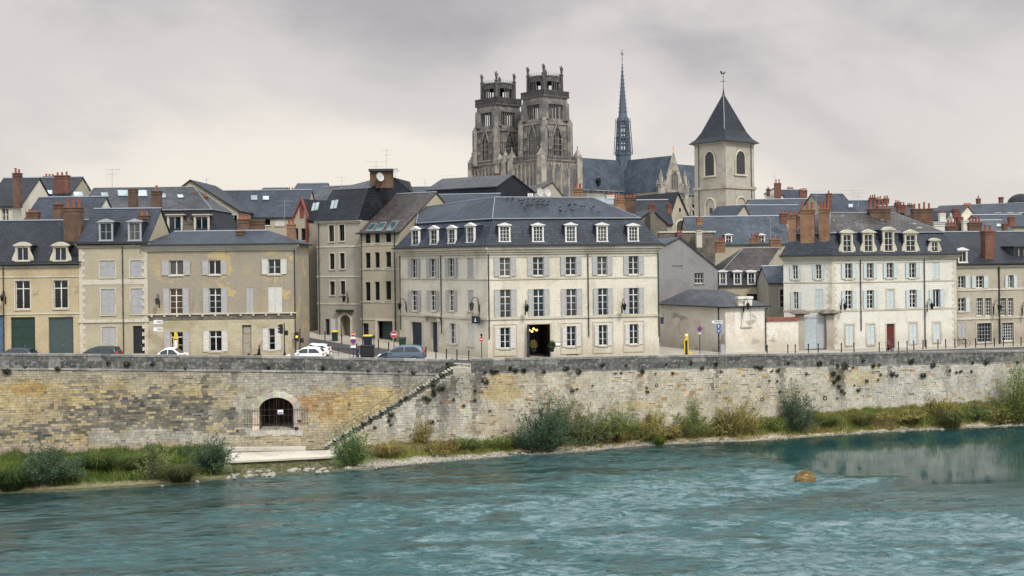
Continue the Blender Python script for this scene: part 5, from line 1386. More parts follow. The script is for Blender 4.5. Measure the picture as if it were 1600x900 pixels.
for fi in (0, 1):
 f = b7.f[fi]
 def zat(cvy): return f.hit(*cvy)[1]
 zA = zat(z4(457, 500)) if fi == 0 else lerp(zat(z4(460, 500)), zat(z5(625, 487)), .5); zB = zat(z4(457, 686)) if fi == 0 else lerp(zat(z4(460, 686)), zat(z5(625, 664)), .5)
 b7.band(fi, zA, 0.14, 0.06); b7.band(fi, zB, 0.26, 0.1); b7.band(fi, ze7 - 1.0, 0.12, 0.05)
b7.cornice([0, 1], ze7, 0.75, 0.42); b7.gutter([0, 1], ze7 + 0.02, 0.5)
b7.pipe(0, 238, 362, 755, cv=z4); b7.pipe(0, 46, 362, cv=z4, y_bot=735); b7.pipe(1, 458, 355, 780, cv=z4); b7.pipe(1, 294, 345, 768, cv=z5); b7.pipe(1, 623, 340, 765, cv=z5)
zb7 = b7.f[1].off(1.5).hit(*z5(100, 217))[1]
RA, RB, RC = P(773, 306.5, 113.5), P(927, 310.5, 116.5), P(655, 327, 126.0)
RA.z = RB.z = (RA.z + RB.z) / 2; RC.z = lerp(RC.z, RA.z, 0.3)
RA7 = RA.copy()
b7.mansard(zb7, 1.45, 0, M['slate'], M['slate'], ov=0.42, ridge=[RC, RA, RB, RB, RA, RC])
fd0, fd1 = b7.f[0].off(-0.1), b7.f[1].off(-0.1)
for x0, x1, y0, y1 in ((98, 132, 250, 337), (184, 219, 247, 333), (268, 303, 245, 328), (355, 391, 234, 324)): b7.dormer(fd0, x0, x1, y0, y1, 'pediment', cv=z4, back=1.5, panes=(2, 3), gl='glass_blue')
for cv, x0, x1, y0, y1 in ((z4, 508, 563, 233, 320), (z4, 667, 717, 233, 319), (z5, 35, 89, 233, 320), (z5, 190, 242, 232, 320), (z5, 337, 389, 232, 319), (z5, 483, 534, 235, 318)):
 if (cv, x0) == (z4, 667): continue
 b7.dormer(fd1, x0, x1, y0, y1, 'pediment', cv=cv, back=1.5, panes=(3, 4), gl='glass_blue')
m = MB(b7.f[1].M); q = b7.f[1].rect(z5, 197, 249, 846, 859); m.box(q[0], q[1], -0.03, 0.0, q[2] + .1, q[3]); m.build('cellar_vent', M['iron'], b7.root)
m = MB(b7.f[1].M); q = b7.f[1].rect(z5, 140, 170, 793, 812); m.box(q[0], q[1], -0.05, 0.0, q[2], q[3]); pq = m.build('plaque', M['door_green'], b7.root)
m = MB(b7.f[1].M); e = .05; m.box(q[0] + e, q[1] - e, -0.056, -0.045, q[2] + e, q[3] - e); m.build('plaque_face', M['sign_white'], pq)
b7.walls()
# stone party pier at its left end
m = MB(); 
# --- low white building with hipped slate roof
Qb, Qc, Qr = XY(z6(95, 0)[0], 123), XY(z6(400, 0)[0], 114.0), XY(z6(590, 0)[0], 115.6)
f8l, f8 = Fac(Qb, Qc), Fac(Qc, Qr); ze8 = f8.hit(*z6(480, 624))[1]
bk = f8.w(f8.L, 9, 0); bk2 = f8l.w(0.5, 7, 0)
b8 = Bld('low_white_building', 'low windowless white building with a hipped slate roof and stained walls', [Qb, Qc, Qr, (bk.x, bk.y), (bk2.x, bk2.y)], ze8, M['white_worn'], cat='outbuilding', cv=z6, trim=M['lime_trim'])
rr = f8.off(4.2); q0, zq = f8l.off(3.6).hit(*z6(300, 547)); Ra = f8l.off(3.6).w(0.8, 0, zq); Rb = P(*z6(398, 545), 119.5); Rb.z = zq
r0 = [(*p, ze8 - .05) for p in off_poly(b8.pts, -0.35)]
b8.roof([[r0[0], r0[1], Rb, Ra], [r0[1], r0[2], Rb], [r0[2], r0[3], Rb], [r0[3], r0[4], Ra, Rb], [r0[4], r0[0], Ra]], M['slate_grey'])
m = MB(); 
for a, c in ((0, 1), (1, 2)): m.tube(r0[a], r0[c], 0.09, n=6)
m.build('gutter', M['pipe'], b8.root)
m = MB(f8.M); q = f8.rect(z6, 460, 523, 580, 720); m.box(q[0], q[1], -0.12, 0.3, f8.hit(*z6(490, 632))[1], q[3] - .25); m.box(q[0] - .1, q[1] + .1, -0.2, 0.4, q[3] - .247, q[3]); dm = m.build('blind_dormer', M['white_worn'], b8.root)
q = f8.rect(z6, 474, 521, 634, 718); m = MB(f8.M); e = .12
m.box(q[0], q[0] + e, -0.06, 0.02, q[2], q[3]); m.box(q[1] - e, q[1], -0.06, 0.02, q[2], q[3]); m.box(q[0] - .1, q[1] + .1, -0.14, 0.02, q[2] - .15, q[2] - .003); m.build('blind_window', M['lime_trim'], b8.root)
b8.pipe(0, 370, 632, cv=z6); b8.pipe(1, 586, 640, cv=z6); b8.walls()
# --- yard wall with tile coping, gate and two gate piers
A, B = XY(z6(592, 0)[0], 115.6), XY(z6(742, 0)[0], 116.4)
yw = Bld('yard_wall', 'white yard wall with flaking render and red tile coping beside the gate', rectpts(A, B, 0.4), Fac(A, B).hit(*z6(665, 694))[1], M['white_worn'], cat='wall', cv=z6)
m = MB(yw.f[0].M); zt = yw.f[0].hit(*z6(665, 678))[1]; m.prism([(-0.0, yw.ze), (yw.f[0].L, yw.ze), (yw.f[0].L, zt), (0, zt)], -0.12, 0.5); m.build('coping', M['coping'], yw.root); yw.walls()
for nm, x0, x1, Y, lb in (('gate_pier', 738, 770, 116.5, 'left stone gate pier with a spreading dark cap'), ('gate_pier', 875, 908, 117.2, 'right stone gate pier with a spreading dark cap')):
 fp = Fac((-500, Y), (500, Y)); a, b, c, d = fp.rect(z6, x0, x1, 668, 850); m = MB(fp.M); g = gz((a + b) / 2 - 500, Y)
 t = thing(nm, lb, 'gate pier', (fp.w((a + b) / 2, .4, g)), 'stone piers of the yard gate'); m.box(a, b, 0, b - a, g - .3, d); m.box(a - .06, b + .06, -.06, b - a + .06, g - .3, g + .4); m.build('shaft', M['grey_stone'], t)
 m = MB(fp.M); zc_ = fp.hit(*z6(755, 655))[1]; w = b - a; m.frust([(a, 0, d + .002), (b, 0, d + .002), (b, w, d + .002), (a, w, d + .002)], [(a - .5, -.5, zc_ - .1), (b + .5, -.5, zc_ - .1), (b + .5, w + .5, zc_ - .1), (a - .5, w + .5, zc_ - .1)])
 m.frust([(a - .55, -.55, zc_ - .098), (b + .55, -.55, zc_ - .098), (b + .55, w + .55, zc_ - .098), (a - .55, w + .55, zc_ - .098)], [(a - .1, -.1, zc_ + .25), (b + .1, -.1, zc_ + .25), (b + .1, w + .1, zc_ + .25), (a - .1, w + .1, zc_ + .25)]); m.build('cap', M['rubble'], t)
fp = Fac(XY(z7(165, 0)[0], 117.1), XY(z7(274, 0)[0], 117.6)); g = gz(*fp.A[:2])
gt = thing('yard_gate', 'pale steel double gate between the two stone piers', 'gate', fp.w(fp.L / 2, 0, g)); zt = fp.hit(*z7(220, 681))[1]; m = MB(fp.M); h2 = fp.hit(*z7(228, 760))[0]
m.box(0, h2 - .02, 0, .08, g + .1, zt); m.build('leaf', M['door_steel'], gt); m = MB(fp.M); m.box(h2 + .02, fp.L, 0.03, .11, g + .1, zt)
m.build('leaf', M['grey_paint'], gt); m = MB(fp.M); m.box(0, fp.L, -.04, .12, zt + .002, zt + .12); m.build('head_rail', M['steel'], gt)

# --- right-hand white building with tall brick chimneys
PL, PC, PR = XY(z7(75, 0)[0], 119.8), XY(z7(302, 0)[0], 118.0), XY(z8(345, 0)[0], 121.6)
fL, fF = Fac(PL, PC), Fac(PC, PR); bR = fF.w(fF.L, 10.5, 0); bC = fF.w(1.0, 12.0, 0); bL = fL.w(0.0, 9.5, 0)
ze9 = lerp(fF.hit(*z7(305, 392))[1], fF.hit(*z8(340, 381))[1], .5)
b9 = Bld('white_corner_house', 'white rendered corner house with pale blue shutters, stone dormers and three tall brick chimneys', [PL, PC, PR, (bR.x, bR.y), (bC.x, bC.y), (bL.x, bL.y)], ze9, M['white_render'], cat='house', cv=z7, trim=M['lime_trim'])
W3 = dict(panes=(2, 3), sm_='shutter_blue', sh=0.55)
for x0, x1, y0, y1 in ((116, 140, 433, 500), (224, 250, 430, 499)): b9.window(0, x0, x1, y0, y1, 'w', **W3)
b9.window(0, 120, 143, 558, 640, 'w', **W3); b9.window(0, 221, 258, 546, 640, 'c', sm_='shutter_blue')
for cv, x0, x1, y0, y1 in ((z7, 361, 394, 425, 497), (z7, 463, 493, 424, 495), (z7, 556, 587, 422, 494), (z8, 121, 152, 423, 493)): b9.window(1, x0, x1, y0, y1, 'w', cv=cv, rail=True, **W3)
b9.window(1, 230, 264, 420, 497, 'c', cv=z8, sm_='shutter_blue')
for cv, x0, x1, y0, y1 in ((z7, 362, 394, 552, 640), (z7, 463, 495, 550, 637), (z8, 123, 155, 548, 633)): b9.window(1, x0, x1, y0, y1, 'w', cv=cv, transom=0.25, **W3)
b9.window(1, 233, 266, 546, 631, 'w', cv=z8, panes=(2, 1), gl='glass_blue', sm_='shutter_blue', sh=0.55); b9.window(1, 557, 591, 547, 636, 'c', sm_='shutter_blue', surround=0.15)
for cv, x0, x1, y0, y1 in ((z7, 365, 400, 712, 808), (z7, 465, 500, 710, 806), (z8, 124, 158, 703, 800), (z8, 235, 267, 702, 794)): b9.window(1, x0, x1, y0, y1, 'c', cv=cv, sm_='shutter_blue', surround=0.2)
b9.door(1, 556, 594, 708, 840, 'door_red', lights=True, surround=0.15)
for fi in (0, 1):
 f = b9.f[fi]; ya = (513, 646) if fi == 0 else (511, 642)
 xx = 190 if fi == 0 else 470
 for y, h in zip(ya, (0.13, 0.22)): b9.band(fi, f.hit(*z7(xx, y))[1], h, 0.06)
 b9.band(fi, ze9 - 0.75, 0.1, 0.05)
quoins(b9, 0, 1, 0, ze9 - .6, M['lime_trim']); quoins(b9, 1, -1, 0, ze9 - .6, M['lime_trim']); quoins(b9, 1, 1, 0, ze9 - .6, M['lime_trim'])
b9.cornice([0, 1], ze9, 0.5, 0.36); b9.gutter([0, 1], ze9 + .02, 0.44); b9.pipe(1, 431, 390, 740); b9.pipe(1, 190, 385, cv=z8)
zb9 = b9.f[1].off(1.0).hit(*z7(420, 284))[1]
RA, RB, RC = P(*z7(292, 186), 123.0), P(*z8(62, 190), 127.5), P(*z7(230, 186), 124)
RB.z = RA.z = RC.z = (RA.z + RB.z) / 2
b9.mansard(zb9, 0.95, 0, M['slate'], M['slate_lichen'], ov=0.38, ridge=[RC, RA, RB, RB, RA, RC])
fd = b9.f[1].off(-0.16)
for k, (cv, x0, x1, y0, y1) in enumerate(((z7, 346, 398, 266, 368), (z7, 446, 498, 264, 367), (z7, 540, 592, 252, 366), (z8, 101, 158, 265, 366))): b9.dormer(fd, x0, x1, y0, y1, 'arch' if k in (0, 2) else 'big', cv=cv, back=1.4, mat='lime_trim', panes=(2, 3), jw=0.2)
b9.dormer(fd, 222, 262, 305, 367, 'arch', cv=z8, back=1.1, mat='lime_trim', panes=(2, 2), jw=0.16)
fc = b9.f[0].off(0.5)
b9.chimney(96, 131, 195, 376, 0, 2, 'brick', fac=fc, dep=.8, pot_h=.5); b9.chimney(151, 217, 172, 374, 0, 3, 'brick', fac=fc.off(-.1), dep=.9, pot_h=.8); b9.chimney(239, 288, 168, 370, 0, 3, 'brick', fac=fc, dep=.9, pot_h=.8)
b9.chimney(478, 575, 168, 255, 125.0, 5, 'brick_sooty', dep=1.0, pot_h=1.0); b9.chimney(143, 234, 168, 250, 127.5, 4, 'brick_sooty', cv=z8, dep=1.0, pot_h=.7)
m = MB(b9.f[1].M); q = b9.f[1].rect(z7, 472, 496, 824, 838); m.box(q[0], q[1], -.03, 0, q[2], q[3]); m.build('cellar_vent', M['iron'], b9.root)
b9.walls()
# --- grey stone house at the right edge
A, B = XY(z8(347, 0)[0], 122.3), XY(1770, 129.6); f = Fac(A, B)
b10 = Bld('grey_stone_house', 'weathered grey limestone house with a tall red chimney at the right edge', rectpts(A, B, 12), lerp(f.hit(*z8(350, 428))[1], f.hit(*z8(650, 424))[1], .5), M['grey_stone'], cv=z8, trim=M['lime_trim'])
zz = b10.f[0].off(6).hit(*z8(480, 282))[1]; b10.gable_roof(zz, M['slate_dark'], ov=0.3, hipL=2.0)
b10.window(0, 352, 384, 484, 540, 'n', panes=(2, 3), gl='glass_blue', rail=True); 
for sg, a_, b_, y0, y1 in ((1, 385, 404, 482, 542), (1, 387, 405, 587, 652)):
 q = b10.f[0].rect(z8, a_, b_, y0, y1); b10.leaf(b10.f[0].M, q[0], q[1], q[2], q[3], -0.06, M['shutter_blue'])
b10.window(0, 434, 470, 484, 540, 'w', panes=(2, 3), sm_='shutter_blue', sh=.55); b10.window(0, 585, 610, 480, 540, 'w', panes=(2, 2), sm_='shutter_blue', sh=.62)
b10.window(0, 352, 385, 587, 650, 'n', panes=(2, 3), rail=True)
for x0, x1 in ((437, 467), (477, 508), (547, 576), (583, 610)): b10.window(0, x0, x1, 586, 670, 'n', panes=(3, 5), surround=.06)
b10.window(0, 352, 388, 700, 773, 'c', sm_='shutter_grey'); b10.window(0, 440, 508, 704, 794, 'n', panes=(5, 5), fm='grey_paint', surround=.12); b10.window(0, 556, 611, 702, 788, 'n', panes=(5, 6), gl='glass_blue', surround=.1)
for y in (548, 682): b10.band(0, lerp(b10.f[0].hit(*z8(350, y))[1], b10.f[0].hit(*z8(650, y - 4))[1], .5), 0.22, 0.08)
b10.cornice([0], b10.ze - .03, .4, .3); b10.gutter([0], b10.ze - .03, .36); b10.pipe(0, 540, 432, r=.09)
fd = b10.f[0].off(-.1); b10.dormer(fd, 352, 395, 350, 419, 'pediment', mat='white_paint', ch='slate_pale', back=2.6, panes=(2, 1)); b10.dormer(b10.f[0].off(1.0), 612, 665, 343, 420, 'flat', mat='dark_paint', ch='slate_pale', back=2.4, panes=(2, 1))
b10.chimney(479, 525, 272, 418, 0, 2, 'brick_red', fac=b10.f[0].off(.6), dep=.8, pot_h=.6); b10.walls()
# ================================================================== ROOFS BEHIND THE FRONT ROW
def add_sky(h, *rects, cv=None, gl='glass_sky'):
 for r in rects: h.skylight(*r, cv=cv, gl=gl)
# ---- left
h = house('back_house', 'cream house with a tall sooty chimney, behind the ochre house at the left edge', -60, 93, 125, 125, 224, 110, 10, M['lime'], M['slate_dark'], z1)
h.window(0, 8, 37, 232, 287, 'n', panes=(2, 2), surround=.25); h.chimney(54, 83, 82, 230, 123.8, 2, 'brick_sooty', pot_h=.5); h.walls()
h = house('back_house', 'dark slate roofed house with two red chimneys high at the far left', 60, 290, 133, 133, 196, 107, 10, M['beige'], M['slate_dark'], z1)
add_sky(h, (198, 224, 158, 175)); h.chimney(231, 289, 92, 170, 134, 3, 'brick_red', pot_h=.4); h.chimney(186, 226, 96, 120, 139, 3, 'brick_red', pot_h=.3); h.walls()
h = house('back_house', 'low gabled house with plain slate roof behind the narrow shuttered house', 100, 392, 119.5, 119.5, 300, 191, 9, M['white_render'], M['slate'], z1)
h.chimney(228, 258, 215, 290, 119.5, 2, 'brick_sooty', pot_h=.3); h.chimney(112, 160, 248, 300, 118.5, 3, 'brick_sooty', pot_h=.25); h.walls()
A, B = XY(z1(292, 0)[0], 128), XY(z1(930, 0)[0], 128); f = Fac(A, B)
h = Bld('mansard_house', 'long mansard house with white attic windows and two thin chimneys behind the left row', rectpts(A, B, 11), f.hit(*z1(600, 352))[1], M['beige'], cv=z1, trim=M['lime_trim'])
zbm = h.f[0].off(.9).hit(*z1(600, 244))[1]; rz = h.f[0].off(5.5).hit(*z1(520, 146))[1]
Ra, Rb = h.f[0].w(1.0, 5.5, rz), h.f[0].w(h.f[0].L - 4.2, 5.5, rz); h.mansard(zbm, .9, 0, M['slate_dark'], M['slate_grey'], ridge=[Ra, Rb, Rb, Ra])
fd = h.f[0].off(-.1)
for x0, x1 in ((622, 668), (712, 778), (826, 892)): h.dormer(fd, x0, x1, 258, 345, 'flat', mat='lime_trim', back=.9, panes=(2, 1), ch='slate_dark', jw=.2, gl='glass_blue')
r1m = off_poly(h.pts, .78); plm = [(*r1m[0], zbm + .06), (*r1m[1], zbm + .06), tuple(Ra)]
for x0, x1, y0, y1 in ((312, 352, 165, 184), (430, 460, 168, 186), (500, 560, 158, 183), (566, 626, 158, 184), (682, 705, 172, 190), (755, 780, 177, 190)): slope_window(h, [z1(x0 + 4, y1), z1(x1 + 4, y1), z1(x1, y0), z1(x0, y0)], 0, plm)
h.chimney(546, 580, 150, 256, 124, 0, 'brick_sooty'); h.chimney(645, 683, 158, 345, 123, 1, 'brick_sooty', pot_h=.7); h.chimney(782, 816, 285, 345, 122, 1, 'rubble', pot_h=.4)
h.chimney(812, 846, 172, 215, 132, 3, 'brick_red', pot_h=.3); h.chimney(850, 880, 182, 220, 132, 2, 'brick_red', pot_h=.3)
h.antenna(478, 66, 145, 131, 1.6); h.antenna(370, 128, 148, 133, .8); h.walls()
h = gable_house('gabled_house', 'beige house with a broad plain gable and dark eaves behind the patchy stucco house', 120, 421, 143, 143, 190, 115, 12, M['beige'], M['slate_dark'], z2, xa=212, yeR=243, ov=.25)
h.window(0, 366, 410, 263, 315, 'n', panes=(3, 1)); h.walls()
h = house('long_slate_house', 'long beige house under a wide slate roof with three skylights, left of the street', 290, 700, 150, 150, 272, 161, 12, M['beige'], M['slate'], z2)
h.window(0, 526, 552, 278, 307, 'n', panes=(1, 1)); h.window(0, 572, 612, 277, 308, 'c', sm_='shutter_white'); add_sky(h, (325, 352, 180, 196), (470, 497, 180, 199), (520, 547, 182, 199))
h.antenna(613, 200, 300, 140, 2.0, cv=z2); h.antenna(280, 108, 150, 152, .6); h.walls()
h = house('far_house', 'small far house with a blue-grey roof and low gable above the long slate roof', 650, 782, 172, 172, 172, 131, 10, M['beige'], M['slate'], z2); h.chimney(624, 652, 152, 175, 172, 2, 'brick_red', pot_h=.3); h.walls()
h = house('far_house', 'far low roof peeping over the long slate roof, left of a red chimney', 505, 606, 176, 176, 170, 150, 9, M['beige'], M['slate_dark'], z2); h.walls()
h = house('far_house', 'far grey roofed house with a tall aerial left of the greige block', 95, 345, 165, 160, 246, 186, 10, M['beige_grey'], M['slate_grey'], z3); h.antenna(242, 145, 190, 160, 1.4, cv=z3); h.walls()
# ---- centre
h = gable_house('gabled_house', 'small cream gable with a black flue pipe behind the beige street house', 112, 243, 137, 138.5, 166, 93, 10, M['beige'], M['slate_dark'], z4, xa=178)
m = MB(); a = P(*z4(187, 122), 136.5); c = P(*z4(187, 172), 136.5); m.tube(c, a, .16, n=8); m.build('flue', M['pipe'], h.root); h.walls()
h = house('back_house', 'plain slate roof just behind the left wing of the cream corner building', 190, 500, 147, 146, 168, 105, 10, M['beige'], M['slate'], z4); h.walls()
h = house('far_house', 'far long slate roof left of the cathedral with a row of small pots', 95, 300, 178, 178, 112, 69, 10, M['beige'], M['slate'], z4)
h.chimney(228, 272, 66, 85, 182, 6, 'brick_sooty', pot_h=.35); h.antenna(160, 30, 70, 178, 1.2); h.antenna(265, 12, 70, 182, 1.8); h.walls()
h = house('far_house', 'far brownish roof with a stout red chimney at the foot of the cathedral', 262, 402, 170, 170, 112, 77, 9, M['beige'], M['slate_grey'], z4); h.chimney(276, 340, 56, 84, 172, 4, 'brick_red', pot_h=.5); h.walls()
h = gable_house('slate_hung_house', 'house with a black slate-hung gable and pale roof, in front of the cathedral towers', 505, 694, 152, 161, 66, 12, 12, M['slate_dark'], M['slate_grey'], z4, xa=571, yeR=104); h.chimney(486, 515, 2, 30, 158, 0, 'brick_red'); h.walls()
h = gable_house('gabled_house', 'small tan gabled house under a brown roof right of the slate-hung gable', 25, 188, 160, 162, 112, 46, 10, M['beige_grey'], M['tile_brown'], z5, xa=128); h.walls()
b7.dish(70, 92, .5, 121, cv=z5, up=1.2); b7.dish(105, 92, .48, 121, cv=z5, up=1.2); b7.chimney(231, 270, 74, 118, 122, 2, 'brick', cv=z5, pot_h=.5)
for x in (17, 26, 35): m = MB(); a = P(*z5(x, 96), 121); c = P(*z5(x, 112), 121); m.tube(c, a, .09, n=6); m.build('vent_pipe', M['sign_white'], b7.root)
# ---- between the cream building and the church
h = house('lean_to', 'pale zinc roofed shed behind the hip of the cream corner building', 300, 540, 140, 140, 262, 205, 5, M['white_render'], M['lead'], zr5); h.chimney(456, 530, 168, 225, 142, 3, 'white_render', pot_h=.3); h.walls()
h = house('back_house', 'slate roofed house with white verges and two sooty chimneys left of the gothic gable', 700, 1150, 158, 158, 470, 226, 10, M['beige_grey'], M['slate_dark'], zr5)
h.chimney(536, 640, 205, 340, 130, 4, 'brick', pot_h=.6); h.chimney(655, 758, 185, 350, 133, 3, 'brick_sooty', pot_h=.4); h.chimney(893, 955, 265, 330, 156, 2, 'brick_red', pot_h=.2); h.chimney(1085, 1130, 260, 360, 156, 1, 'brick_red', pot_h=.2); h.walls()
h = gable_house('gabled_house', 'rough grey-brown stone gable between the cream building and the gothic gable', 810, 1098, 146, 147, 420, 326, 10, M['rubble'], M['slate_dark'], zr5, xa=930, yeR=476); h.chimney(912, 950, 320, 520, 145, 1, 'rubble', pot_h=.1); h.walls()
h = gable_house('gothic_chapel', 'steep gothic stone gable with a pointed arch window below the church tower', 1095, 1340, 172, 174, 470, 140, 20, M['grey_stone'], M['slate_dark'], zr5, xa=1190, yeR=442, ov=.3, cat='chapel')
def pointed(f, cv, x0, x1, y0, y1, ysp, d0, d1, n=6):
 a, b, c, d = f.rect(cv, x0, x1, y0, y1); sp = f.hit(*cv((x0 + x1) / 2, ysp))[1]; mid = (a + b) / 2
 pts = [(a, c), (b, c), (b, sp)]
 for k in range(1, n): t = k / n; pts.append((lerp(b, mid, 1 - math.cos(t * math.pi / 2)), lerp(sp, d, math.sin(t * math.pi / 2) ** 0.9)))
 pts.append((mid, d))
 for k in range(n - 1, 0, -1): t = k / n; pts.append((lerp(a, mid, 1 - math.cos(t * math.pi / 2)), lerp(sp, d, math.sin(t * math.pi / 2) ** 0.9)))
 pts.append((a, sp)); return pts
def pointed_part(root, f, cv, x0, x1, y0, y1, ysp, name, mat, proud=.02, frame=None, fw=.25, fout=.12):
 p = pointed(f, cv, x0, x1, y0, y1, ysp, 0, 0); m = MB(f.M); m.prism(p, -proud, .05); o = m.build(name, mat, root)
 if frame:
  m = MB(f.M); pr = p[2:] + p[:0]
  seq = [p[1]] + p[2:] + [p[0]]
  for a, b in zip(seq, seq[1:]): m.tube((a[0], -fout * .5, a[1]), (b[0], -fout * .5, b[1]), fw / 2, n=6)
  m.build('arch_moulding', frame, o)
 return o, p
pointed_part(h.root, h.f[0], zr5, 1170, 1285, 425, 548, 500, 'arch_window', M['glass'], frame=M['lime_trim'], fw=.3)
m = MB(h.f[0].M); q = h.f[0].rect(zr5, 1205, 1225, 300, 340); m.box(q[0], q[1], -.02, .05, q[2], q[3]); m.build('slit_window', M['glass'], h.root); h.walls()
A, B = XY(z6(97, 0)[0], 140), XY(z6(356, 0)[0], 141); h = Bld('old_stone_wall', 'dark rubble wall with pale coping and potted chimney stub above the grey gable', rectpts(A, B, 1), Fac(A, B).hit(*z6(200, 281))[1], M['rubble'], cat='wall', cv=z6)
m = MB(h.f[0].M); m.box(-.1, h.f[0].L + .1, -.12, 1.1, h.ze + .002, h.ze + .22); m.build('coping', M['concrete'], h.root); h.chimney(266, 291, 270, 350, 139, 1, 'concrete', pot_h=.5); h.chimney(174, 200, 279, 300, 139.5, 2, 'brick_red', cap=False, pot_h=.3); h.walls()
h = gable_house('grey_gable_house', 'grey rendered gable house with two small windows behind the low white building', 40, 367, 128, 129.5, 380, 306, 11, M['grey_render'], M['slate_pale'], z6, xa=185, yeR=450)
h.window(0, 155, 195, 382, 430, 'c', sm_='shutter_white'); h.window(0, 256, 298, 469, 519, 'n', panes=(3, 2)); h.walls()
A, B = XY(z6(372, 0)[0], 133), XY(z6(612, 0)[0], 133); f = Fac(A, B)
h = Bld('three_dormer_house', 'brown roofed house with three arched white dormers right of the grey gable', rectpts(A, B, 10), f.hit(*z6(480, 530))[1], M['yellow_pale'], cv=z6, trim=M['lime_trim'])
zbm = h.f[0].off(.6).hit(*z6(480, 462))[1]; rz = h.f[0].off(5).hit(*z6(560, 352))[1]; Ra, Rb = h.f[0].w(4.0, 5, rz), h.f[0].w(h.f[0].L + 2.5, 5, rz)
h.mansard(zbm, .6, 0, M['slate_dark'], M['tile_brown'], ridge=[Ra, Rb, Rb, Ra], ov=.25); fd = h.f[0].off(-.12)
for x0, x1 in ((372, 406), (439, 475), (503, 541)): h.dormer(fd, x0, x1, 455, 520, 'arch', mat='white_paint', back=.9, panes=(2, 2), ch='slate_dark', gl='glass_blue')
h.chimney(357, 400, 322, 375, 134, 3, 'brick', pot_h=.5); h.chimney(612, 662, 312, 362, 138, 2, 'brick', pot_h=.5); h.window(0, 500, 552, 568, 600, 'n', fm='dark_paint'); h.walls()
h = house('small_blue_roof_house', 'small dark wall house with a blue slate roof beside the white corner house', 604, 700, 127, 127, 515, 442, 6, M['beige_grey'], M['slate_pale'], z6); h.window(0, 656, 676, 545, 634, 'n', panes=(1, 3), surround=.2); h.walls()
h = house('long_slate_house', 'wide pale slate roof with two white dormers in front of the church tower', 245, 720, 152, 152, 332, 208, 12, M['beige'], M['slate_pale'], z6); fd = h.f[0].off(.1)
for x0, x1 in ((399, 431), (553, 586)): h.dormer(fd, x0, x1, 284, 328, 'pediment', back=2.2, panes=(2, 2), ch='slate')
h.chimney(520, 564, 305, 330, 150, 3, 'brick', pot_h=.6); h.chimney(268, 295, 212, 245, 153, 1, 'brick', pot_h=.5); h.chimney(659, 692, 190, 242, 153, 2, 'brick_red', pot_h=.4); h.antenna(612, 210, 330, 148, .9); h.walls()
h = gable_house('gabled_house', 'little cream gable at the right foot of the church tower', 448, 524, 176, 178, 212, 154, 6, M['beige'], M['slate'], z6, xa=487); h.walls()
h = house('far_house', 'blue slate roof running right from the foot of the church tower', 487, 800, 182, 184, 212, 155, 9, M['beige'], M['slate'], z6); h.walls()
h = house('far_house', 'far ribbed slate roof right of the church tower', 540, 860, 205, 205, 178, 126, 10, M['beige'], M['slate'], z6); h.walls()
h = gable_house('gabled_house', 'white rendered gable with a tall red chimney right of the church tower', 590, 668, 222, 221, 100, 66, 9, M['white_render'], M['slate_dark'], z6, xa=640); h.chimney(633, 662, 48, 140, 219, 2, 'brick_red', pot_h=.7); h.chimney(596, 610, 74, 110, 220, 1, 'brick_sooty', pot_h=.4); h.antenna(630, 5, 50, 220, 1.0); h.walls()
h = house('far_house', 'far blue roof with two red chimneys right of the white gable', 660, 792, 226, 226, 140, 82, 9, M['beige'], M['slate'], z6); h.chimney(750, 784, 82, 140, 222, 4, 'brick_red', pot_h=.4); h.chimney(692, 720, 74, 90, 231, 4, 'brick_sooty', pot_h=.4); h.walls()
# ---- right
h = house('back_house', 'slate roof with one skylight and a red chimney behind the white corner house', 440, 628, 160, 161, 250, 130, 10, M['beige'], M['slate'], zr6); add_sky(h, (554, 580, 188, 208)); h.chimney(430, 455, 122, 230, 158, 1, 'brick_red', pot_h=.4); h.chimney(240, 266, 258, 340, 132, 2, 'brick_red', pot_h=.4)
h.antenna(582, 102, 200, 150, 3.0); h.antenna(615, 115, 200, 150, 1.6); h.antenna(362, 108, 250, 150, 2.0); h.walls()
h = house('far_house', 'far slate roof with three pot-topped chimneys behind the white corner house', 600, 840, 185, 186, 252, 168, 10, M['beige'], M['slate'], zr6)
for a, b, y in ((684, 722, 148), (728, 756, 157), (768, 797, 152)): h.chimney(a, b, y, 185, 190, 3, 'brick_sooty', pot_h=.5)
h.walls()
h = house('far_house', 'far brown roof with a broad red chimney left of the sooty four-pot chimney', 795, 1000, 172, 172, 256, 200, 9, M['beige'], M['tile_brown'], zr6)
h.chimney(850, 896, 190, 240, 172, 3, 'brick_red', pot_h=.5); h.chimney(838, 866, 176, 200, 176, 3, 'brick_red', pot_h=.4); h.chimney(910, 940, 190, 210, 176, 3, 'brick_sooty', pot_h=.3); h.walls()
h = house('far_long_house', 'far very long slate roof with small lucarnes on the right skyline', 1040, 1660, 222, 210, 252, 192, 14, M['beige'], M['slate'], zr6, ym=1350)
for x in (1440, 1515, 1580): h.dormer(h.f[0].off(.3), x - 8, x + 14, 236, 252, 'flat', back=2.5, panes=(1, 1))
h.chimney(1323, 1343, 152, 200, 224, 1, 'brick_red', pot_h=.6); h.chimney(1458, 1478, 144, 190, 222, 0, 'brick_red'); h.chimney(1246, 1290, 188, 215, 216, 4, 'brick', pot_h=.3); h.walls()
h = gable_house('gabled_house', 'pale gable topped by red pots on the right skyline', 1212, 1324, 190, 192, 266, 202, 9, M['lime'], M['slate_grey'], zr6, xa=1264); h.walls()
h = gable_house('gabled_house', 'narrow white gable left of the pale gable on the right skyline', 1140, 1194, 186, 187, 278, 228, 9, M['white_render'], M['slate'], zr6, xa=1165); h.chimney(1100, 1134, 240, 290, 184, 2, 'white_render', pot_h=.5); h.chimney(1184, 1218, 215, 270, 185, 1, 'brick_red', pot_h=.4); h.walls()
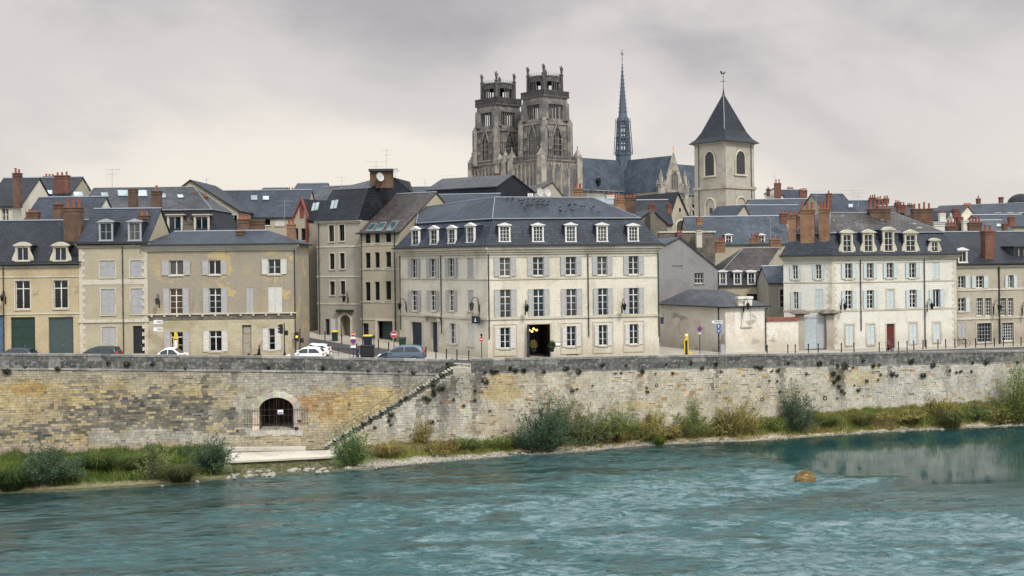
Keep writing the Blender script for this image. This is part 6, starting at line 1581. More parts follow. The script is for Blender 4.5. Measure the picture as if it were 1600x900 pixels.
h = house('back_house', 'slate house with a forest of red chimney pots left of the grey stone house', 1060, 1370, 146, 147, 372, 300, 9, M['beige'], M['slate_dark'], zr6)
h.chimney(1276, 1350, 295, 345, 144, 4, 'brick_sooty', pot_h=.8); h.chimney(1146, 1206, 318, 380, 143, 3, 'brick_sooty', pot_h=.8); h.chimney(1208, 1238, 262, 350, 148, 2, 'brick_red', pot_h=.4); h.chimney(1240, 1274, 282, 345, 147, 0, 'white_render'); h.chimney(1068, 1128, 300, 350, 146, 0, 'white_render'); h.walls()
h = house('back_house', 'grey tiled house with a skylight behind the grey stone house', 1350, 1565, 152, 152, 372, 287, 10, M['beige'], M['slate_grey'], zr6); add_sky(h, (1436, 1466, 306, 322)); h.chimney(1480, 1503, 302, 360, 149, 1, 'brick_red', pot_h=.3); h.walls()
h = house('back_house', 'blue slate house with a red chimney at the right edge, behind the grey tiled house', 1380, 1680, 170, 170, 322, 253, 10, M['beige'], M['slate'], zr6); h.chimney(1514, 1546, 262, 320, 168, 2, 'brick_red', pot_h=.3); h.walls()
# domed roof on the right skyline
c = P(*zr6(1580, 190), 240); t = thing('domed_roof_church', 'dark rounded dome roof on the right edge of the skyline', 'church', (c.x, c.y, gz(c.x, c.y)))
r = P(*zr6(1580 + 76, 190), 240).x - c.x; hz = P(*zr6(1580, 124), 240).z - c.z
m = MB(); m.lathe([(r * .97, gz(c.x, c.y) - 1), (r * .97, c.z)], c.x, c.y, 20); m.build('drum', M['grey_stone'], t)
m = MB(); m.lathe([(r * math.cos(a), c.z + hz * math.sin(a)) for a in [k * math.pi / 18 for k in range(9)]] + [(.1, c.z + hz)], c.x, c.y, 24); m.build('dome', M['slate_dark'], t, smooth=True)
m = MB(); m.lathe([(.7, c.z - 1.5), (.7, c.z + hz * .5)], P(*zr6(1524, 150), 238).x, 236, 8); m.build('lantern', M['pipe'], t)
# ================================================================== CHURCH TOWER AND CATHEDRAL
def church():
 YC = 236.0; k = FPX / YC
 c = P(1132.5, 300, YC + 0.0); zb_ = gz(c.x, c.y)
 t = thing('church_tower', 'square stone church tower with a flared slate pyramid roof and weathercock', 'church tower', (c.x, c.y, zb_))
 near = Vector(P(1134.6, 300, YC - 6.6).xy); L_ = Vector(P(1084.5, 300, YC + 0.4).xy); R_ = Vector(P(1180, 300, YC + 0.0).xy); far = L_ + R_ - near
 pts = [tuple(L_), tuple(near), tuple(R_), tuple(far)]
 fA, fB = Fac(pts[0], pts[1]), Fac(pts[1], pts[2])
 z_e = P(1134, 219.5, YC - 6.6).z; z_s = P(1134, 291.5, YC - 6.6).z
 b = Bld.__new__(Bld); b.root = t
 def ringbox(d, z0, z1_, name, mat, parent):
  q0 = off_poly(pts, d); m = MB(); m.frust([(*p, z0) for p in q0], [(*p, z1_) for p in q0]); return m.build(name, mat, parent)
 body = ringbox(0, zb_ - 1, z_s, 'lower_stage', M['tower_stone'], t); up = ringbox(0.12, z_s, z_e, 'bell_stage', M['tower_stone'], t)
 ringbox(-.22, z_s - .32, z_s + .22, 'string_course', M['grey_stone'], t); ringbox(-.1, z_e - .35, z_e + .02, 'eaves_course', M['lime_trim'], t)
 # flared roof
 apex = P(1129.8, 146, YC); prof = [(-.75, -.1), (-.62, .12), (.35, 1.0), (1.3, 2.6)]
 h = apex.z - z_e; m = MB(); rings = []
 for d, dz in prof: rings.append([(*p, z_e + dz) for p in off_poly(pts, d)])
 for a, c2 in zip(rings, rings[1:]):
  for i in range(4): m.poly([a[i], a[(i + 1) % 4], c2[(i + 1) % 4], c2[i]])
 cx, cy = (L_ + R_) / 2; ap = (cx, cy, apex.z)
 for i in range(4): m.poly([rings[-1][i], rings[-1][(i + 1) % 4], ap])
 m.poly(rings[0][::-1]); rf = m.build('roof', M['slate_dark'], t)
 m = MB()
 for i in range(4): m.tube(rings[-1][i], ap, .09, n=5)
 m.build('hip_rolls', M['lead'], rf)
 m = MB(); zt = P(1130, 115, YC).z; m.lathe([(.35, ap[2] - .8), (.12, ap[2] + .6), (.05, ap[2] + 1.2), (.05, zt)], cx, cy, 8)
 zc_ = lerp(ap[2], zt, .62); m.tube((cx - .65, cy, zc_), (cx + .65, cy, zc_), .045); m.ball((cx, cy, zc_), .13, .13, .13)
 m.build('finial', M['iron'], rf)
 m = MB(); m.prism([(cx - .6, zt + .25), (cx - .45, zt - .02), (cx, zt - .1), (cx + .35, zt + .05), (cx + .55, zt + .45), (cx + .3, zt + .4), (cx + .1, zt + .2), (cx - .2, zt + .2), (cx - .35, zt + .55), (cx - .65, zt + .6)], cy - .05, cy + .05); m.build('weathercock', M['iron'], rf)
 for f, x0, x1, y0, y1, sp in ((fA, 149, 207, 490, 628, 545), (fB, 319, 374, 487, 620, 540)):
  f2 = f.off(.12); o, p = pointed_part(t, f2, zc, x0, x1, y0, y1, sp, 'louvred_opening', M['door_dark'], .02, M['lime_trim'], .4, .2)
  a, b_, c_, d_ = f2.rect(zc, x0, x1, y0, y1); m = MB(f2.M); n = 11
  for i in range(n):
   z = lerp(c_ + .1, d_ - .7, i / (n - 1)); w = 0 if z < f2.hit(*zc(x0, sp))[1] else .4
   m.frust([(a + w + .1, -.05, z), (b_ - w - .1, -.05, z), (b_ - w - .1, -.022, z + .3), (a + w + .1, -.022, z + .3)], [(a + w + .1, -.12, z - .1), (b_ - w - .1, -.12, z - .1), (b_ - w - .1, -.03, z + .34), (a + w + .1, -.03, z + .34)])
  m.build('louvres', M['pipe'], o); m = MB(f2.M); m.box(a - .5, b_ + .5, -.28, 0, c_ - .35, c_ - .01); m.build('sill', M['lime_trim'], o)
 for f, x0, x1, y0, y1, sp in ((fA, 152, 210, 755, 900, 810), (fB, 322, 378, 748, 900, 800)): pointed_part(t, f, zc, x0, x1, y0, y1, sp, 'blind_arch', M['tower_stone'], .02, M['lime_trim'], .35, .18)
 m = MB(fA.M); q = fA.rect(zc, 176, 193, 810, 841); m.box(q[0], q[1], -.06, .05, q[2], q[3]); m.build('slit_window', M['glass'], t)
 for f, x in ((fA, 113), (fB, 407)):
  q, z = f.hit(*zc(x, 445)); m = MB(f.M); m.tube((q, -.08, zb_), (q, -.08, z), .08); m.build('lightning_rod', M['pipe'], t)
church()

def cathedral():
 T = thing('cathedral', 'gothic cathedral with two openwork west towers, blue roofs and a slender spire', 'cathedral', (*XY(880, 520), 10))
 th = R(40); e = Vector((math.cos(th), math.sin(th), 0)); s_ = Vector((math.sin(th), -math.cos(th), 0))     # towards the apse, towards the south transept
 def frame(o): return Matrix(((e.x, -s_.x, 0, o.x), (e.y, -s_.y, 0, o.y), (0, 0, 1, 0), (0, 0, 0, 1)))   # local x = e, y = north
 def pk(m, x, y, z0, z1, r, n=4): m.lathe([(r, z0), (r * .85, lerp(z0, z1, .45)), (0.04, z1)], x, y, n, rot=math.pi / n)
 def lancet(m, f_side, u0, u1, z0, z1, d, out):
  """pointed panel on a side of a square block; side: 0 = west (x = -d), 1 = south (y = -d)"""
  mid = (u0 + u1) / 2; w = u1 - u0; sp = z1 - w * .85
  pts = [(u0, z0), (u1, z0), (u1, sp), (lerp(u1, mid, .35), lerp(sp, z1, .62)), (mid, z1), (lerp(u0, mid, .35), lerp(sp, z1, .62)), (u0, sp)]
  def P3(u, z, o): return (u, -d - o, z) if f_side == 1 else (-d - o, -u, z)
  m.frust([P3(u, z, -.3) for u, z in pts], [P3(u, z, out) for u, z in pts]); return [(P3(u, z, out)) for u, z in pts]
 def tower(px, Yt, yl):
  # yl: photo rows for bottom, base top, middle bottom/top, balustrade, crown top, statue top
  c = P(px, 240, Yt); o = Vector((c.x, c.y, 0)); Fm = frame(o); Z = [P(px, y, Yt - 8).z for y in yl]
  zb_, z1_, z2_, z3_, z4_, z5_, z6_ = Z; kk = Yt / 500
  a = 7.6; g0 = 8
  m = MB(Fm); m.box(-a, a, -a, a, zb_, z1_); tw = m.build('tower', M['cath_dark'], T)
  m = MB(Fm)     # turrets, string courses
  for sx in (-1, 1):
   for sy in (-1, 1):
    m.lathe([(1.75, zb_), (1.7, z1_ + .4)], sx * a, sy * a, 8, rot=R(22.5)); pk(m, sx * a, sy * a, z1_ + .4, z1_ + 2.5, 1.2, 8)
  for z in (zb_ + .3, lerp(zb_, z1_, .12), z1_ - .6): m.box(-a - .5, a + .5, -a - .5, a + .5, z - .35, z + .35)
  m.build('corner_turrets', M['cath_mid'], tw)
  for sd in (0, 1):
   m = MB(Fm); lancet(m, sd, -2.5, 2.5, lerp(zb_, z1_, .16), lerp(zb_, z1_, .86), a, .12); m.build('tall_window', M['glass'], tw)
   m = MB(Fm)
   p = [(-2.7, lerp(zb_, z1_, .5)), (0, lerp(zb_, z1_, 1.02)), (2.7, lerp(zb_, z1_, .5))]
   def Q(u, z, oo, sd=sd): return (u, -a - oo, z) if sd == 1 else (-a - oo, -u, z)
   for u in (-2.75, 2.75): m.tube(Q(u, lerp(zb_, z1_, .14), .3), Q(u, lerp(zb_, z1_, .62), .3), .35)
   m.tube(Q(-2.75, lerp(zb_, z1_, .62), .4), Q(0, lerp(zb_, z1_, 1.0), .4), .38); m.tube(Q(2.75, lerp(zb_, z1_, .62), .4), Q(0, lerp(zb_, z1_, 1.0), .4), .38)
   for u in (-.85, 0, .85): m.tube(Q(u, lerp(zb_, z1_, .16), .2), Q(u, lerp(zb_, z1_, .8), .2), .16)
   for fz in (.3, .44, .58): m.tube(Q(-2.5, lerp(zb_, z1_, fz), .2), Q(2.5, lerp(zb_, z1_, fz), .2), .14)
   m.build('window_tracery', M['cath_mid'], tw)
   m = MB(Fm)
   for u in (-4.9, -3.9, 3.9, 4.9):
    m.tube(Q(u, lerp(zb_, z1_, .12), .3), Q(u, lerp(zb_, z1_, .78), .3), .3)
    for fz in (.3, .62): m.tube(Q(u, lerp(zb_, z1_, fz), .55), Q(u, lerp(zb_, z1_, fz + .1), .55), .42, .25)
   m.build('niche_statues', M['cath_mid'], tw)
  # middle stage: open colonnade
  b = 7.1; m = MB(Fm); zc0, zc1 = z2_ + 1.0, lerp(z2_, z3_, .72)
  m.box(-b, b, -b, b, z1_, zc0)
  for d0, d1 in ((zc1, z3_),):
   m.box(-b, b, -b, -b + 1.2, d0, d1); m.box(-b, b, b - 1.2, b, d0, d1); m.box(-b, -b + 1.2, -b + 1.2, b - 1.2, d0, d1); m.box(b - 1.2, b, -b + 1.2, b - 1.2, d0, d1)
  ms = m.build('middle_stage', M['cath_mid'], T)
  m = MB(Fm)
  for sx in (-1, 1):
   for sy in (-1, 1): m.lathe([(2.35, zc0 - .6), (2.2, zc1 + .5)], sx * (b - .9), sy * (b - .9), 8, rot=R(22.5))
  for u in (-3.1, -1.9, -.75, .75, 1.9, 3.1):
   for v in (-b + .5, b - .5): m.tube((u, v, zc0), (u, v, zc1), .27); m.tube((v, u, zc0), (v, u, zc1), .27)
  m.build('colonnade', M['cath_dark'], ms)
  m = MB(Fm)
  for u in np.arange(-b + .3, b, 1.25):
   for v in (-b - .1, b + .1): m.tube((u, v, zc1 - .2), (u, v, z3_ - 1.6), .34, .1); m.tube((v, u, zc1 - .2), (v, u, z3_ - 1.6), .34, .1)
  m.build('hanging_arcade', M['cath_dark'], ms)
  m = MB(Fm); m.box(-b - .7, b + .7, -b - .7, b + .7, z3_ + .002, z3_ + .8)
  for u in np.arange(-b - .5, b + .6, .62):
   for v in (-b - .5, b + .5): m.box(u - .14, u + .14, v - .14, v + .14, z3_ + .8, z4_); m.box(v - .14, v + .14, u - .14, u + .14, z3_ + .802, z4_ - .002)
  for v in (-b - .5, b + .5): m.box(-b - .7, b + .7, v - .2, v + .2, z4_ + .002, z4_ + .35); m.box(v - .2, v + .2, -b - .7, b + .7, z4_ + .004, z4_ + .352)
  m.build('balustrade', M['cath_top'], ms)
  # crown: open octagon with turrets
  r = 7.0; m = MB(Fm); zt = z5_ - 1.8
  m.lathe([(r, z3_ + .8), (r, z4_ + .6)], 0, 0, 16); 
  n = 24
  for i in range(n):
   if i % 6 in (0, 1, 2): pass
  for lo, hi, ri in ((zt - 2.2, zt, r - .9),):
   for i in range(16):
    a0, a1 = 2 * math.pi * i / 16, 2 * math.pi * (i + 1) / 16
    q = [(r * math.cos(a0), r * math.sin(a0)), (r * math.cos(a1), r * math.sin(a1)), (ri * math.cos(a1), ri * math.sin(a1)), (ri * math.cos(a0), ri * math.sin(a0))]
    m.frust([(*p, lo) for p in q], [(*p, hi) for p in q])
  cr = m.build('crown', M['cath_top'], T)
  m = MB(Fm)
  for i in range(8):
   al = 2 * math.pi * i / 8 + R(0)
   for dl, rr in ((-.16, .5), (.16, .5), (0, 1.0)) if i % 2 == 1 else ((-.2, .34), (0, .34), (.2, .34)):
    x, y = (r - .5) * math.cos(al + dl), (r - .5) * math.sin(al + dl); m.tube((x, y, z4_ + .4), (x, y, zt - 2), rr, n=6)
  m.build('crown_columns', M['cath_top'], cr)
  m = MB(Fm)
  for i in range(40):
   al = 2 * math.pi * i / 40; m.tube((r * math.cos(al), r * math.sin(al), zt), (r * math.cos(al), r * math.sin(al), z5_ + .2), .13, .05, n=4)
  m.lathe([(r + .15, zt - .1), (r + .15, zt + .5)], 0, 0, 24)
  m.build('crown_pinnacles', M['cath_top'], cr)
  for i in range(4):
   al = R(45) + math.pi / 2 * i; x, y = (r + .6) * math.cos(al), (r + .6) * math.sin(al)
   m = MB(Fm); m.lathe([(.75, z4_), (.7, zt + 1.0), (.95, zt + 1.2), (.95, zt + 1.5), (.4, zt + 1.9)], x, y, 8); m.build('corner_shaft', M['cath_top'], cr)
   m = MB(Fm); zb2 = zt + 1.9; H = z6_ - zb2; m.lathe([(.5, zb2), (.55, zb2 + H * .3), (.75, zb2 + H * .62), (.6, zb2 + H * .78), (.22, zb2 + H * .84), (.3, zb2 + H * .93), (.05, z6_)], x, y, 7); m.tube((x - .2, y, zb2 + H * .7), (x - 1.1, y + .3, zb2 + H * .9), .22, .1); m.tube((x + .2, y, zb2 + H * .7), (x + .9, y - .4, zb2 + H * .45), .22, .1); m.build('statue', M['cath_top'], cr)
  return o
 oR = tower(852.5, 500, (252, 190.5, 188, 151, 141.5, 112, 98.5)); oL = tower(779.5, 517, (257, 201.5, 199, 164, 153, 123.5, 110.5))
 # west block below the towers
 mid = (oR + oL) / 2; Fm = frame(mid); hw = (oR - oL).length / 2 + 11; zg = 6; zt = P(850, 250, 492).z; d = 9.8
 m = MB(Fm); m.box(-d, d + 3, -hw, hw, zg, zt); w = m.build('west_block', M['cath_pale'], T)
 m = MB(Fm); m2 = MB(Fm)
 def arcade(along, fixed, u0, u1, n, z0, z1, west):
  for i in range(n):
   a = lerp(u0, u1, i / n) + .35; b = lerp(u0, u1, (i + 1) / n) - .35; md = (a + b) / 2; sp = z1 - (b - a) * .8
   pts = [(a, z0), (b, z0), (b, sp), (lerp(b, md, .4), lerp(sp, z1, .65)), (md, z1), (lerp(a, md, .4), lerp(sp, z1, .65)), (a, sp)]
   F3 = (lambda u, z, o: (-d - o, u, z)) if west else (lambda u, z, o: (u, -hw - o, z))
   m.frust([F3(u, z, -.2) for u, z in pts], [F3(u, z, .06) for u, z in pts])
   seq = [pts[1]] + pts[2:] + [pts[0]]
   for p, q in zip(seq, seq[1:]): m2.tube(F3(*p, .2), F3(*q, .2), .26, n=5)
   m2.tube(F3((b + .35), z0, .3), F3(b + .35, z1, .3), .34, n=6)
 zz0, zz1 = lerp(zg, zt, .66), zt - 1.6
 for c_ in (-hw + 10.5, 0, hw - 10.5): arcade(0, 0, c_ - 8, c_ + 8, 6, zz0, zz1, True)
 arcade(0, 0, -d + 2, d + 1, 4, zz0 - 2, zz1, False)
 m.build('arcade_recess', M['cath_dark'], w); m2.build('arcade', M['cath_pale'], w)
 m = MB(Fm)
 for u in np.arange(-hw, hw + .1, 1.1): m.box(-d - .5, -d - .2, u - .2, u + .2, zt, zt + 1.3)
 for u in np.arange(-d, d + 3, 1.1): m.box(u - .2, u + .2, -hw - .5, -hw - .2, zt, zt + 1.3)
 m.box(-d - .6, -d - .1, -hw - .6, hw + .6, zt + 1.302, zt + 1.7); m.box(-d - .6, d + 3, -hw - .602, -hw - .1, zt + 1.304, zt + 1.702); m.box(-d - .7, -d, -hw, hw, zt - .7, zt - .002); m.box(-d, d + 3, -hw - .7, -hw, zt - .7, zt - .002)
 m.build('parapet', M['cath_dark'], w)
 for (x, y) in ((-d, -hw), (-d, hw), (d + 2, -hw), (-d, -hw + 20), (-d, hw - 20), (-d, 0)):
  m = MB(Fm); m.box(x - 1.5, x + 1.5, y - 1.5, y + 1.5, zg, zt + 1.5); m.frust([(x - 1.6, y - 1.6, zt + 1.5), (x + 1.6, y - 1.6, zt + 1.5), (x + 1.6, y + 1.6, zt + 1.5), (x - 1.6, y + 1.6, zt + 1.5)], [(x - .1, y - .1, zt + 5), (x + .1, y - .1, zt + 5), (x + .1, y + .1, zt + 5), (x - .1, y + .1, zt + 5)]); m.lathe([(.5, zt + 4.6), (.1, zt + 5.2), (.4, zt + 5.8), (.05, zt + 6.6)], x, y, 6); m.build('buttress', M['cath_pale'], w)
 # nave, choir, transept
 c = mid + e * 66; crossing = Vector(P(974, 250, (mid + e * 64).y)); cr0 = Vector((crossing.x, crossing.y, 0)); Fc = frame(cr0)
 zr_ = P(974, 251, crossing.y).z; ze = P(940, 304, crossing.y - 8).z; hwN = 8.2
 m = MB(Fc); x0, x1 = -66 + d, 62
 for sg in (-1, 1): m.poly([(x0, sg * hwN, ze), (x1, sg * hwN, ze), (x1, 0, zr_), (x0, 0, zr_)][::1])
 m.poly([(x1, -hwN, ze), (x1 + 7, 0, ze), (x1, 0, zr_)]); m.poly([(x1, hwN, ze), (x1 + 7, 0, ze), (x1, 0, zr_)])
 m.poly([(x0, -hwN, ze), (x0, hwN, ze), (x0, 0, zr_)])
 m.build('nave_roof', M['cath_roof'], T)
 m = MB(Fc); m.box(x0, x1 + 4, -hwN + .3, hwN - .3, 6, ze - .05); nv = m.build('nave_wall', M['cath_pale'], T)
 m = MB(Fc); m.box(x0, x1, -19, -hwN, 6, 28); m.box(x0, x1, hwN, 19, 6, 28); m.build('aisle', M['cath_pale'], nv)
 m = MB(Fc); m.poly([(x0, -19.4, 27.9), (x1, -19.4, 27.9), (x1, -hwN, 30.5), (x0, -hwN, 30.5)]); m.poly([(x0, 19.4, 27.9), (x0, hwN, 30.5), (x1, hwN, 30.5), (x1, 19.4, 27.9)]); m.build('aisle_roof', M['cath_roof'], nv)
 for i in range(18):
  u = lerp(x0 + 4, x1 - 2, i / 17)
  if abs(u) < 10: continue
  m = MB(Fc); m.box(u - .7, u + .7, -20.5, -18.5, 6, 33); m.frust([(u - .8, -20.6, 33), (u + .8, -20.6, 33), (u + .8, -18.4, 33), (u - .8, -18.4, 33)], [(u - .1, -19.6, 37), (u + .1, -19.6, 37), (u + .1, -19.4, 37), (u - .1, -19.4, 37)])
  pr = None
  for k in range(7):
   tt = k / 6; y = lerp(-18.5, -hwN, tt); z = 31 + 6 * math.sin(tt * math.pi / 2)
   if pr: m.tube((u, pr[0], pr[1]), (u, y, z), .45, n=5)
   pr = (y, z)
  m.build('flying_buttress', M['cath_pale'], nv)
 m = MB(Fc)
 for i in range(34):
  u = lerp(x0 + 2, x1, i / 33)
  if abs(u) < 9: continue
  m.tube((u, -hwN - .1, ze - .3), (u, -hwN - .1, ze + 1.0), .16, n=4)
 m.box(x0, -8, -hwN - .3, -hwN + .1, ze + 1.0, ze + 1.3); m.box(8, x1, -hwN - .3, -hwN + .1, ze + 1.0, ze + 1.3); m.build('gallery', M['cath_pale'], nv)
 for i in range(16):
  u = lerp(x0 + 6, x1 - 4, i / 15)
  if abs(u) < 11: continue
  m = MB(Fc); lancet(m, 1, u - 1.5, u + 1.5, 31, ze - 2, hwN - .3, .1); m.build('clerestory_window', M['glass'], nv)
 for u in (-40, -24, 18, 34):
  m = MB(Fc); zz = lerp(ze, zr_, .25); y = -lerp(hwN, 0, .25); m.box(u - .8, u + .8, y - 1.3, y + 1.5, zz - .4, zz + 1.4); m.frust([(u - 1, y - 1.5, zz + 1.4), (u + 1, y - 1.5, zz + 1.4), (u + 1, y + 2.5, zz + 1.4), (u - 1, y + 2.5, zz + 1.4)], [(u - .05, y - 1.5, zz + 2.9), (u + .05, y - 1.5, zz + 2.9), (u + .05, y + 2.5, zz + 2.9), (u - .05, y + 2.5, zz + 2.9)]); m.build('roof_lucarne', M['slate_dark'], nv)
 # transept
 Lt = 33; m = MB(Fc)
 for sg in (-1, 1): m.poly([(sg * 8.0, -Lt, ze), (sg * 8.0, Lt, ze), (0, Lt, zr_), (0, -Lt, zr_)])
 m.build('transept_roof', M['cath_roof'], T)
 m = MB(Fc); m.box(-7.8, 7.8, -Lt + .4, Lt - .4, 6, ze - .03)
 m.frust([(-7.6, -Lt - .3, ze), (7.6, -Lt - .3, ze), (7.6, -Lt + .6, ze), (-7.6, -Lt + .6, ze)], [(-.05, -Lt - .3, zr_ + 1.2), (.05, -Lt - .3, zr_ + 1.2), (.05, -Lt + .6, zr_ + 1.2), (-.05, -Lt + .6, zr_ + 1.2)])
 tr = m.build('transept_wall', M['cath_pale'], T)
 m = MB(Fc); lancet(m, 1, -2.1, 2.1, ze + 1.2, ze + 9.5, Lt + .3, .1); m.build('gable_window', M['glass'], tr)
 m = MB(Fc)
 for u in (-2.3, -.75, .75, 2.3): m.tube((u, -Lt - .55, ze + 1), (u, -Lt - .55, ze + 7.6), .2, n=5)
 for k in (-1, 1): m.tube((k * 2.4, -Lt - .55, ze + 7.4), (0, -Lt - .55, ze + 10), .24, n=5)
 for z in (ze - 3.5, ze - .5, ze - 9): m.box(-8.6, 8.6, -Lt - .6, -Lt + .3, z, z + .5)
 for u in np.arange(-7.5, 7.6, .9): m.tube((u, -Lt - .5, ze - 3), (u, -Lt - .5, ze - .5), .15, n=4)
 m.build('gable_tracery', M['cath_pale'], tr)
 for x in (-8.4, 8.4):
  m = MB(Fc); m.lathe([(2.3, 6), (2.3, ze - 4), (1.9, ze - 3.5), (1.8, ze + 3), (2.1, ze + 3.3), (1.2, ze + 4)], x, -Lt + .5, 8); pk(m, x, -Lt + .5, ze + 3.6, ze + 10.5, 1.2, 8)
  for q in range(4): al = R(45 + 90 * q); pk(m, x + 1.7 * math.cos(al), -Lt + .5 + 1.7 * math.sin(al), ze + 2, ze + 6, .5)
  m.build('transept_turret', M['cath_pale'], tr)
 m = MB(Fc); z0 = zr_ + 1.2; m.tube((0, -Lt, z0), (0, -Lt, z0 + 3.6), .22, n=5); m.tube((-.9, -Lt, z0 + 2.4), (.9, -Lt, z0 + 2.4), .22, n=5); m.build('gilded_cross', M['gold'], tr)
 # spire over the crossing
 zs = P(973, 243, crossing.y).z; z_a = P(973, 188, crossing.y).z; z_t = P(973, 103, crossing.y).z; z_x = P(973, 77, crossing.y).z; r0 = 3.9
 m = MB(Fc); m.lathe([(r0 + .3, zr_ - 6), (r0, zs + 1.5)], 0, 0, 8, rot=R(22.5)); sp = m.build('spire_base', M['spire'], T)
 m = MB(Fc)
 zm = lerp(zs, z_a, .5)
 for i in range(8):
  al = R(22.5 + 45 * i); ca, sa = math.cos(al), math.sin(al)
  m.tube((r0 * ca, r0 * sa, zs), (r0 * .72 * ca, r0 * .72 * sa, z_a + 1), .5, .38, n=5)
  m.tube(((r0 + 1.1) * ca, (r0 + 1.1) * sa, zs + .5), ((r0 * .72 + 1.0) * ca, (r0 * .72 + 1) * sa, z_a + .6), .16, n=4)
  for f in (.08, .5, .95): z = lerp(zs, z_a, f); rr = lerp(r0, r0 * .72, f); m.tube((rr * ca, rr * sa, z), ((rr + 1.1) * ca, (rr + 1.1) * sa, z), .12, n=4)
 for f in (0.02, .14, .3, .4, .48, .52, .64, .8, .9, .98):
  z = lerp(zs, z_a, f); rr = lerp(r0, r0 * .72, f)
  for i in range(8):
   a0, a1 = R(22.5 + 45 * i), R(67.5 + 45 * i); m.tube((rr * math.cos(a0), rr * math.sin(a0), z), (rr * math.cos(a1), rr * math.sin(a1), z), .5 if f in (.02, .48, .98) else .3, n=5)
 for i in range(8):
  al = R(45 * i)
  for f0, f1 in ((.02, .48), (.52, .98)):
   rr = lerp(r0, r0 * .72, f0) * .93; m.tube((rr * math.cos(al), rr * math.sin(al), lerp(zs, z_a, f0)), (rr * .9 * math.cos(al), rr * .9 * math.sin(al), lerp(zs, z_a, f1)), .34, n=4)
 m.build('spire_lantern', M['spire'], sp)
 m = MB(Fc); m.lathe([(r0 * .72 + .3, z_a - .2), (r0 * .7, z_a + .5), (r0 * .56, z_a + 3), (.22, z_t)], 0, 0, 8, rot=R(22.5))
 for i in range(8):
  al = R(22.5 + 45 * i)
  for k in range(12):
   f = (k + .5) / 12; z = lerp(z_a + 3, z_t, f); rr = lerp(r0 * .56, .22, f); m.tube((rr * math.cos(al), rr * math.sin(al), z), ((rr + .38) * math.cos(al), (rr + .38) * math.sin(al), z + .25), .11, n=4)
 m.build('spire_cone', M['spire'], sp)
 m = MB(Fc); m.lathe([(.22, z_t), (.32, z_t + .6), (.12, z_t + 1), (.12, z_x)], 0, 0, 6); zc_ = lerp(z_t, z_x, .72)
 for k in range(4):
  al = math.pi / 4 * k; m.tube((-1.0 * math.cos(al) * e.x, 0, zc_ - 1.0 * math.sin(al)), (1.0 * math.cos(al) * e.x, 0, zc_ + 1.0 * math.sin(al)), .09, n=4)
 m.tube((-1.4, 0, zc_), (1.4, 0, zc_), .12, n=4); m.tube((-.6, 0, lerp(z_t, z_x, .4)), (.6, 0, lerp(z_t, z_x, .4)), .09, n=4)
 m.build('spire_cross', M['iron'], sp)
cathedral()
# ================================================================== STREET THINGS
def gpt(px, Y):
 x, y = XY(px, Y); return Vector((x, y, gz(x, y)))
# ---- lanterns on the walls
for lb, fc, px, py, cv, sd, k in (
 ('black lantern on a curled bracket on the ochre house by the left edge', b1.f[0], 24, 622, z1, 1, .9),
 ('black lantern on the patchy stucco house, left of its first shuttered window', b3.f[0], 79, 636, z2, 1, .9),
 ('black lantern beside the arched porch of the greige block', b5.f[0], 268, 640, z3, 1, 1.0),
 ('black lantern at the left end of the cream corner building', b7.f[0], 76, 632, z4, 1, 1.0),
 ('black lantern above the hanging navy sign of the cream corner building', b7.f[0], 418, 634, z4, 1, 1.1),
 ('black lantern between the first two windows of the cream front', b7.f[1], 632, 642, z4, 1, 1.0),
 ('black lantern left of the last window of the cream front', b7.f[1], 455, 636, z5, 1, 1.0),
 ('black lantern on the blind window of the low white building', b8.f[1], 485, 632, z6, 1, 1.0),
 ('black lantern on the white corner house above the right gate pier', b9.f[1], 340, 634, z7, 1, 1.0),
 ('black lantern on the white corner house by its last downpipe', b9.f[1], 205, 632, z8, 1, 1.0),
 ('black lantern on the grey stone house between its paired windows', b10.f[0], 516, 640, z8, 1, 1.1),
 ('black lantern at the far right of the grey stone house', b10.f[0], 650, 648, z8, 1, 1.1)):
 lantern(lb, fc, px, py, cv, sd, k=k)
# hanging sign
f = b7.f[0]; a, b, c, d = f.rect(z4, 402, 437, 671, 705); t = thing('hanging_sign', 'navy hanging sign with a pale figure under the lantern of the cream corner building', 'sign', f.w((a + b) / 2, -.6, c))
m = MB(f.M); w = (b - a) * .5; mid = (a + b) / 2; m.box(mid - .04, mid + .04, -1.5, -.35, c, d) if False else m.box(a, b, -.55, -.45, c, d); pn = m.build('panel', M['sign_navy'], t)
m = MB(f.M); m.box(mid - .1, mid + .1, -.556, -.552, c + .25, d - .4); m.ball((mid, -.556, d - .3), .1, .01, .1); m.box(mid - .22, mid + .22, -.556, -.552, c + .18, c + .24); m.build('figure', M['sign_white'], pn)
m = MB(f.M); m.tube((mid, 0, d + .12), (mid, -.6, d + .12), .03); m.tube((a + .1, -.5, d + .12), (a + .1, -.5, d), .02); m.tube((b - .1, -.5, d + .12), (b - .1, -.5, d), .02); m.tube((a, -.5, d + .12), (b, -.5, d + .12), .025); m.build('bracket', M['iron'], t)
f = Fac((-500, 111), (500, 111)); a, b, c, d = f.rect(z0c, 1032, 1036.8, 495.5, 505.8); t = thing('wall_sign', 'small blue plate sign at the right corner of the cream corner building', 'sign', f.w((a + b) / 2, 0, c))
m = MB(f.M); m.box(a, b, -.03, .03, c, d); m.build('plate', M['sign_navy'], t); m = MB(f.M); m.tube((a - .3, 0, d - .1), (b, 0, d - .1), .02); m.build('bracket', M['iron'], t)

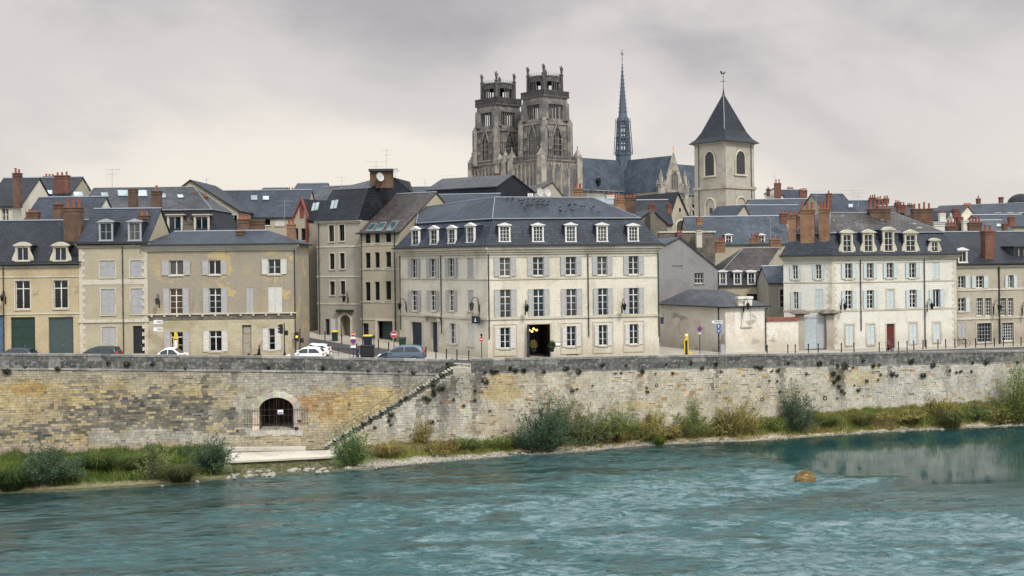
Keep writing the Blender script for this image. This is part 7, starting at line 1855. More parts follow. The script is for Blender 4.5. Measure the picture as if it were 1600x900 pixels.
# ---- road signs
def sign_post(label, px, Y, y_top, discs=(), name='road_sign', pole='iron', r=.035, cat='road sign'):
 g = gpt(px, Y); t = thing(name, label, cat, g); m = MB(); zt = P(px, y_top, Y).z; m.tube(g - Vector((0, 0, .2)), (g.x, g.y, zt), r, n=8); m.build('pole', M[pole], t)
 for kind, py, s in discs:
  z = P(px, py, Y).z; y = g.y - .07
  def disc(rr, yy, mat, nm, par):
   m = MB(); n = 20; m.frust([(g.x + rr * math.cos(2 * math.pi * i / n), yy, z + rr * math.sin(2 * math.pi * i / n)) for i in range(n)], [(g.x + rr * math.cos(2 * math.pi * i / n), yy + .02, z + rr * math.sin(2 * math.pi * i / n)) for i in range(n)]); return m.build(nm, M[mat], par)
  def plate(w, h, yy, mat, nm, par, dx=0, dz=0):
   m = MB(); m.box(g.x + dx - w / 2, g.x + dx + w / 2, yy, yy + .02, z + dz - h / 2, z + dz + h / 2); return m.build(nm, M[mat], par)
  if kind == 'noentry': o = disc(s * 1.06, y + .004, 'sign_white', 'disc_rim', t); disc(s, y - .003, 'sign_red', 'disc', o); plate(s * 1.5, s * .36, y - .026, 'sign_white', 'bar', o)
  elif kind == 'nopark': o = disc(s * 1.05, y + .004, 'sign_red', 'disc_rim', t); disc(s * .8, y - .003, 'sign_violet', 'disc', o)
  elif kind == 'white': plate(s * 2.2, s, y, 'sign_white', 'plate', t)
  elif kind == 'blue_up':
   o = plate(s * 2, s * 2, y, 'sign_blue', 'plate', t); plate(s * .3, s * 1.0, y - .006, 'sign_white', 'arrow_shaft', o, 0, -.15 * s)
   m = MB(); m.prism([(g.x - s * .45, z + s * .3), (g.x + s * .45, z + s * .3), (g.x, z + s * .85)], y - .006, y + .01); m.build('arrow_head', M['sign_white'], o)
  elif kind == 'blue': o = plate(s * 2, s * 2, y, 'sign_blue', 'plate', t); plate(s * .8, s * .3, y - .006, 'sign_white', 'mark', o, s * .1, s * .4); plate(s * .5, s * .3, y - .006, 'sign_white', 'mark', o, -s * .2, -s * .3)
  elif kind == 'arrow_left':
   m = MB(); w = s * 2.3; h = s * .62; x0 = g.x - w * .68; x1 = g.x + w * .38
   m.prism([(x0 + h * .6, z - h / 2), (x1, z - h / 2), (x1, z + h / 2), (x0 + h * .6, z + h / 2), (x0, z)], y, y + .03); o = m.build('direction_plate', M['sign_white'], t)
   m = MB(); m.box(x0 + h, x1 - .08, y - .006, y + .01, z - .04, z + .05); m.build('lettering', M['sign_navy'], o)
  elif kind == 'info':
   o = plate(s * 2, s * .85, y, 'sign_white', 'plate', t, s * .4); plate(s * 1.1, s * .4, y - .006, 'grey_paint', 'lettering', o, s * .7)
  elif kind == 'box': plate(s, s, y - .1, 'black_plastic', 'box', t); 
 return t
sign_post('pole with two pale direction plates in front of the patchy stucco house', 244.5, 104.5, 497, (('info', 503, .42), ('info', 514.5, .42)), pole='steel')
sign_post('pole with a no entry disc above a violet no parking disc, beside the black kiosk', 551.5, 103.3, 518, (('noentry', 522, .22), ('white', 528, .2), ('nopark', 533, .25), ('white', 541.5, .22)))
sign_post('lone large no entry sign in front of the garage of the beige street house', 615.3, 107.2, 518, (('noentry', 522.5, .32),))
sign_post('no entry sign with a small black box on top, before the cream building', 752, 103.2, 521, (('noentry', 530, .2), ('box', 523.5, .2)))
sign_post('small no parking disc on a thin post against the low white building', 1093, 112.5, 509, (('nopark', 514, .24), ('white', 521, .12)))
sign_post('post with a white arrow sign over two blue squares at the low white building', 1122.5, 112.2, 487, (('arrow_left', 503, .46), ('blue_up', 510, .21), ('blue', 517.5, .2)))
sign_post('back of a double black sign on a post behind the black kiosk', 583.8, 104.2, 524, (('box', 526, .24),))
# ---- traffic lights
def traffic_light(label, px, Y, y_top, y_head, lit=False):
 g = gpt(px, Y); t = thing('traffic_light', label, 'traffic light', g); m = MB(); zt = P(px, y_top, Y).z; m.tube(g, (g.x, g.y, zt), .05, n=8); m.build('pole', M['iron'], t)
 z = P(px, y_head, Y).z; m = MB(); m.box(g.x - .42, g.x - .14, g.y - .12, g.y + .12, z - .45, z + .45)
 for k in (-.28, 0, .28): m.tube((g.x - .42, g.y, z + k + .05), (g.x - .58, g.y, z + k - .02), .1, .09, 8)
 m.tube((g.x - .14, g.y, z), (g.x, g.y, z), .03); h = m.build('signal_head', M['black_plastic'], t)
 if lit: m = MB(); m.ball((g.x - .29, g.y - .13, z), .11, .03, .11); m.build('lit_lens', M['glow_amber'], h)
 m = MB(); z2_ = z - .35; m.box(g.x + .06, g.x + .34, g.y - .12, g.y + .12, z2_ - .25, z2_ + .2); m.build('pedestrian_box', M['black_plastic'], t)
 m = MB(); m.box(g.x - .09, g.x + .09, g.y - .1, g.y + .1, g.z, g.z + .9); m.build('base', M['iron'], t)
traffic_light('tall black traffic light in front of the patchy stucco house', 444, 103.5, 505, 514); traffic_light('traffic light with an amber lamp lit at the corner of the stucco house', 468.5, 107.5, 514, 526, True)
# ---- bollards
def bollard_proto():
 m = MB(); m.lathe([(.055, -.1), (.055, .86), (.075, .88), (.075, .96), (.03, 1.02)], 0, 0, 8); me = m.build('bollard', M['iron'], None, pivot=(0, 0, 0)); return me
proto = None
def bollards(lst, label, group):
 global proto
 for px, Y in lst:
  g = gpt(px, Y)
  if proto is None: proto = bollard_proto(); o = proto
  else: o = proto.copy(); COL.objects.link(o)
  o.location = g; o['label'] = label; o['category'] = 'bollard'; o['group'] = group; o.rotation_euler = (random.uniform(-.02, .02), random.uniform(-.02, .02), 0)
bollards([(420 + x * .225, Y) for x, Y in ((273, 124.5), (388, 121.5), (505, 118.5), (650, 116.5), (760, 114.5), (830, 112.5))], 'thin black bollard along the far kerb of the climbing side street', 'bollards along the side street')
bollards([(420 + x * .225, Y) for x, Y in ((1088, 108.5), (1158, 107), (1230, 106), (1303, 105.5), (1386, 104.5))], 'thin black bollard before the left wing of the cream corner building', 'bollards before the cream building')
bollards([(1000 + x * .20625, Y) for x, Y in ((960, 111.2), (1117, 111.8), (1273, 112.6), (1523, 113.6))] + [(1242, 112), (1278, 113)], 'short black bollard before the white yard wall and gate', 'bollards before the yard wall')
bollards([(1200 + x / 3, 113 + i * .7) for i, x in enumerate((342, 402, 520, 610, 650, 682, 725, 740))], 'short black bollard before the white corner house', 'bollards before the white corner house')
bollards([(1380 + x / 3, 118 + i * .35) for i, x in enumerate((255, 292, 335, 385, 432, 478, 520, 562, 608, 645))], 'short black bollard before the grey stone house', 'bollards before the grey stone house')
# ---- guard rail of the side street
t = thing('guard_rail', 'thin dark pedestrian railing along the near edge of the side street', 'railing', gpt(525, 106)); m = MB(); pts = [gpt(px, Y) for px, Y in ((480, 111), (496, 109.5), (512, 108.3), (528, 107.2), (545, 106.2), (560, 105.5))]
for p in pts: m.tube(p, p + Vector((0, 0, 1.0)), .025)
m.build('posts', M['iron'], t); m = MB()
for h in (.98, .55): m.path([p + Vector((0, 0, h)) for p in pts], .02)
m.build('rails', M['iron'], t); m = MB()
for a, b in zip(pts, pts[1:]):
 for k in range(1, 9): q = a.lerp(b, k / 9); m.tube(q + Vector((0, 0, .1)), q + Vector((0, 0, .97)), .009, n=4)
m.build('balusters', M['iron'], t)
# ---- bins, kiosk, cabinet, meter, yellow post
def wheelie_bin(label, px, Y, w, h, body, lid):
 g = gpt(px, Y); t = thing('wheelie_bin', label, 'bin', g); m = MB(); a = w / 2; d = .38
 m.frust([(g.x - a * .82, g.y - d * .8, g.z + .08), (g.x + a * .82, g.y - d * .8, g.z + .08), (g.x + a * .82, g.y + d * .8, g.z + .08), (g.x - a * .82, g.y + d * .8, g.z + .08)], [(g.x - a, g.y - d, g.z + h), (g.x + a, g.y - d, g.z + h), (g.x + a, g.y + d, g.z + h), (g.x - a, g.y + d, g.z + h)]); m.build('body', M[body], t)
 m = MB(); m.frust([(g.x - a - .04, g.y - d - .06, g.z + h + .002), (g.x + a + .04, g.y - d - .06, g.z + h + .002), (g.x + a + .04, g.y + d + .04, g.z + h + .002), (g.x - a - .04, g.y + d + .04, g.z + h + .002)], [(g.x - a, g.y - d, g.z + h + .07), (g.x + a, g.y - d, g.z + h + .07), (g.x + a, g.y + d, g.z + h + .14), (g.x - a, g.y + d, g.z + h + .14)]); m.build('lid', M[lid], t)
 for sg in (-1, 1): m = MB(); m.tube((g.x + sg * (a * .8), g.y + d * .7, g.z + .1), (g.x + sg * (a * .8 + .06), g.y + d * .7, g.z + .1), .1, n=10); m.build('wheel', M['tyre'], t)
wheelie_bin('dark green bin with a yellow lid edge beside the arched porch', 523, 121.3, .62, 1.0, 'door_green', 'sign_yellow')
wheelie_bin('wide grey-blue bin with a yellow lid before the beige street house', 574.5, 117.2, .95, 1.05, 'sign_navy', 'sign_yellow')
wheelie_bin('dark green bin with a green lid at the left end of the cream building', 628.5, 116, .72, .98, 'door_green', 'door_green')
g = gpt(573.5, 104); t = thing('street_kiosk', 'black box-shaped kiosk standing on the quay left of the blue-grey car', 'kiosk', g); m = MB(); m.box(g.x - .62, g.x + .62, g.y - .4, g.y + .4, g.z, g.z + 1.42); m.build('body', M['black_plastic'], t); m = MB(); m.box(g.x - .68, g.x + .68, g.y - .46, g.y + .46, g.z + 1.422, g.z + 1.5); m.build('top', M['iron'], t); m = MB(); m.box(g.x - .5, g.x + .5, g.y - .43, g.y - .41, g.z + .5, g.z + 1.3); m.build('panel', M['door_dark'], t)
g = gpt(1128.5, 112.6); t = thing('utility_cabinet', 'small grey utility cabinet at the corner of the low white building', 'cabinet', g); m = MB(); m.box(g.x - .2, g.x + .2, g.y - .15, g.y + .15, g.z, g.z + .95); m.build('box', M['grey_paint'], t); m = MB(); m.box(g.x - .23, g.x + .23, g.y - .18, g.y + .18, g.z + .952, g.z + 1.0); m.build('lid', M['steel'], t)
f = Fac((-500, 106), (500, 106)); a, b, c, d = f.rect(z0c, 1069, 1075.8, 521, 554); g = gpt(1072.5, 106); t = thing('parking_meter', 'tall yellow framed parking meter before the low white building', 'parking meter', g); zz = f.hit(1072, 532)[1]
m = MB(f.M); m.box(a, a + .09, 0, .2, g.z, zz); m.box(b - .09, b, 0, .2, g.z, zz); m.box(a, b, 0, .2, zz + .001, zz + .1); m.box((a + b) / 2 - .06, b - .02, .02, .18, zz + .101, d - .3); m.box(a + .08, b - .02, .0, .2, d - .299, d); m.build('frame', M['sign_yellow'], t)
m = MB(f.M); m.box(a + .095, b - .095, .05, .15, g.z, zz - .002); m.build('panel', M['black_plastic'], t); m = MB(f.M); m.box(a + .12, b - .06, -.01, 0, d - .25, d - .08); m.build('plate', M['sign_white'], t)
g = gpt(1079, 105.5); t = thing('barrier', 'low yellow hoop barrier beside the parking meter', 'barrier', g); m = MB(); m.path([(g.x - .2, g.y, g.z), (g.x - .2, g.y, g.z + .75), (g.x + .2, g.y, g.z + .75), (g.x + .2, g.y, g.z)], .04, 6); m.tube((g.x - .2, g.y, g.z + .4), (g.x + .2, g.y, g.z + .4), .03); m.build('hoop', M['sign_yellow'], t)
f = Fac((-500, 104.2), (500, 104.2)); g = gpt(274.6, 104.2); t = thing('bus_stop_post', 'slim yellow stop post with a timetable frame before the stucco house', 'bus stop', g); a, b, c, d = f.rect(z2, 138, 159, 790, 860); zt = f.hit(*z2(150, 760))[1]
m = MB(f.M); md = (a + b) / 2; m.box(a, a + .07, 0, .08, g.z, d); m.box(b - .07, b, 0, .08, g.z, d); m.box(a, b, 0, .08, d + .001, d + .1); m.build('frame', M['sign_yellow'], t); m = MB(f.M); m.frust([(md - .14, 0, d + .102), (md + .14, 0, d + .102), (md + .14, .08, d + .102), (md - .14, .08, d + .102)], [(md - .1, 0, zt), (md + .1, 0, zt), (md + .1, .08, zt), (md - .1, .08, zt)]); m.build('flag', M['sign_yellow'], t)
m = MB(f.M); m.box(a + .1, b - .1, .03, .05, lerp(g.z, d, .55), d - .1); m.build('timetable', M['sign_white'], t); m = MB(f.M); m.box(a + .072, b - .072, .051, .07, g.z + .3, d - .02); m.build('back', M['black_plastic'], t)
# ---- cars (nose to the left)
def car(label, px0, px1, Y, paint_, kind='hatch', h=1.46, rz=0.0):
 p0, p1 = gpt(px0, Y), gpt(px1, Y); Lc = p1.x - p0.x; g = (p0 + p1) / 2; g.z = gz(g.x, g.y) + .006
 t = thing('parked_car', label, 'car', g, 'cars along the quay')
 prof = {'hatch': ((0, .42), (.03, .62), (.2, .86), (.27, .93), (.43, 1.38), (.55, h), (.78, h - .03), (.9, h - .14), (.985, .95), (1, .62), (.99, .4)),
   'mpv': ((0, .42), (.02, .66), (.12, .90), (.2, 1.0), (.38, 1.45), (.5, h), (.8, h), (.93, h - .1), (.985, 1.0), (1, .62), (.99, .4)),
   'sedan': ((0, .42), (.02, .62), (.2, .82), (.28, .88), (.42, 1.3), (.52, h), (.68, h - .02), (.86, .98), (.97, .93), (1, .65), (.99, .4))}[kind]
 W_ = .86; x0 = -Lc / 2
 def belt(u): return .93 if kind != 'mpv' else 1.0
 sec = []
 N_ = 26
 us = sorted({u for u, _ in prof} | {i / N_ for i in range(N_ + 1)})
 rows = []
 for u in us:
  top = pw(u, prof); b_ = min(top, belt(u)); nose = 1 - .16 * max(0, 1 - u / .14) ** 2 - .12 * max(0, 1 - (1 - u) / .1) ** 2
  wv = W_ * nose; wt = lerp(wv, wv * .78, sm(0, .55, top - b_) if top > b_ else 0); bot = .26
  rows.append([(-wv * .97, bot), (-wv, .5), (-wv * .985, b_), (-wt, max(b_, top - .08)), (-wt * .86, top), (wt * .86, top), (wt, max(b_, top - .08)), (wv * .985, b_), (wv, .5), (wv * .97, bot)])
 V = []; Fc = []; K = 10
 for u, r in zip(us, rows):
  for y, z in r: V.append((x0 + u * Lc, y, z))
 for i in range(len(us) - 1):
  for j in range(K): Fc.append([i * K + j, (i + 1) * K + j, (i + 1) * K + (j + 1) % K, i * K + (j + 1) % K])
 Fc.append(list(range(K))); Fc.append([(len(us) - 1) * K + j for j in range(K)])
 Rz = Matrix.Rotation(rz, 4, 'Z')
 def place(m, nm, mat, par, sm_=False):
  m.V = [tuple(Rz @ Vector(v) + g) for v in m.V]; return m.build(nm, mat, par, sm_)
 m = MB(); m.add(V, Fc); bd = place(m, 'body', M[paint_], t, True)
 gl = {'hatch': ((.30, .98), (.44, 1.36), (.53, h - .1), (.80, h - .12), (.93, 1.0)), 'mpv': ((.23, 1.04), (.39, 1.42), (.5, h - .09), (.82, h - .1), (.94, 1.06)), 'sedan': ((.31, .93), (.43, 1.27), (.52, h - .09), (.68, h - .1), (.83, .96))}[kind]
 for sg in (-1, 1):
  for (ua, ub) in ((.02, .46), (.5, .98)):
   lo, hi = gl[0][0] + .035, gl[-1][0] - .02; a_, b_ = lerp(lo, hi, ua), lerp(lo, hi, ub); pts = []
   bl = gl[0][1]
   for k in range(9):
    u = lerp(a_, b_, k / 8); zt = pw(u, gl); pts.append((u, max(zt - .03, bl + .03)))
   m = MB(); q = [(x0 + u * Lc, sg * (W_ * lerp(.985, .83, sm(0, .5, z - bl)) + .008), z) for u, z in pts] + [(x0 + b_ * Lc, sg * (W_ * .985 + .008), bl), (x0 + a_ * Lc, sg * (W_ * .985 + .008), bl)]
   m.poly(q); place(m, 'side_window', M['car_glass'], bd)
 # windscreen and rear screen
 for ua, ub, nm in ((gl[0][0] - .03, gl[1][0] - .01, 'windscreen'), (gl[-1][0] + .035, gl[-2][0] + (.1 if kind != 'sedan' else .03), 'rear_screen')):
  za, zb_ = pw(ua, prof) + .02, pw(ub, prof) + .02; m = MB(); m.poly([(x0 + ua * Lc, -.68, za), (x0 + ua * Lc, .68, za), (x0 + ub * Lc, .58, zb_), (x0 + ub * Lc, -.58, zb_)]); place(m, nm, M['car_glass'], bd)
 for u in (.2, .8):
  for sg in (-1, 1):
   x = x0 + u * Lc; m = MB(); n = 20; ra = .32
   m.tube((x, sg * .68, .32), (x, sg * .885, .32), ra, n=n); wl = place(m, 'wheel', M['tyre'], t)
   m = MB(); m.tube((x, sg * .88, .32), (x, sg * .895, .32), .2, n=14); place(m, 'rim', M['steel'], wl)
 for sg in (-1, 1):
  m = MB(); m.ball((x0 + Lc * .035, sg * .6, .68), .16, .2, .1); place(m, 'headlight', M['lamp_clear'], bd)
  m = MB(); m.ball((x0 + Lc * .985, sg * .7, .85 if kind != 'mpv' else .98), .09, .14, .2 if kind == 'mpv' else .13); place(m, 'tail_light', M['lamp_red'], bd)
  m = MB(); m.ball((x0 + Lc * (gl[0][0] + .07), sg * .96, 1.0), .11, .09, .07); place(m, 'mirror', M[paint_], bd)
 m = MB(); m.box(x0 + .1, x0 + Lc - .1, -W_ * .985, W_ * .985, .18, .30); place(m, 'sill_trim', M['black_plastic'], bd)
 return t
car('dark car mostly hidden by the parapet at the left edge', -12, 55, 101.2, 'car_black', 'hatch', 1.5)
car('dark green-black people carrier before the narrow shuttered house', 118, 187, 101.8, 'car_dark', 'mpv', 1.62)
car('white saloon in front of the door of the patchy stucco house', 229, 293, 102.0, 'car_white', 'sedan', 1.5)
car('white hatchback at the mouth of the side street', 446, 507, 102.6, 'car_white', 'hatch', 1.5)
car('white car half hidden behind the white hatchback', 464, 516, 108.6, 'car_white', 'hatch', 1.33)
car('blue-grey people carrier right of the black kiosk', 590, 663, 102.8, 'car_bluegrey', 'mpv', 1.6)
# ---- people
def skin_body(name, pts, edges, rad, mat, parent, sub=2):
 me = bpy.data.meshes.new(name); me.from_pydata(pts, edges, []); o = bpy.data.objects.new(name, me); COL.objects.link(o)
 md = o.modifiers.new('skin', 'SKIN'); md.use_smooth_shade = True
 for v, r in zip(me.skin_vertices[0].data, rad): v.radius = r if isinstance(r, tuple) else (r, r)
 me.skin_vertices[0].data[0].use_root = True
 s = o.modifiers.new('sub', 'SUBSURF'); s.levels = s.render_levels = sub; me.materials.append(mat); o.parent = parent; return o
def person(label, g, coat, pose='stand', face=1, h=1.72):
 t = thing('person', label, 'person', g); k = h / 1.75
 lean = .0 if pose == 'stand' else .32 * face
 S = lambda x, y, z: (x * k, y * k, z * k)
 hip = S(0, 0, .92); che = S(lean * .7, 0, 1.28); nk = S(lean, 0, 1.48); hd = S(lean * 1.12, 0, 1.58); hd2 = S(lean * 1.2, 0, 1.72)
 st = .12 if pose == 'stand' else .2
 pts = [hip, S(lean * .3, 0, 1.1), che, nk, hd, hd2, S(0, .1, .88), S(st * .5, .11, .5), S(0.02 + st * .3, .11, .06), S(.17 + st * .3, .11, .04), S(0, -.1, .88), S(-st * .4, -.11, .5), S(-st, -.11, .06), S(-st + .16, -.11, .04),
           S(lean, .2, 1.4), S(lean + .05 * face + lean * .4, .25, 1.14), S(lean + .14 * face + lean * .8, .22, .92), S(lean, -.2, 1.4), S(lean + .04 * face + lean * .5, -.25, 1.14), S(lean + .16 * face + lean * .8, -.2, .92)]
 edges = [(0, 1), (1, 2), (2, 3), (3, 4), (4, 5), (0, 6), (6, 7), (7, 8), (8, 9), (0, 10), (10, 11), (11, 12), (12, 13), (2, 14), (14, 15), (15, 16), (2, 17), (17, 18), (18, 19)]
 rad = [(.13, .17), (.12, .16), (.13, .19), .06, .085, .075, .1, .075, .05, .045, .1, .075, .05, .045, .075, .055, .04, .075, .055, .04]
 skin_body('body', pts, edges, [tuple(x * k for x in r) if isinstance(r, tuple) else r * k for r in rad], M[coat], t)
 m = MB(); hx, hz = hd2[0] + .0, hd2[2] - .06; m.ball((hx, 0, hz), .095, .085, .13, 12, 8); m.ball((hx + face * .095, 0, hz - .01), .02, .018, .025, 6, 4)
 for sg in (-1, 1): m.ball((hx, sg * .085, hz), .02, .012, .03, 6, 4)
 o = m.build('head', M['skin'], None, True, pivot=(0, 0, 0)); o.parent = t
 m = MB(); m.ball((hx - face * .02, 0, hz + .045), .1, .095, .1, 12, 6); o = m.build('hair', M['hair'], None, True, pivot=(0, 0, 0)); o.parent = t
 for a in (16, 19):
  m = MB(); c = Vector(pts[a]); m.ball(c + Vector((face * .03, 0, -.04)), .035, .022, .05, 6, 4)
  for i in range(4): m.tube(c + Vector((face * (.015 + .012 * i), 0, -.08)), c + Vector((face * (.03 + .014 * i), 0, -.15 + .008 * abs(i - 1))), .011, .008, 5)
  m.tube(c + Vector((face * .05, 0, -.03)), c + Vector((face * .09, 0, -.09)), .012, .009, 5)
  o = m.build('hand', M['skin'], None, True, pivot=(0, 0, 0)); o.parent = t
person('person in a dark violet coat standing left of the black kiosk', gpt(557.5, 103.6), 'cloth_purple', 'stand', 1, 1.66)
gs = gpt(404.5, 101.0); person('person in black standing behind a parked scooter left of the traffic light', gs, 'cloth_dark', 'stand', -1, 1.76)
def two_wheeler(label, px, Y, name, cat, body, motor=True, s=1.0, rz=0.1):
 g = gpt(px, Y); t = thing(name, label, cat, g); t.rotation_euler = (0, 0, rz)
 wb = .62 * s; r = .30 * s if motor else .34 * s
 def put(m, nm, mat, par):
  o = m.build(nm, mat, None, True if motor else False, pivot=(0, 0, 0)); o.parent = par; return o
 for sx in (-1, 1):
  m = MB(); n = 20
  for i in range(n):
   a0, a1 = 2 * math.pi * i / n, 2 * math.pi * (i + 1) / n; m.tube((sx * wb + r * math.cos(a0), 0, r + r * math.sin(a0)), (sx * wb + r * math.cos(a1), 0, r + r * math.sin(a1)), .06 * s if motor else .02, n=6)
  w = put(m, 'wheel', M['tyre'], t); m = MB()
  for i in range(8): a0 = 2 * math.pi * i / 8; m.tube((sx * wb, 0, r), (sx * wb + r * .93 * math.cos(a0), 0, r + r * .93 * math.sin(a0)), .012, n=4)
  put(m, 'spokes', M['steel'], w)
 if motor:
  m = MB(); m.ball((.3, 0, .72), .48, .17, .2); m.ball((-.05, 0, .5), .35, .14, .2); m.ball((-.48, 0, .78), .16, .18, .3); put(m, 'bodywork', M[body], t)
  m = MB(); m.ball((.28, 0, .9), .38, .15, .07); put(m, 'seat', M['black_plastic'], t); m = MB(); m.tube((-wb, 0, r), (-.42, 0, 1.0), .04); m.tube((-.42, -.32, 1.05), (-.42, .32, 1.05), .022); m.tube((-.42, 0, 1.0), (-.42, 0, 1.05), .03); put(m, 'handlebar', M['iron'], t)
  m = MB(); m.poly([(-.55, -.18, .98), (-.55, .18, .98), (-.38, .14, 1.32), (-.38, -.14, 1.32)]); put(m, 'windshield', M['car_glass'], t)
 else:
  m = MB(); P_ = dict(bb=(0, 0, .3), seat=(.18, 0, .82), head=(-.38, 0, .82), rear=(wb, 0, r), front=(-wb, 0, r))
  for a, b in (('bb', 'seat'), ('bb', 'head'), ('seat', 'head'), ('bb', 'rear'), ('seat', 'rear'), ('head', 'front')): m.tube(P_[a], P_[b], .02)
  put(m, 'frame', M[body], t); m = MB(); m.ball((.2, 0, .92), .14, .07, .04); put(m, 'saddle', M['black_plastic'], t); m = MB(); m.tube((-.38, 0, .82), (-.4, 0, 1.0), .015); m.tube((-.4, -.28, 1.0), (-.4, .28, 1.0), .015); put(m, 'handlebar', M['iron'], t)
two_wheeler('black scooter with a windshield parked by the person in black', 396, 101.0, 'motor_scooter', 'scooter', 'black_plastic', True, 1.0, .3)
two_wheeler('dark red motorcycle parked before the red door of the white corner house', 1390, 113.6, 'motorcycle', 'motorcycle', 'door_red', True, 1.0, .9)
two_wheeler('dark bicycle leaning by the corner of the grey stone house', 1503, 121.0, 'bicycle', 'bicycle', 'iron', False, 1.0, .15)
# ---- potted plants in the entrance of the cream building
def potted(label, px, Y, h, col):
 g = gpt(px, Y); g.z += .7; t = thing('potted_plant', label, 'plant', g, 'potted plants at the entrance'); m = MB(); m.lathe([(.16, 0), (.24, .4), (.26, .42), (.22, .42)], 0, 0, 12); o = m.build('pot', M['door_dark'], None, pivot=(0, 0, 0)); o.parent = t
 V = []; Fc = []; C = []
 for i in range(220):
  d = Vector((random.gauss(0, .5), random.gauss(0, .5), random.uniform(.1, 1))).normalized(); p = Vector((0, 0, .4)) + Vector((d.x * .4, d.y * .4, d.z * h)) * random.uniform(.4, 1); q = Vector((random.uniform(-1, 1), random.uniform(-1, 1), random.uniform(-.5, 1))).normalized() * .1; r_ = q.cross(Vector((0.3, 1, .2))).normalized() * .04
  b = len(V); V += [tuple(p - q), tuple(p + r_), tuple(p + q), tuple(p - r_)]; Fc.append([b, b + 1, b + 2, b + 3]); C.append(tuple(x * random.uniform(.6, 1.3) for x in col))
 o = raw_mesh('foliage', V, Fc, M['leaf'], None, cols=C); o.parent = t
potted('yellowish leafy plant in a pot at the left of the lit entrance', 833.5, 106.6, .8, (.2, .16, .05)); potted('dark green plant in a pot at the right of the lit entrance', 862, 106.9, .7, (.05, .08, .04))
# ---- pigeons on the roof of the cream building
def on_plane(px, py, a, b, c):
 n = (Vector(b) - Vector(a)).cross(Vector(c) - Vector(a)).normalized(); ra, rb = ray(px, py); D = Vector((ra, 1, rb)); O = Vector((0, 0, CZ)); return O + D * ((Vector(a) - O).dot(n) / D.dot(n))
def pigeons():
 rA = off_poly(b7.pts, 1.33); z = zb7 + .06; a, b, c = (*rA[1], z), (*rA[2], z), tuple(RA7)
 spots = [z4(*p) for p in ((550, 125), (573, 122), (571, 130), (606, 135), (616, 150), (622, 133), (633, 170), (641, 160), (645, 130), (660, 155), (662, 138), (676, 130), (690, 138), (690, 152), (705, 130), (712, 155), (716, 140))] + [z5(*p) for p in ((15, 140), (27, 155), (40, 130), (60, 140), (62, 155), (78, 152), (92, 160), (105, 155), (110, 142), (118, 135), (165, 165), (162, 178), (170, 184), (190, 185), (210, 152), (208, 160), (222, 180), (236, 155), (265, 162), (280, 163), (313, 175), (322, 165), (346, 188))]
 m = MB(); m.ball((0, 0, .14), .17, .085, .09, 8, 6); m.ball((-.17, 0, .25), .05, .045, .05, 6, 5); m.tube((-.1, 0, .17), (-.16, 0, .24), .06, .04, 6); m.tube((-.21, 0, .25), (-.25, 0, .24), .014, .003, 4); m.frust([(.1, -.05, .1), (.1, .05, .1), (.1, .05, .16), (.1, -.05, .16)], [(.33, -.05, .06), (.33, .05, .06), (.33, .05, .08), (.33, -.05, .08)])
 m.tube((-.02, -.03, 0), (-.02, -.03, .07), .012, n=4); m.tube((-.02, .03, 0), (-.02, .03, .07), .012, n=4)
 base = m.build('pigeon', M['bird'], None, True, pivot=(0, 0, 0))
 for i, s in enumerate(spots):
  p = on_plane(*s, a, b, c); o = base if i == 0 else base.copy()
  if i: COL.objects.link(o)
  o.location = p; o.rotation_euler = (0, 0, random.uniform(0, 6.28)); k = random.uniform(.72, .98); o.scale = (k, k, k)
  o['label'] = 'small dark pigeon perched on the front slate slope of the cream corner building'; o['category'] = 'bird'; o['group'] = 'pigeons on the slate roof'
pigeons()
# ================================================================== VEGETATION, ROCKS
GB, GO, GY_, GG, GD = (0.095, 0.15, 0.085), (0.22, 0.225, 0.08), (0.36, 0.30, 0.10), (0.16, 0.235, 0.07), (0.05, 0.085, 0.055)
def leaves_mesh(name, pts, dirs, ln, wd, cols, parent, mat=None):
 """one rhombic leaf per point"""
 pts = np.array(pts); dirs = np.array(dirs); n = len(pts)
 dirs /= np.linalg.norm(dirs, axis=1)[:, None]
 side = np.cross(dirs, rng.normal(size=(n, 3))); side /= np.linalg.norm(side, axis=1)[:, None] + 1e-9
 L_ = (ln * rng.uniform(.7, 1.3, n))[:, None]; Wd = (wd * rng.uniform(.7, 1.3, n))[:, None]
 V = np.stack([pts, pts + dirs * L_ * .5 + side * Wd, pts + dirs * L_, pts + dirs * L_ * .5 - side * Wd], 1).reshape(-1, 3)
 F = np.arange(n * 4).reshape(n, 4).tolist()
 return raw_mesh(name, V, F, mat or M['leaf'], parent, cols=np.array(cols), uv=True)
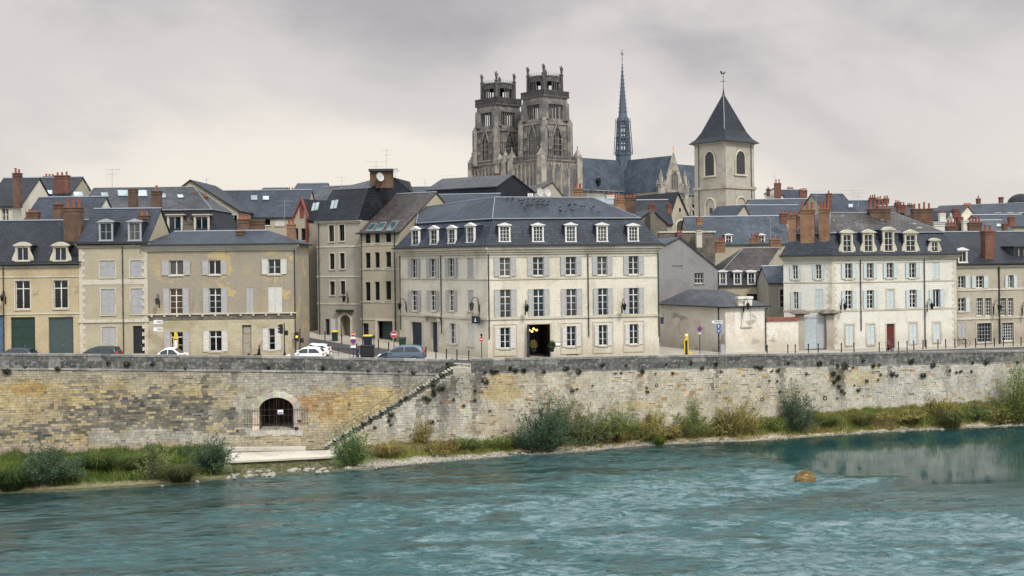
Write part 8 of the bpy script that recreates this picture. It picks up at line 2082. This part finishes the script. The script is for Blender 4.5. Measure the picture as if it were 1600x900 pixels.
def bush(label, px, py, w_px, top, c1, c2, nb=60, nl=60, Y=None, up=1.0, droop=.25, ll=.2, name='willow_bush', cat='bush', tight=.35):
 base, v = bank_at(px, py); k = base.y / FPX; w = w_px * k * 1.18; h = (py - top) * k
 base = base - Vector((0, 0, .1))
 t = thing(name, label, cat, base); st = MB(); pts = []; dirs = []; cols = []
 for i in range(nb):
  a = random.uniform(0, 6.283); r = math.sqrt(random.random()); off = Vector((math.cos(a), math.sin(a) * .75, 0)) * r * w * .5
  b0 = off * tight; whip = random.random() < .16; hh = h * (1 - .4 * r ** 2) * (random.uniform(.95, 1.2) if whip else random.uniform(.3, .92)); lean_ = Vector((random.gauss(.06, .1), random.gauss(0, .06), 0)) * w; tip = off * random.uniform(.7, 1.15) + lean_ + Vector((0, 0, hh))
  mid = (b0 + tip) / 2 + Vector((0, 0, hh * .14 * up)) + off * -.08
  shade = random.uniform(.75, 1.2); mixv = min(1, max(0, random.gauss(.45, .3)))
  prev = None
  m_ = max(8, int(nl * (.6 + .6 * hh / max(h, .1)) * (.55 if whip else 1)))
  if i % 2 == 0:
   q0 = b0
   for s in (.25, .5, .75, 1): 
    q1 = b0 * (1 - s) ** 2 + mid * 2 * s * (1 - s) + tip * s * s; st.tube(q0, q1, .03 * (1.1 - s), .03 * (1 - s) + .004, 4); q0 = q1
  for j in range(m_):
   s = random.uniform(.04, 1) ** .8; p = b0 * (1 - s) ** 2 + mid * 2 * s * (1 - s) + tip * s * s; d = (mid - b0) * (1 - s) + (tip - mid) * s
   if d.length < 1e-4: continue
   d.normalize(); e = Vector((random.gauss(0, 1), random.gauss(0, 1), random.gauss(0, .7))); sp = .075 * h * (1.0 - .75 * s) + .04
   p = p + e * sp * .55; dd = d * .9 + e * .65 + Vector((0, 0, -droop)); pts.append(tuple(p)); dirs.append(tuple(dd)); c = mixc(c1, c2, min(1, max(0, mixv + random.uniform(-.2, .2)))); kk = shade * random.uniform(.7, 1.3); cols.append(tuple(x * kk for x in c))
 pp = np.array(pts) + np.array(base); zmin = base.z - .05
 pp[:, 2] = np.maximum(pp[:, 2], zmin)
 o = leaves_mesh('foliage', pp - np.array(base), dirs, ll, ll * .17, cols, None); o.parent = t
 if st.V: o = st.build('stems', M['bark'], None, pivot=(0, 0, 0)); o.parent = t
 return t
bush('dense dark blue-green willow bush at the far left of the bank', 70, 756, 92, 686, GB, GD, 110, 90)
bush('tall thin olive willow in the middle of the left grass bank', 242, 748, 44, 680, GO, GB, 45, 60)
bush('round dark blue-green bush left of the concrete landing', 324, 738, 62, 674, GB, GD, 80, 85)
bush('loose low bush against the wall left of the round dark one', 292, 716, 40, 690, GD, GG, 30, 60)
bush('blue-green bush at the foot of the river stair', 545, 728, 62, 664, GB, GG, 85, 80)
bush('big blue-green willow bush, largest of the middle bank', 842, 704, 88, 622, GB, GD, 120, 100)
bush('tall feathery willow just right of the largest bush', 872, 690, 72, 606, GB, GO, 70, 55)
bush('olive willow with sparse high twigs right of the feathery one', 915, 690, 66, 624, GO, GB, 80, 75)
bush('loose green willow in the row right of the largest bush', 965, 686, 62, 622, GO, GG, 75, 75)
bush('yellowing olive willow at the right end of the dense row', 1012, 684, 66, 634, GY_, GO, 75, 75)
bush('low brown-yellow shrub at the end of the willow row', 1042, 684, 34, 658, GY_, (0.14, .09, .04), 35, 60)
bush('upright bright green willow standing apart on the bank', 1079, 682, 48, 620, GG, GO, 75, 75)
bush('spreading yellow-olive willow right of the upright green one', 1146, 678, 72, 616, GY_, GO, 100, 80)
bush('dark low shrub at the left foot of the yellow-olive willow', 1116, 678, 32, 656, GO, (0.06, .05, .03), 35, 60)
bush('grey-green round willow bush standing alone against the pale wall', 1243, 672, 58, 594, GB, (0.085, .105, .07), 100, 90, ll=.17)
bush('tall olive-green willow at the right edge reaching the parapet', 1590, 662, 72, 552, GO, GG, 120, 90)
bush('low blue-green shrub beside the tall willow at the right edge', 1528, 655, 42, 626, GB, GO, 40, 60)
bush('yellow-brown low shrub between two green ones near the right edge', 1556, 658, 46, 630, GY_, GO, 50, 65)
bush('loose olive shrub at the top of the right grass bank', 1466, 652, 48, 616, GO, GY_, 55, 65)
bush('thin yellow-leaved sapling growing against the streaked wall', 655, 694, 38, 648, (0.24, .2, .05), GY_, 26, 40, ll=.24)
for lb, px, w_, tp, a_, b_ in (('dark low scrub under the largest willow bush', 815, 50, 672, GB, GD), ('brown low scrub between the largest and the feathery willow', 893, 60, 662, GO, GD), ('low dark scrub in the middle of the willow row', 940, 54, 656, GO, GD), ('low straw-green scrub under the yellowing willow', 995, 56, 660, GY_, GO), ('low olive scrub between the upright and the spreading willow', 1105, 46, 660, GY_, GO), ('low green scrub left of the grey-green round willow', 1200, 44, 650, GG, GO), ('long low olive scrub on the right bank crest', 1395, 70, 636, GY_, GO), ('green low scrub right of the arching tussock', 1512, 52, 634, GG, GO), ('low dry scrub below the streaked wall', 690, 60, 680, GY_, (0.14, .1, .05)), ('low green scrub before the streaked wall', 760, 48, 682, GG, GO)):
 bush(lb, px, pw(px, WLINE) - (14 if px < 1150 else 22), w_, tp, a_, b_, 55, 55, name='low_shrub', tight=.75)
# tussocks
def tussock(label, px, py, w_px, top, c1, c2, n=420, flop=.9, name='grass_tussock'):
 base, v = bank_at(px, py); k = base.y / FPX; w = w_px * k * .5; h = (py - top) * k * 1.15; t = thing(name, label, 'grass clump', base - Vector((0, 0, .05))); V = []; Fc = []; C = []
 for i in range(n):
  a = random.uniform(0, 6.283); r = random.random() ** .6; b0 = Vector((math.cos(a), math.sin(a) * .7, 0)) * r * w * .45; l = h * random.uniform(.6, 1.1); out = Vector((math.cos(a), math.sin(a), 0)) * w * random.uniform(.2, flop * 1.3) ; s = Vector((-math.sin(a), math.cos(a), 0)) * .018
  p1 = b0 + out * .45 + Vector((0, 0, l * .8)); p2 = b0 + out * 1.0 + Vector((0, 0, l * random.uniform(.55, 1.0))); b = len(V)
  V += [tuple(b0 - s), tuple(b0 + s), tuple(p1 + s * .9), tuple(p1 - s * .9), tuple(p2)]; Fc += [[b, b + 1, b + 2, b + 3], [b + 3, b + 2, b + 4]]; c = mixc(c1, c2, random.random()); q = random.uniform(.7, 1.25); c = tuple(x * q for x in c); C += [c, c]
 o = raw_mesh('blades', V, Fc, M['leaf'], None, cols=C); o.parent = t
tussock('dark green arching grass tussock at the water on the right bank', 1487, 676, 46, 646, (0.05, .07, .025), GO, 700)
tussock('brownish drooping tussock over the left bank edge', 282, 752, 62, 728, (0.10, .09, .035), (0.05, .07, .025), 700)
tussock('rust-brown dry tussock below the middle willows', 970, 692, 26, 674, (0.19, .11, .035), GY_, 350)
tussock('bright green small tussock on the middle shingle', 1030, 697, 26, 682, (0.09, .14, .02), (0.14, .17, .03), 350)
tussock('deep green mound of long grass at the left edge', 18, 766, 70, 734, (0.035, .06, .018), (0.05, .08, .02), 800)
tussock('green grassy clump between the two left bushes', 150, 735, 80, 710, (0.04, .07, .02), (0.07, .09, .025), 800)
tussock('green grassy clump below the thin olive willow', 215, 738, 70, 712, (0.045, .075, .02), (0.09, .1, .03), 800)
tussock('yellow-green tuft at the foot of the far left bush', 105, 755, 46, 736, (0.08, .1, .025), (0.05, .07, .02), 450)
tussock('pale green rounded clump before the middle wall', 730, 704, 44, 684, (0.10, .115, .045), GG, 450)
tussock('green clump left of the largest willow bush', 785, 702, 40, 682, GG, GO, 450)
tussock('broad straw-coloured clump at the stair foot', 605, 714, 60, 692, (0.17, .135, .06), GY_, 550)
tussock('olive tussock on the slope of the right bank', 1290, 664, 50, 648, (0.12, .11, .045), GG, 500)
tussock('brown-green hanging tussock of the right bank', 1345, 664, 50, 646, (0.11, .095, .045), GO, 500)
tussock('brown tussock left of the dark green one on the right bank', 1420, 660, 50, 640, (0.13, .1, .045), GO, 500)
# ground grass: nobody could count it
def grass():
 V = []; Fc = []; C = []
 N_ = 90000; k = 0; cnt = 0
 while cnt < N_:
  px = random.uniform(-60, 1680); v = random.random() ** .8
  n1 = mnoise.noise((px * .03, v * 3, 5.0)); n2 = mnoise.noise((px * .09, v * 7, 9.0)); left = px < 345
  dens = 0.0; hgt = .25
  if left: dens = sm(.08, .2, v) * (.95 + .3 * n1); hgt = .5 + .5 * max(0, n1) + .2 * n2; c = mixc((0.055, .10, .022), (0.15, .17, .045), min(1, max(0, .35 + n2)))
  elif px < 545: dens = .3 if v < .6 and n2 > -.1 else 0; c = (.1, .12, .035)
  elif px < 800: dens = sm(.28, .5, v + .25 * n1) * (.75 + .4 * n2); hgt = .22 + .3 * max(0, n1); c = mixc((0.18, .22, .045), (0.2, .175, .075), min(1, max(0, sm(.4, .8, v) + n2)))
  elif px < 1150: dens = sm(.5, .8, v + .25 * n1) * .8 + (.5 if n2 > .28 and v > .12 else 0); hgt = .25 + .2 * max(0, n1); c = mixc((0.17, .2, .05), (0.22, .18, .08), min(1, max(0, .5 + n2)))
  else: dens = sm(.3, .5, v + .12 * n1) * (.95 + .4 * n2) + (.15 if n1 > .15 and v > .15 else 0); hgt = .32 + .4 * max(0, n2); c = mixc((0.17, .215, .05), (0.31, .25, .1), min(1, max(0, .45 + 1.1 * n1)))
  k += 1
  if k > 500000: break
  if random.random() > dens: continue
  p = bank_pt(px, v * 1.02); a = random.uniform(0, 6.283); h = max(.08, hgt * random.uniform(.5, 1.3)); s = .034; dx, dy = math.cos(a), math.sin(a); lx, ly = random.gauss(0, .35) * h, random.gauss(0, .35) * h - .12 * h
  x, y, z = p.x + random.uniform(-.06, .06), p.y, p.z - .03; b = len(V); V += [(x - dx * s, y - dy * s, z), (x + dx * s, y + dy * s, z), (x + lx, y + ly, z + h)]; Fc.append([b, b + 1, b + 2]); q = random.uniform(.75, 1.7); C.append(tuple(t_ * q for t_ in c)); cnt += 1
 o = raw_mesh('bank_grass', V, Fc, M['leaf'], None, cols=C); tag(o, 'mixed green and straw-coloured grass covering the river bank below the wall', 'grass', kind='stuff')
grass()
# rocks
def rocks():
 protos = []
 for i in range(6):
  V = []; m = MB(); m.ball((0, 0, 0), .5, .42, .3, 8, 5, jit=.18)
  m.V = [(x + .1 * mnoise.noise((x * 2 + i * 7, y * 2, z * 2)), y, max(-.12, z * (1 + .3 * mnoise.noise((x * 3, y * 3 + i * 5, 1))))) for x, y, z in m.V]
  o = m.build('river_rock', M['rock'], None, pivot=(0, 0, 0)); protos.append([o, False])
 spots = []
 for a, b, n, s0, s1, v0, v1 in ((375, 430, 20, .3, .7, -.06, .16), (330, 390, 9, .25, .5, -.05, .12), (250, 330, 6, .2, .45, -.03, .1), (450, 530, 13, .3, .9, -.06, .14), (530, 600, 14, .25, .7, -.05, .2), (600, 720, 20, .18, .5, -.05, .25), (720, 860, 18, .18, .42, -.04, .3), (860, 1050, 16, .15, .38, -.04, .3), (1050, 1330, 11, .15, .45, -.03, .2), (1330, 1470, 10, .25, .7, -.03, .12), (1470, 1600, 11, .2, .6, -.03, .14)):
  for _ in range(n): spots.append((random.uniform(a, b), random.uniform(v0, v1), random.uniform(s0, s1) * (.7 + .6 * random.random())))
 for px, v, s in spots:
  p = bank_pt(px, v); pr = random.choice(protos); o = pr[0] if not pr[1] else pr[0].copy()
  if pr[1]: COL.objects.link(o)
  pr[1] = True; o.location = (p.x, p.y, max(p.z, WATER_Z - .02) + .04 * s); o.rotation_euler = (random.uniform(-.2, .2), random.uniform(-.2, .2), random.uniform(0, 6.28)); o.scale = (s, s * random.uniform(.7, 1), s * random.uniform(.6, 1.0))
  o['label'] = 'pale limestone rock lying along the waterline of the bank'; o['category'] = 'rock'; o['group'] = 'rocks along the waterline'
 for pr in protos:
  if not pr[1]: bpy.data.objects.remove(pr[0])
rocks()
# small shingle lying in the open gravel
def shingle():
 m = MB(); V = []; Fc = []; C = []
 for _ in range(6500):
  px = random.uniform(520, 1640); v = random.uniform(-.04, .38) * (1 if px < 1200 else .4); p = bank_pt(px, v); s = random.uniform(.03, .09); a = random.uniform(0, 6.28); b = len(V); ca, sa = math.cos(a) * s, math.sin(a) * s
  z = max(p.z, WATER_Z - .03); V += [(p.x + ca, p.y + sa, z - .02), (p.x - sa, p.y + ca, z - .02), (p.x - ca, p.y - sa, z - .02), (p.x + sa, p.y - ca, z - .02), (p.x, p.y, z + s * .8)]
  Fc += [[b, b + 1, b + 4], [b + 1, b + 2, b + 4], [b + 2, b + 3, b + 4], [b + 3, b, b + 4]]; k = random.uniform(.08, .26); C += [(k, k * .95, k * .85)] * 4
 o = raw_mesh('shingle', V, Fc, M['stone_blocks'], None, cols=C); tag(o, 'loose pale pebbles strewn over the lower bank', 'shingle', kind='stuff')
shingle()
# concrete landing
def landing():
 zt = -7.08; q = [Pz(352, 721, zt), Pz(527, 712.5, zt), Pz(530, 703, zt), Pz(352, 707.5, zt)]
 q[2].y = min(q[2].y, 98.7); t = thing('concrete_landing', 'flat pale concrete landing slab at the water below the arch', 'landing', (q[0] + q[1] + q[2] + q[3]) / 4)
 m = MB(); m.frust([(p.x, p.y, zt - .16) for p in q], [(p.x, p.y, zt) for p in q]); m.build('slab', M['concrete'], t); cq = sum(q, Vector()) / 4; m = MB(); m.frust([(lerp(p.x, cq.x, .02), p.y + .25, -8.4) for p in q], [(lerp(p.x, cq.x, .02), p.y + .25, zt - .162) for p in q]); m.build('footing', M['rubble'], t)  # dark stone of the footing paints in the shade of the landing's front
 q2 = [Pz(352, 706.5, zt), Pz(480, 701.5, zt)]; a, b = q2; m = MB(); m.box(min(a.x, b.x), b.x, 97.0, 97.5, zt + .002, zt + .32); m.build('kerb', M['concrete'], t)
landing()
# straw-covered islet in the stream
def islet():
 p = Pz(1258, 752, WATER_Z); t = thing('straw_islet', 'small straw-coloured mound standing alone in the stream', 'islet', p); m = MB(); m.ball((0, 0, .1), .78, .6, .62, 14, 8, jit=.07); o = m.build('mound', M['hay'], None, pivot=(0, 0, 0)); o.parent = t; V = []; Fc = []; C = []
 for _ in range(1500):
  a = random.uniform(0, 6.283); e = random.uniform(.0, 1.5); d = Vector((math.cos(a) * math.cos(e), math.sin(a) * math.cos(e), math.sin(e))); c = Vector((d.x * .78, d.y * .6, .1 + d.z * .62)); s = Vector((random.gauss(0, 1), random.gauss(0, 1), random.gauss(0, .6) - .3)).normalized() * random.uniform(.06, .17); w = s.cross(d).normalized() * .016; b = len(V)
  V += [tuple(c - w), tuple(c + w), tuple(c + s + d * .07)]; Fc.append([b, b + 1, b + 2]); k = random.uniform(.6, 1.3); C.append((.26 * k, .18 * k, .075 * k))
 o = raw_mesh('straw', V, Fc, M['leaf'], None, cols=C); o.parent = t
islet()
# a sunken timber showing at the lower right corner
# plants rooted in the joints of the wall
def wall_plants():
 protos = []
 for i in range(4):
  pts = []; dirs = []; cols = []
  for _ in range(90):
   d = Vector((random.gauss(0, 1), -abs(random.gauss(0, .8)), random.gauss(-.1, .9))).normalized(); pts.append(tuple(d * random.uniform(.05, .3))); dirs.append(tuple(d + Vector((random.gauss(0, .5), random.gauss(0, .5), random.gauss(0, .5) - .4)))); k = random.uniform(.5, 1.5); cols.append((.028 * k, .036 * k, .018 * k))
  o = leaves_mesh('wall_plant', pts, dirs, .2, .05, cols, None); protos.append([o, False])
 F_ = lambda x, y: (780 + x * .2625, 540 + y * .2625); G_ = lambda x, y: (1160 + x * .275, 530 + y * .275); E_ = lambda x, y: (480 + x * .2443, 540 + y * .2443); D_ = lambda x, y: (x * .3375, 540 + y * .3375)
 L = []
 for x, y, *s in ((65, 135, 1.2), (95, 148), (150, 148, 1.3), (265, 155), (398, 135), (472, 153, 1.3), (433, 266), (462, 257, .7), (615, 112, 1.3), (755, 118), (850, 148, 1.3), (877, 248), (880, 275, .8), (995, 110), (1140, 103, 1.2), (1290, 105, 1.3), (1205, 130), (1320, 155), (1030, 160, .7), (725, 160, .6), (555, 235, .6), (690, 165, .6), (930, 165, .6)): L.append((*F_(x, y), s[0] if s else 1))
 for x, y, *s in ((75, 155), (100, 158), (165, 178), (200, 175), (195, 237), (210, 297), (260, 133), (360, 196, .8), (437, 138, 1.7), (540, 148, 1.4), (580, 148, 1.4), (515, 195), (540, 215, 1.4), (520, 240), (545, 265, 1.1), (560, 290), (575, 305, 1.2), (535, 335, .8), (625, 160), (683, 120), (740, 148), (775, 145), (783, 200, .9), (850, 195, 1.2), (875, 205), (655, 285), (704, 237, .8), (957, 122, 1.2), (1025, 200, 1.2), (1080, 148, 1.2), (1175, 178), (1213, 187), (1237, 180), (1297, 183), (1380, 132, 1.3), (1305, 132), (1560, 130), (150, 235, .7), (633, 262, .7), (768, 230, .6)): L.append((*G_(x, y), s[0] if s else 1))
 for x, y, *s in ((105, 140, 1.3), (265, 135, 1.4), (680, 172), (390, 160), (920, 130, 2.0), (808, 255, 1.2), (808, 285, 1.2), (808, 310), (870, 270, 1.3), (845, 275), (748, 330), (775, 345, 1.1), (935, 345), (1070, 345), (1000, 380, .7), (535, 435), (520, 475), (530, 505), (430, 520), (1140, 170, 1.2), (1140, 225, 1.2), (1070, 285), (1190, 165), (1215, 165), (1300, 140), (1335, 158), (1385, 158, 1.3), (1165, 415, .7), (795, 485), (590, 165, .8), (500, 165, .7)): L.append((*E_(x, y), s[0] if s else 1))
 for x, y, *s in ((35, 115, 1.2), (270, 105), (505, 80), (590, 85), (710, 85), (1030, 105, .8), (1245, 100, .8), (1385, 348), (1370, 380, .8), (120, 100, .6), (420, 100, .7), (860, 105, .6)): L.append((*D_(x, y), s[0] if s else 1))
 lab = {0: 'dark plant tuft rooted in the quay wall left of the stair', 1: 'dark plant tuft rooted in the quay wall right of the stair'}
 for px, py, s in L:
  right = px > 705 or py > st_y(px); ln = RL if right else LL; sd = ln.of_px(px); q, t = ln.at(sd); z = ln.z_of(px, py); pr = random.choice(protos); o = pr[0] if not pr[1] else pr[0].copy()
  if pr[1]: COL.objects.link(o)
  pr[1] = True; o.location = (q.x, q.y - .08, z); s *= random.uniform(.32, .68); o.scale = (s * random.uniform(.8, 1.4), s, s); o.rotation_euler = (0, random.uniform(-.5, .5), math.atan2(t.y, t.x)); o['label'] = lab[int(right)]; o['category'] = 'wall plant'; o['group'] = 'plants in the wall joints ' + ('right' if right else 'left') + ' of the stair'
 # mossy growth on the stair treads
 for i in range(18):
  s = lerp(st_bot + .4, st_top, (i + random.random()) / 18); q, t = RL.at(s); pr = random.choice(protos); o = pr[0].copy(); COL.objects.link(o); k = random.uniform(.3, .7); o.scale = (k * 1.2, k, k * .8); o.location = (q.x, q.y - .05, stair_line(s) + .03); o.rotation_euler = (0, random.uniform(-1, 1), 0); o['label'] = 'small dark weed growing from a tread of the river stair'; o['category'] = 'weed'; o['group'] = 'weeds on the river stair'
def st_y(px): return 576.6 + (709.6 - px) * (703.7 - 576.6) / (709.6 - 499.5)
wall_plants()
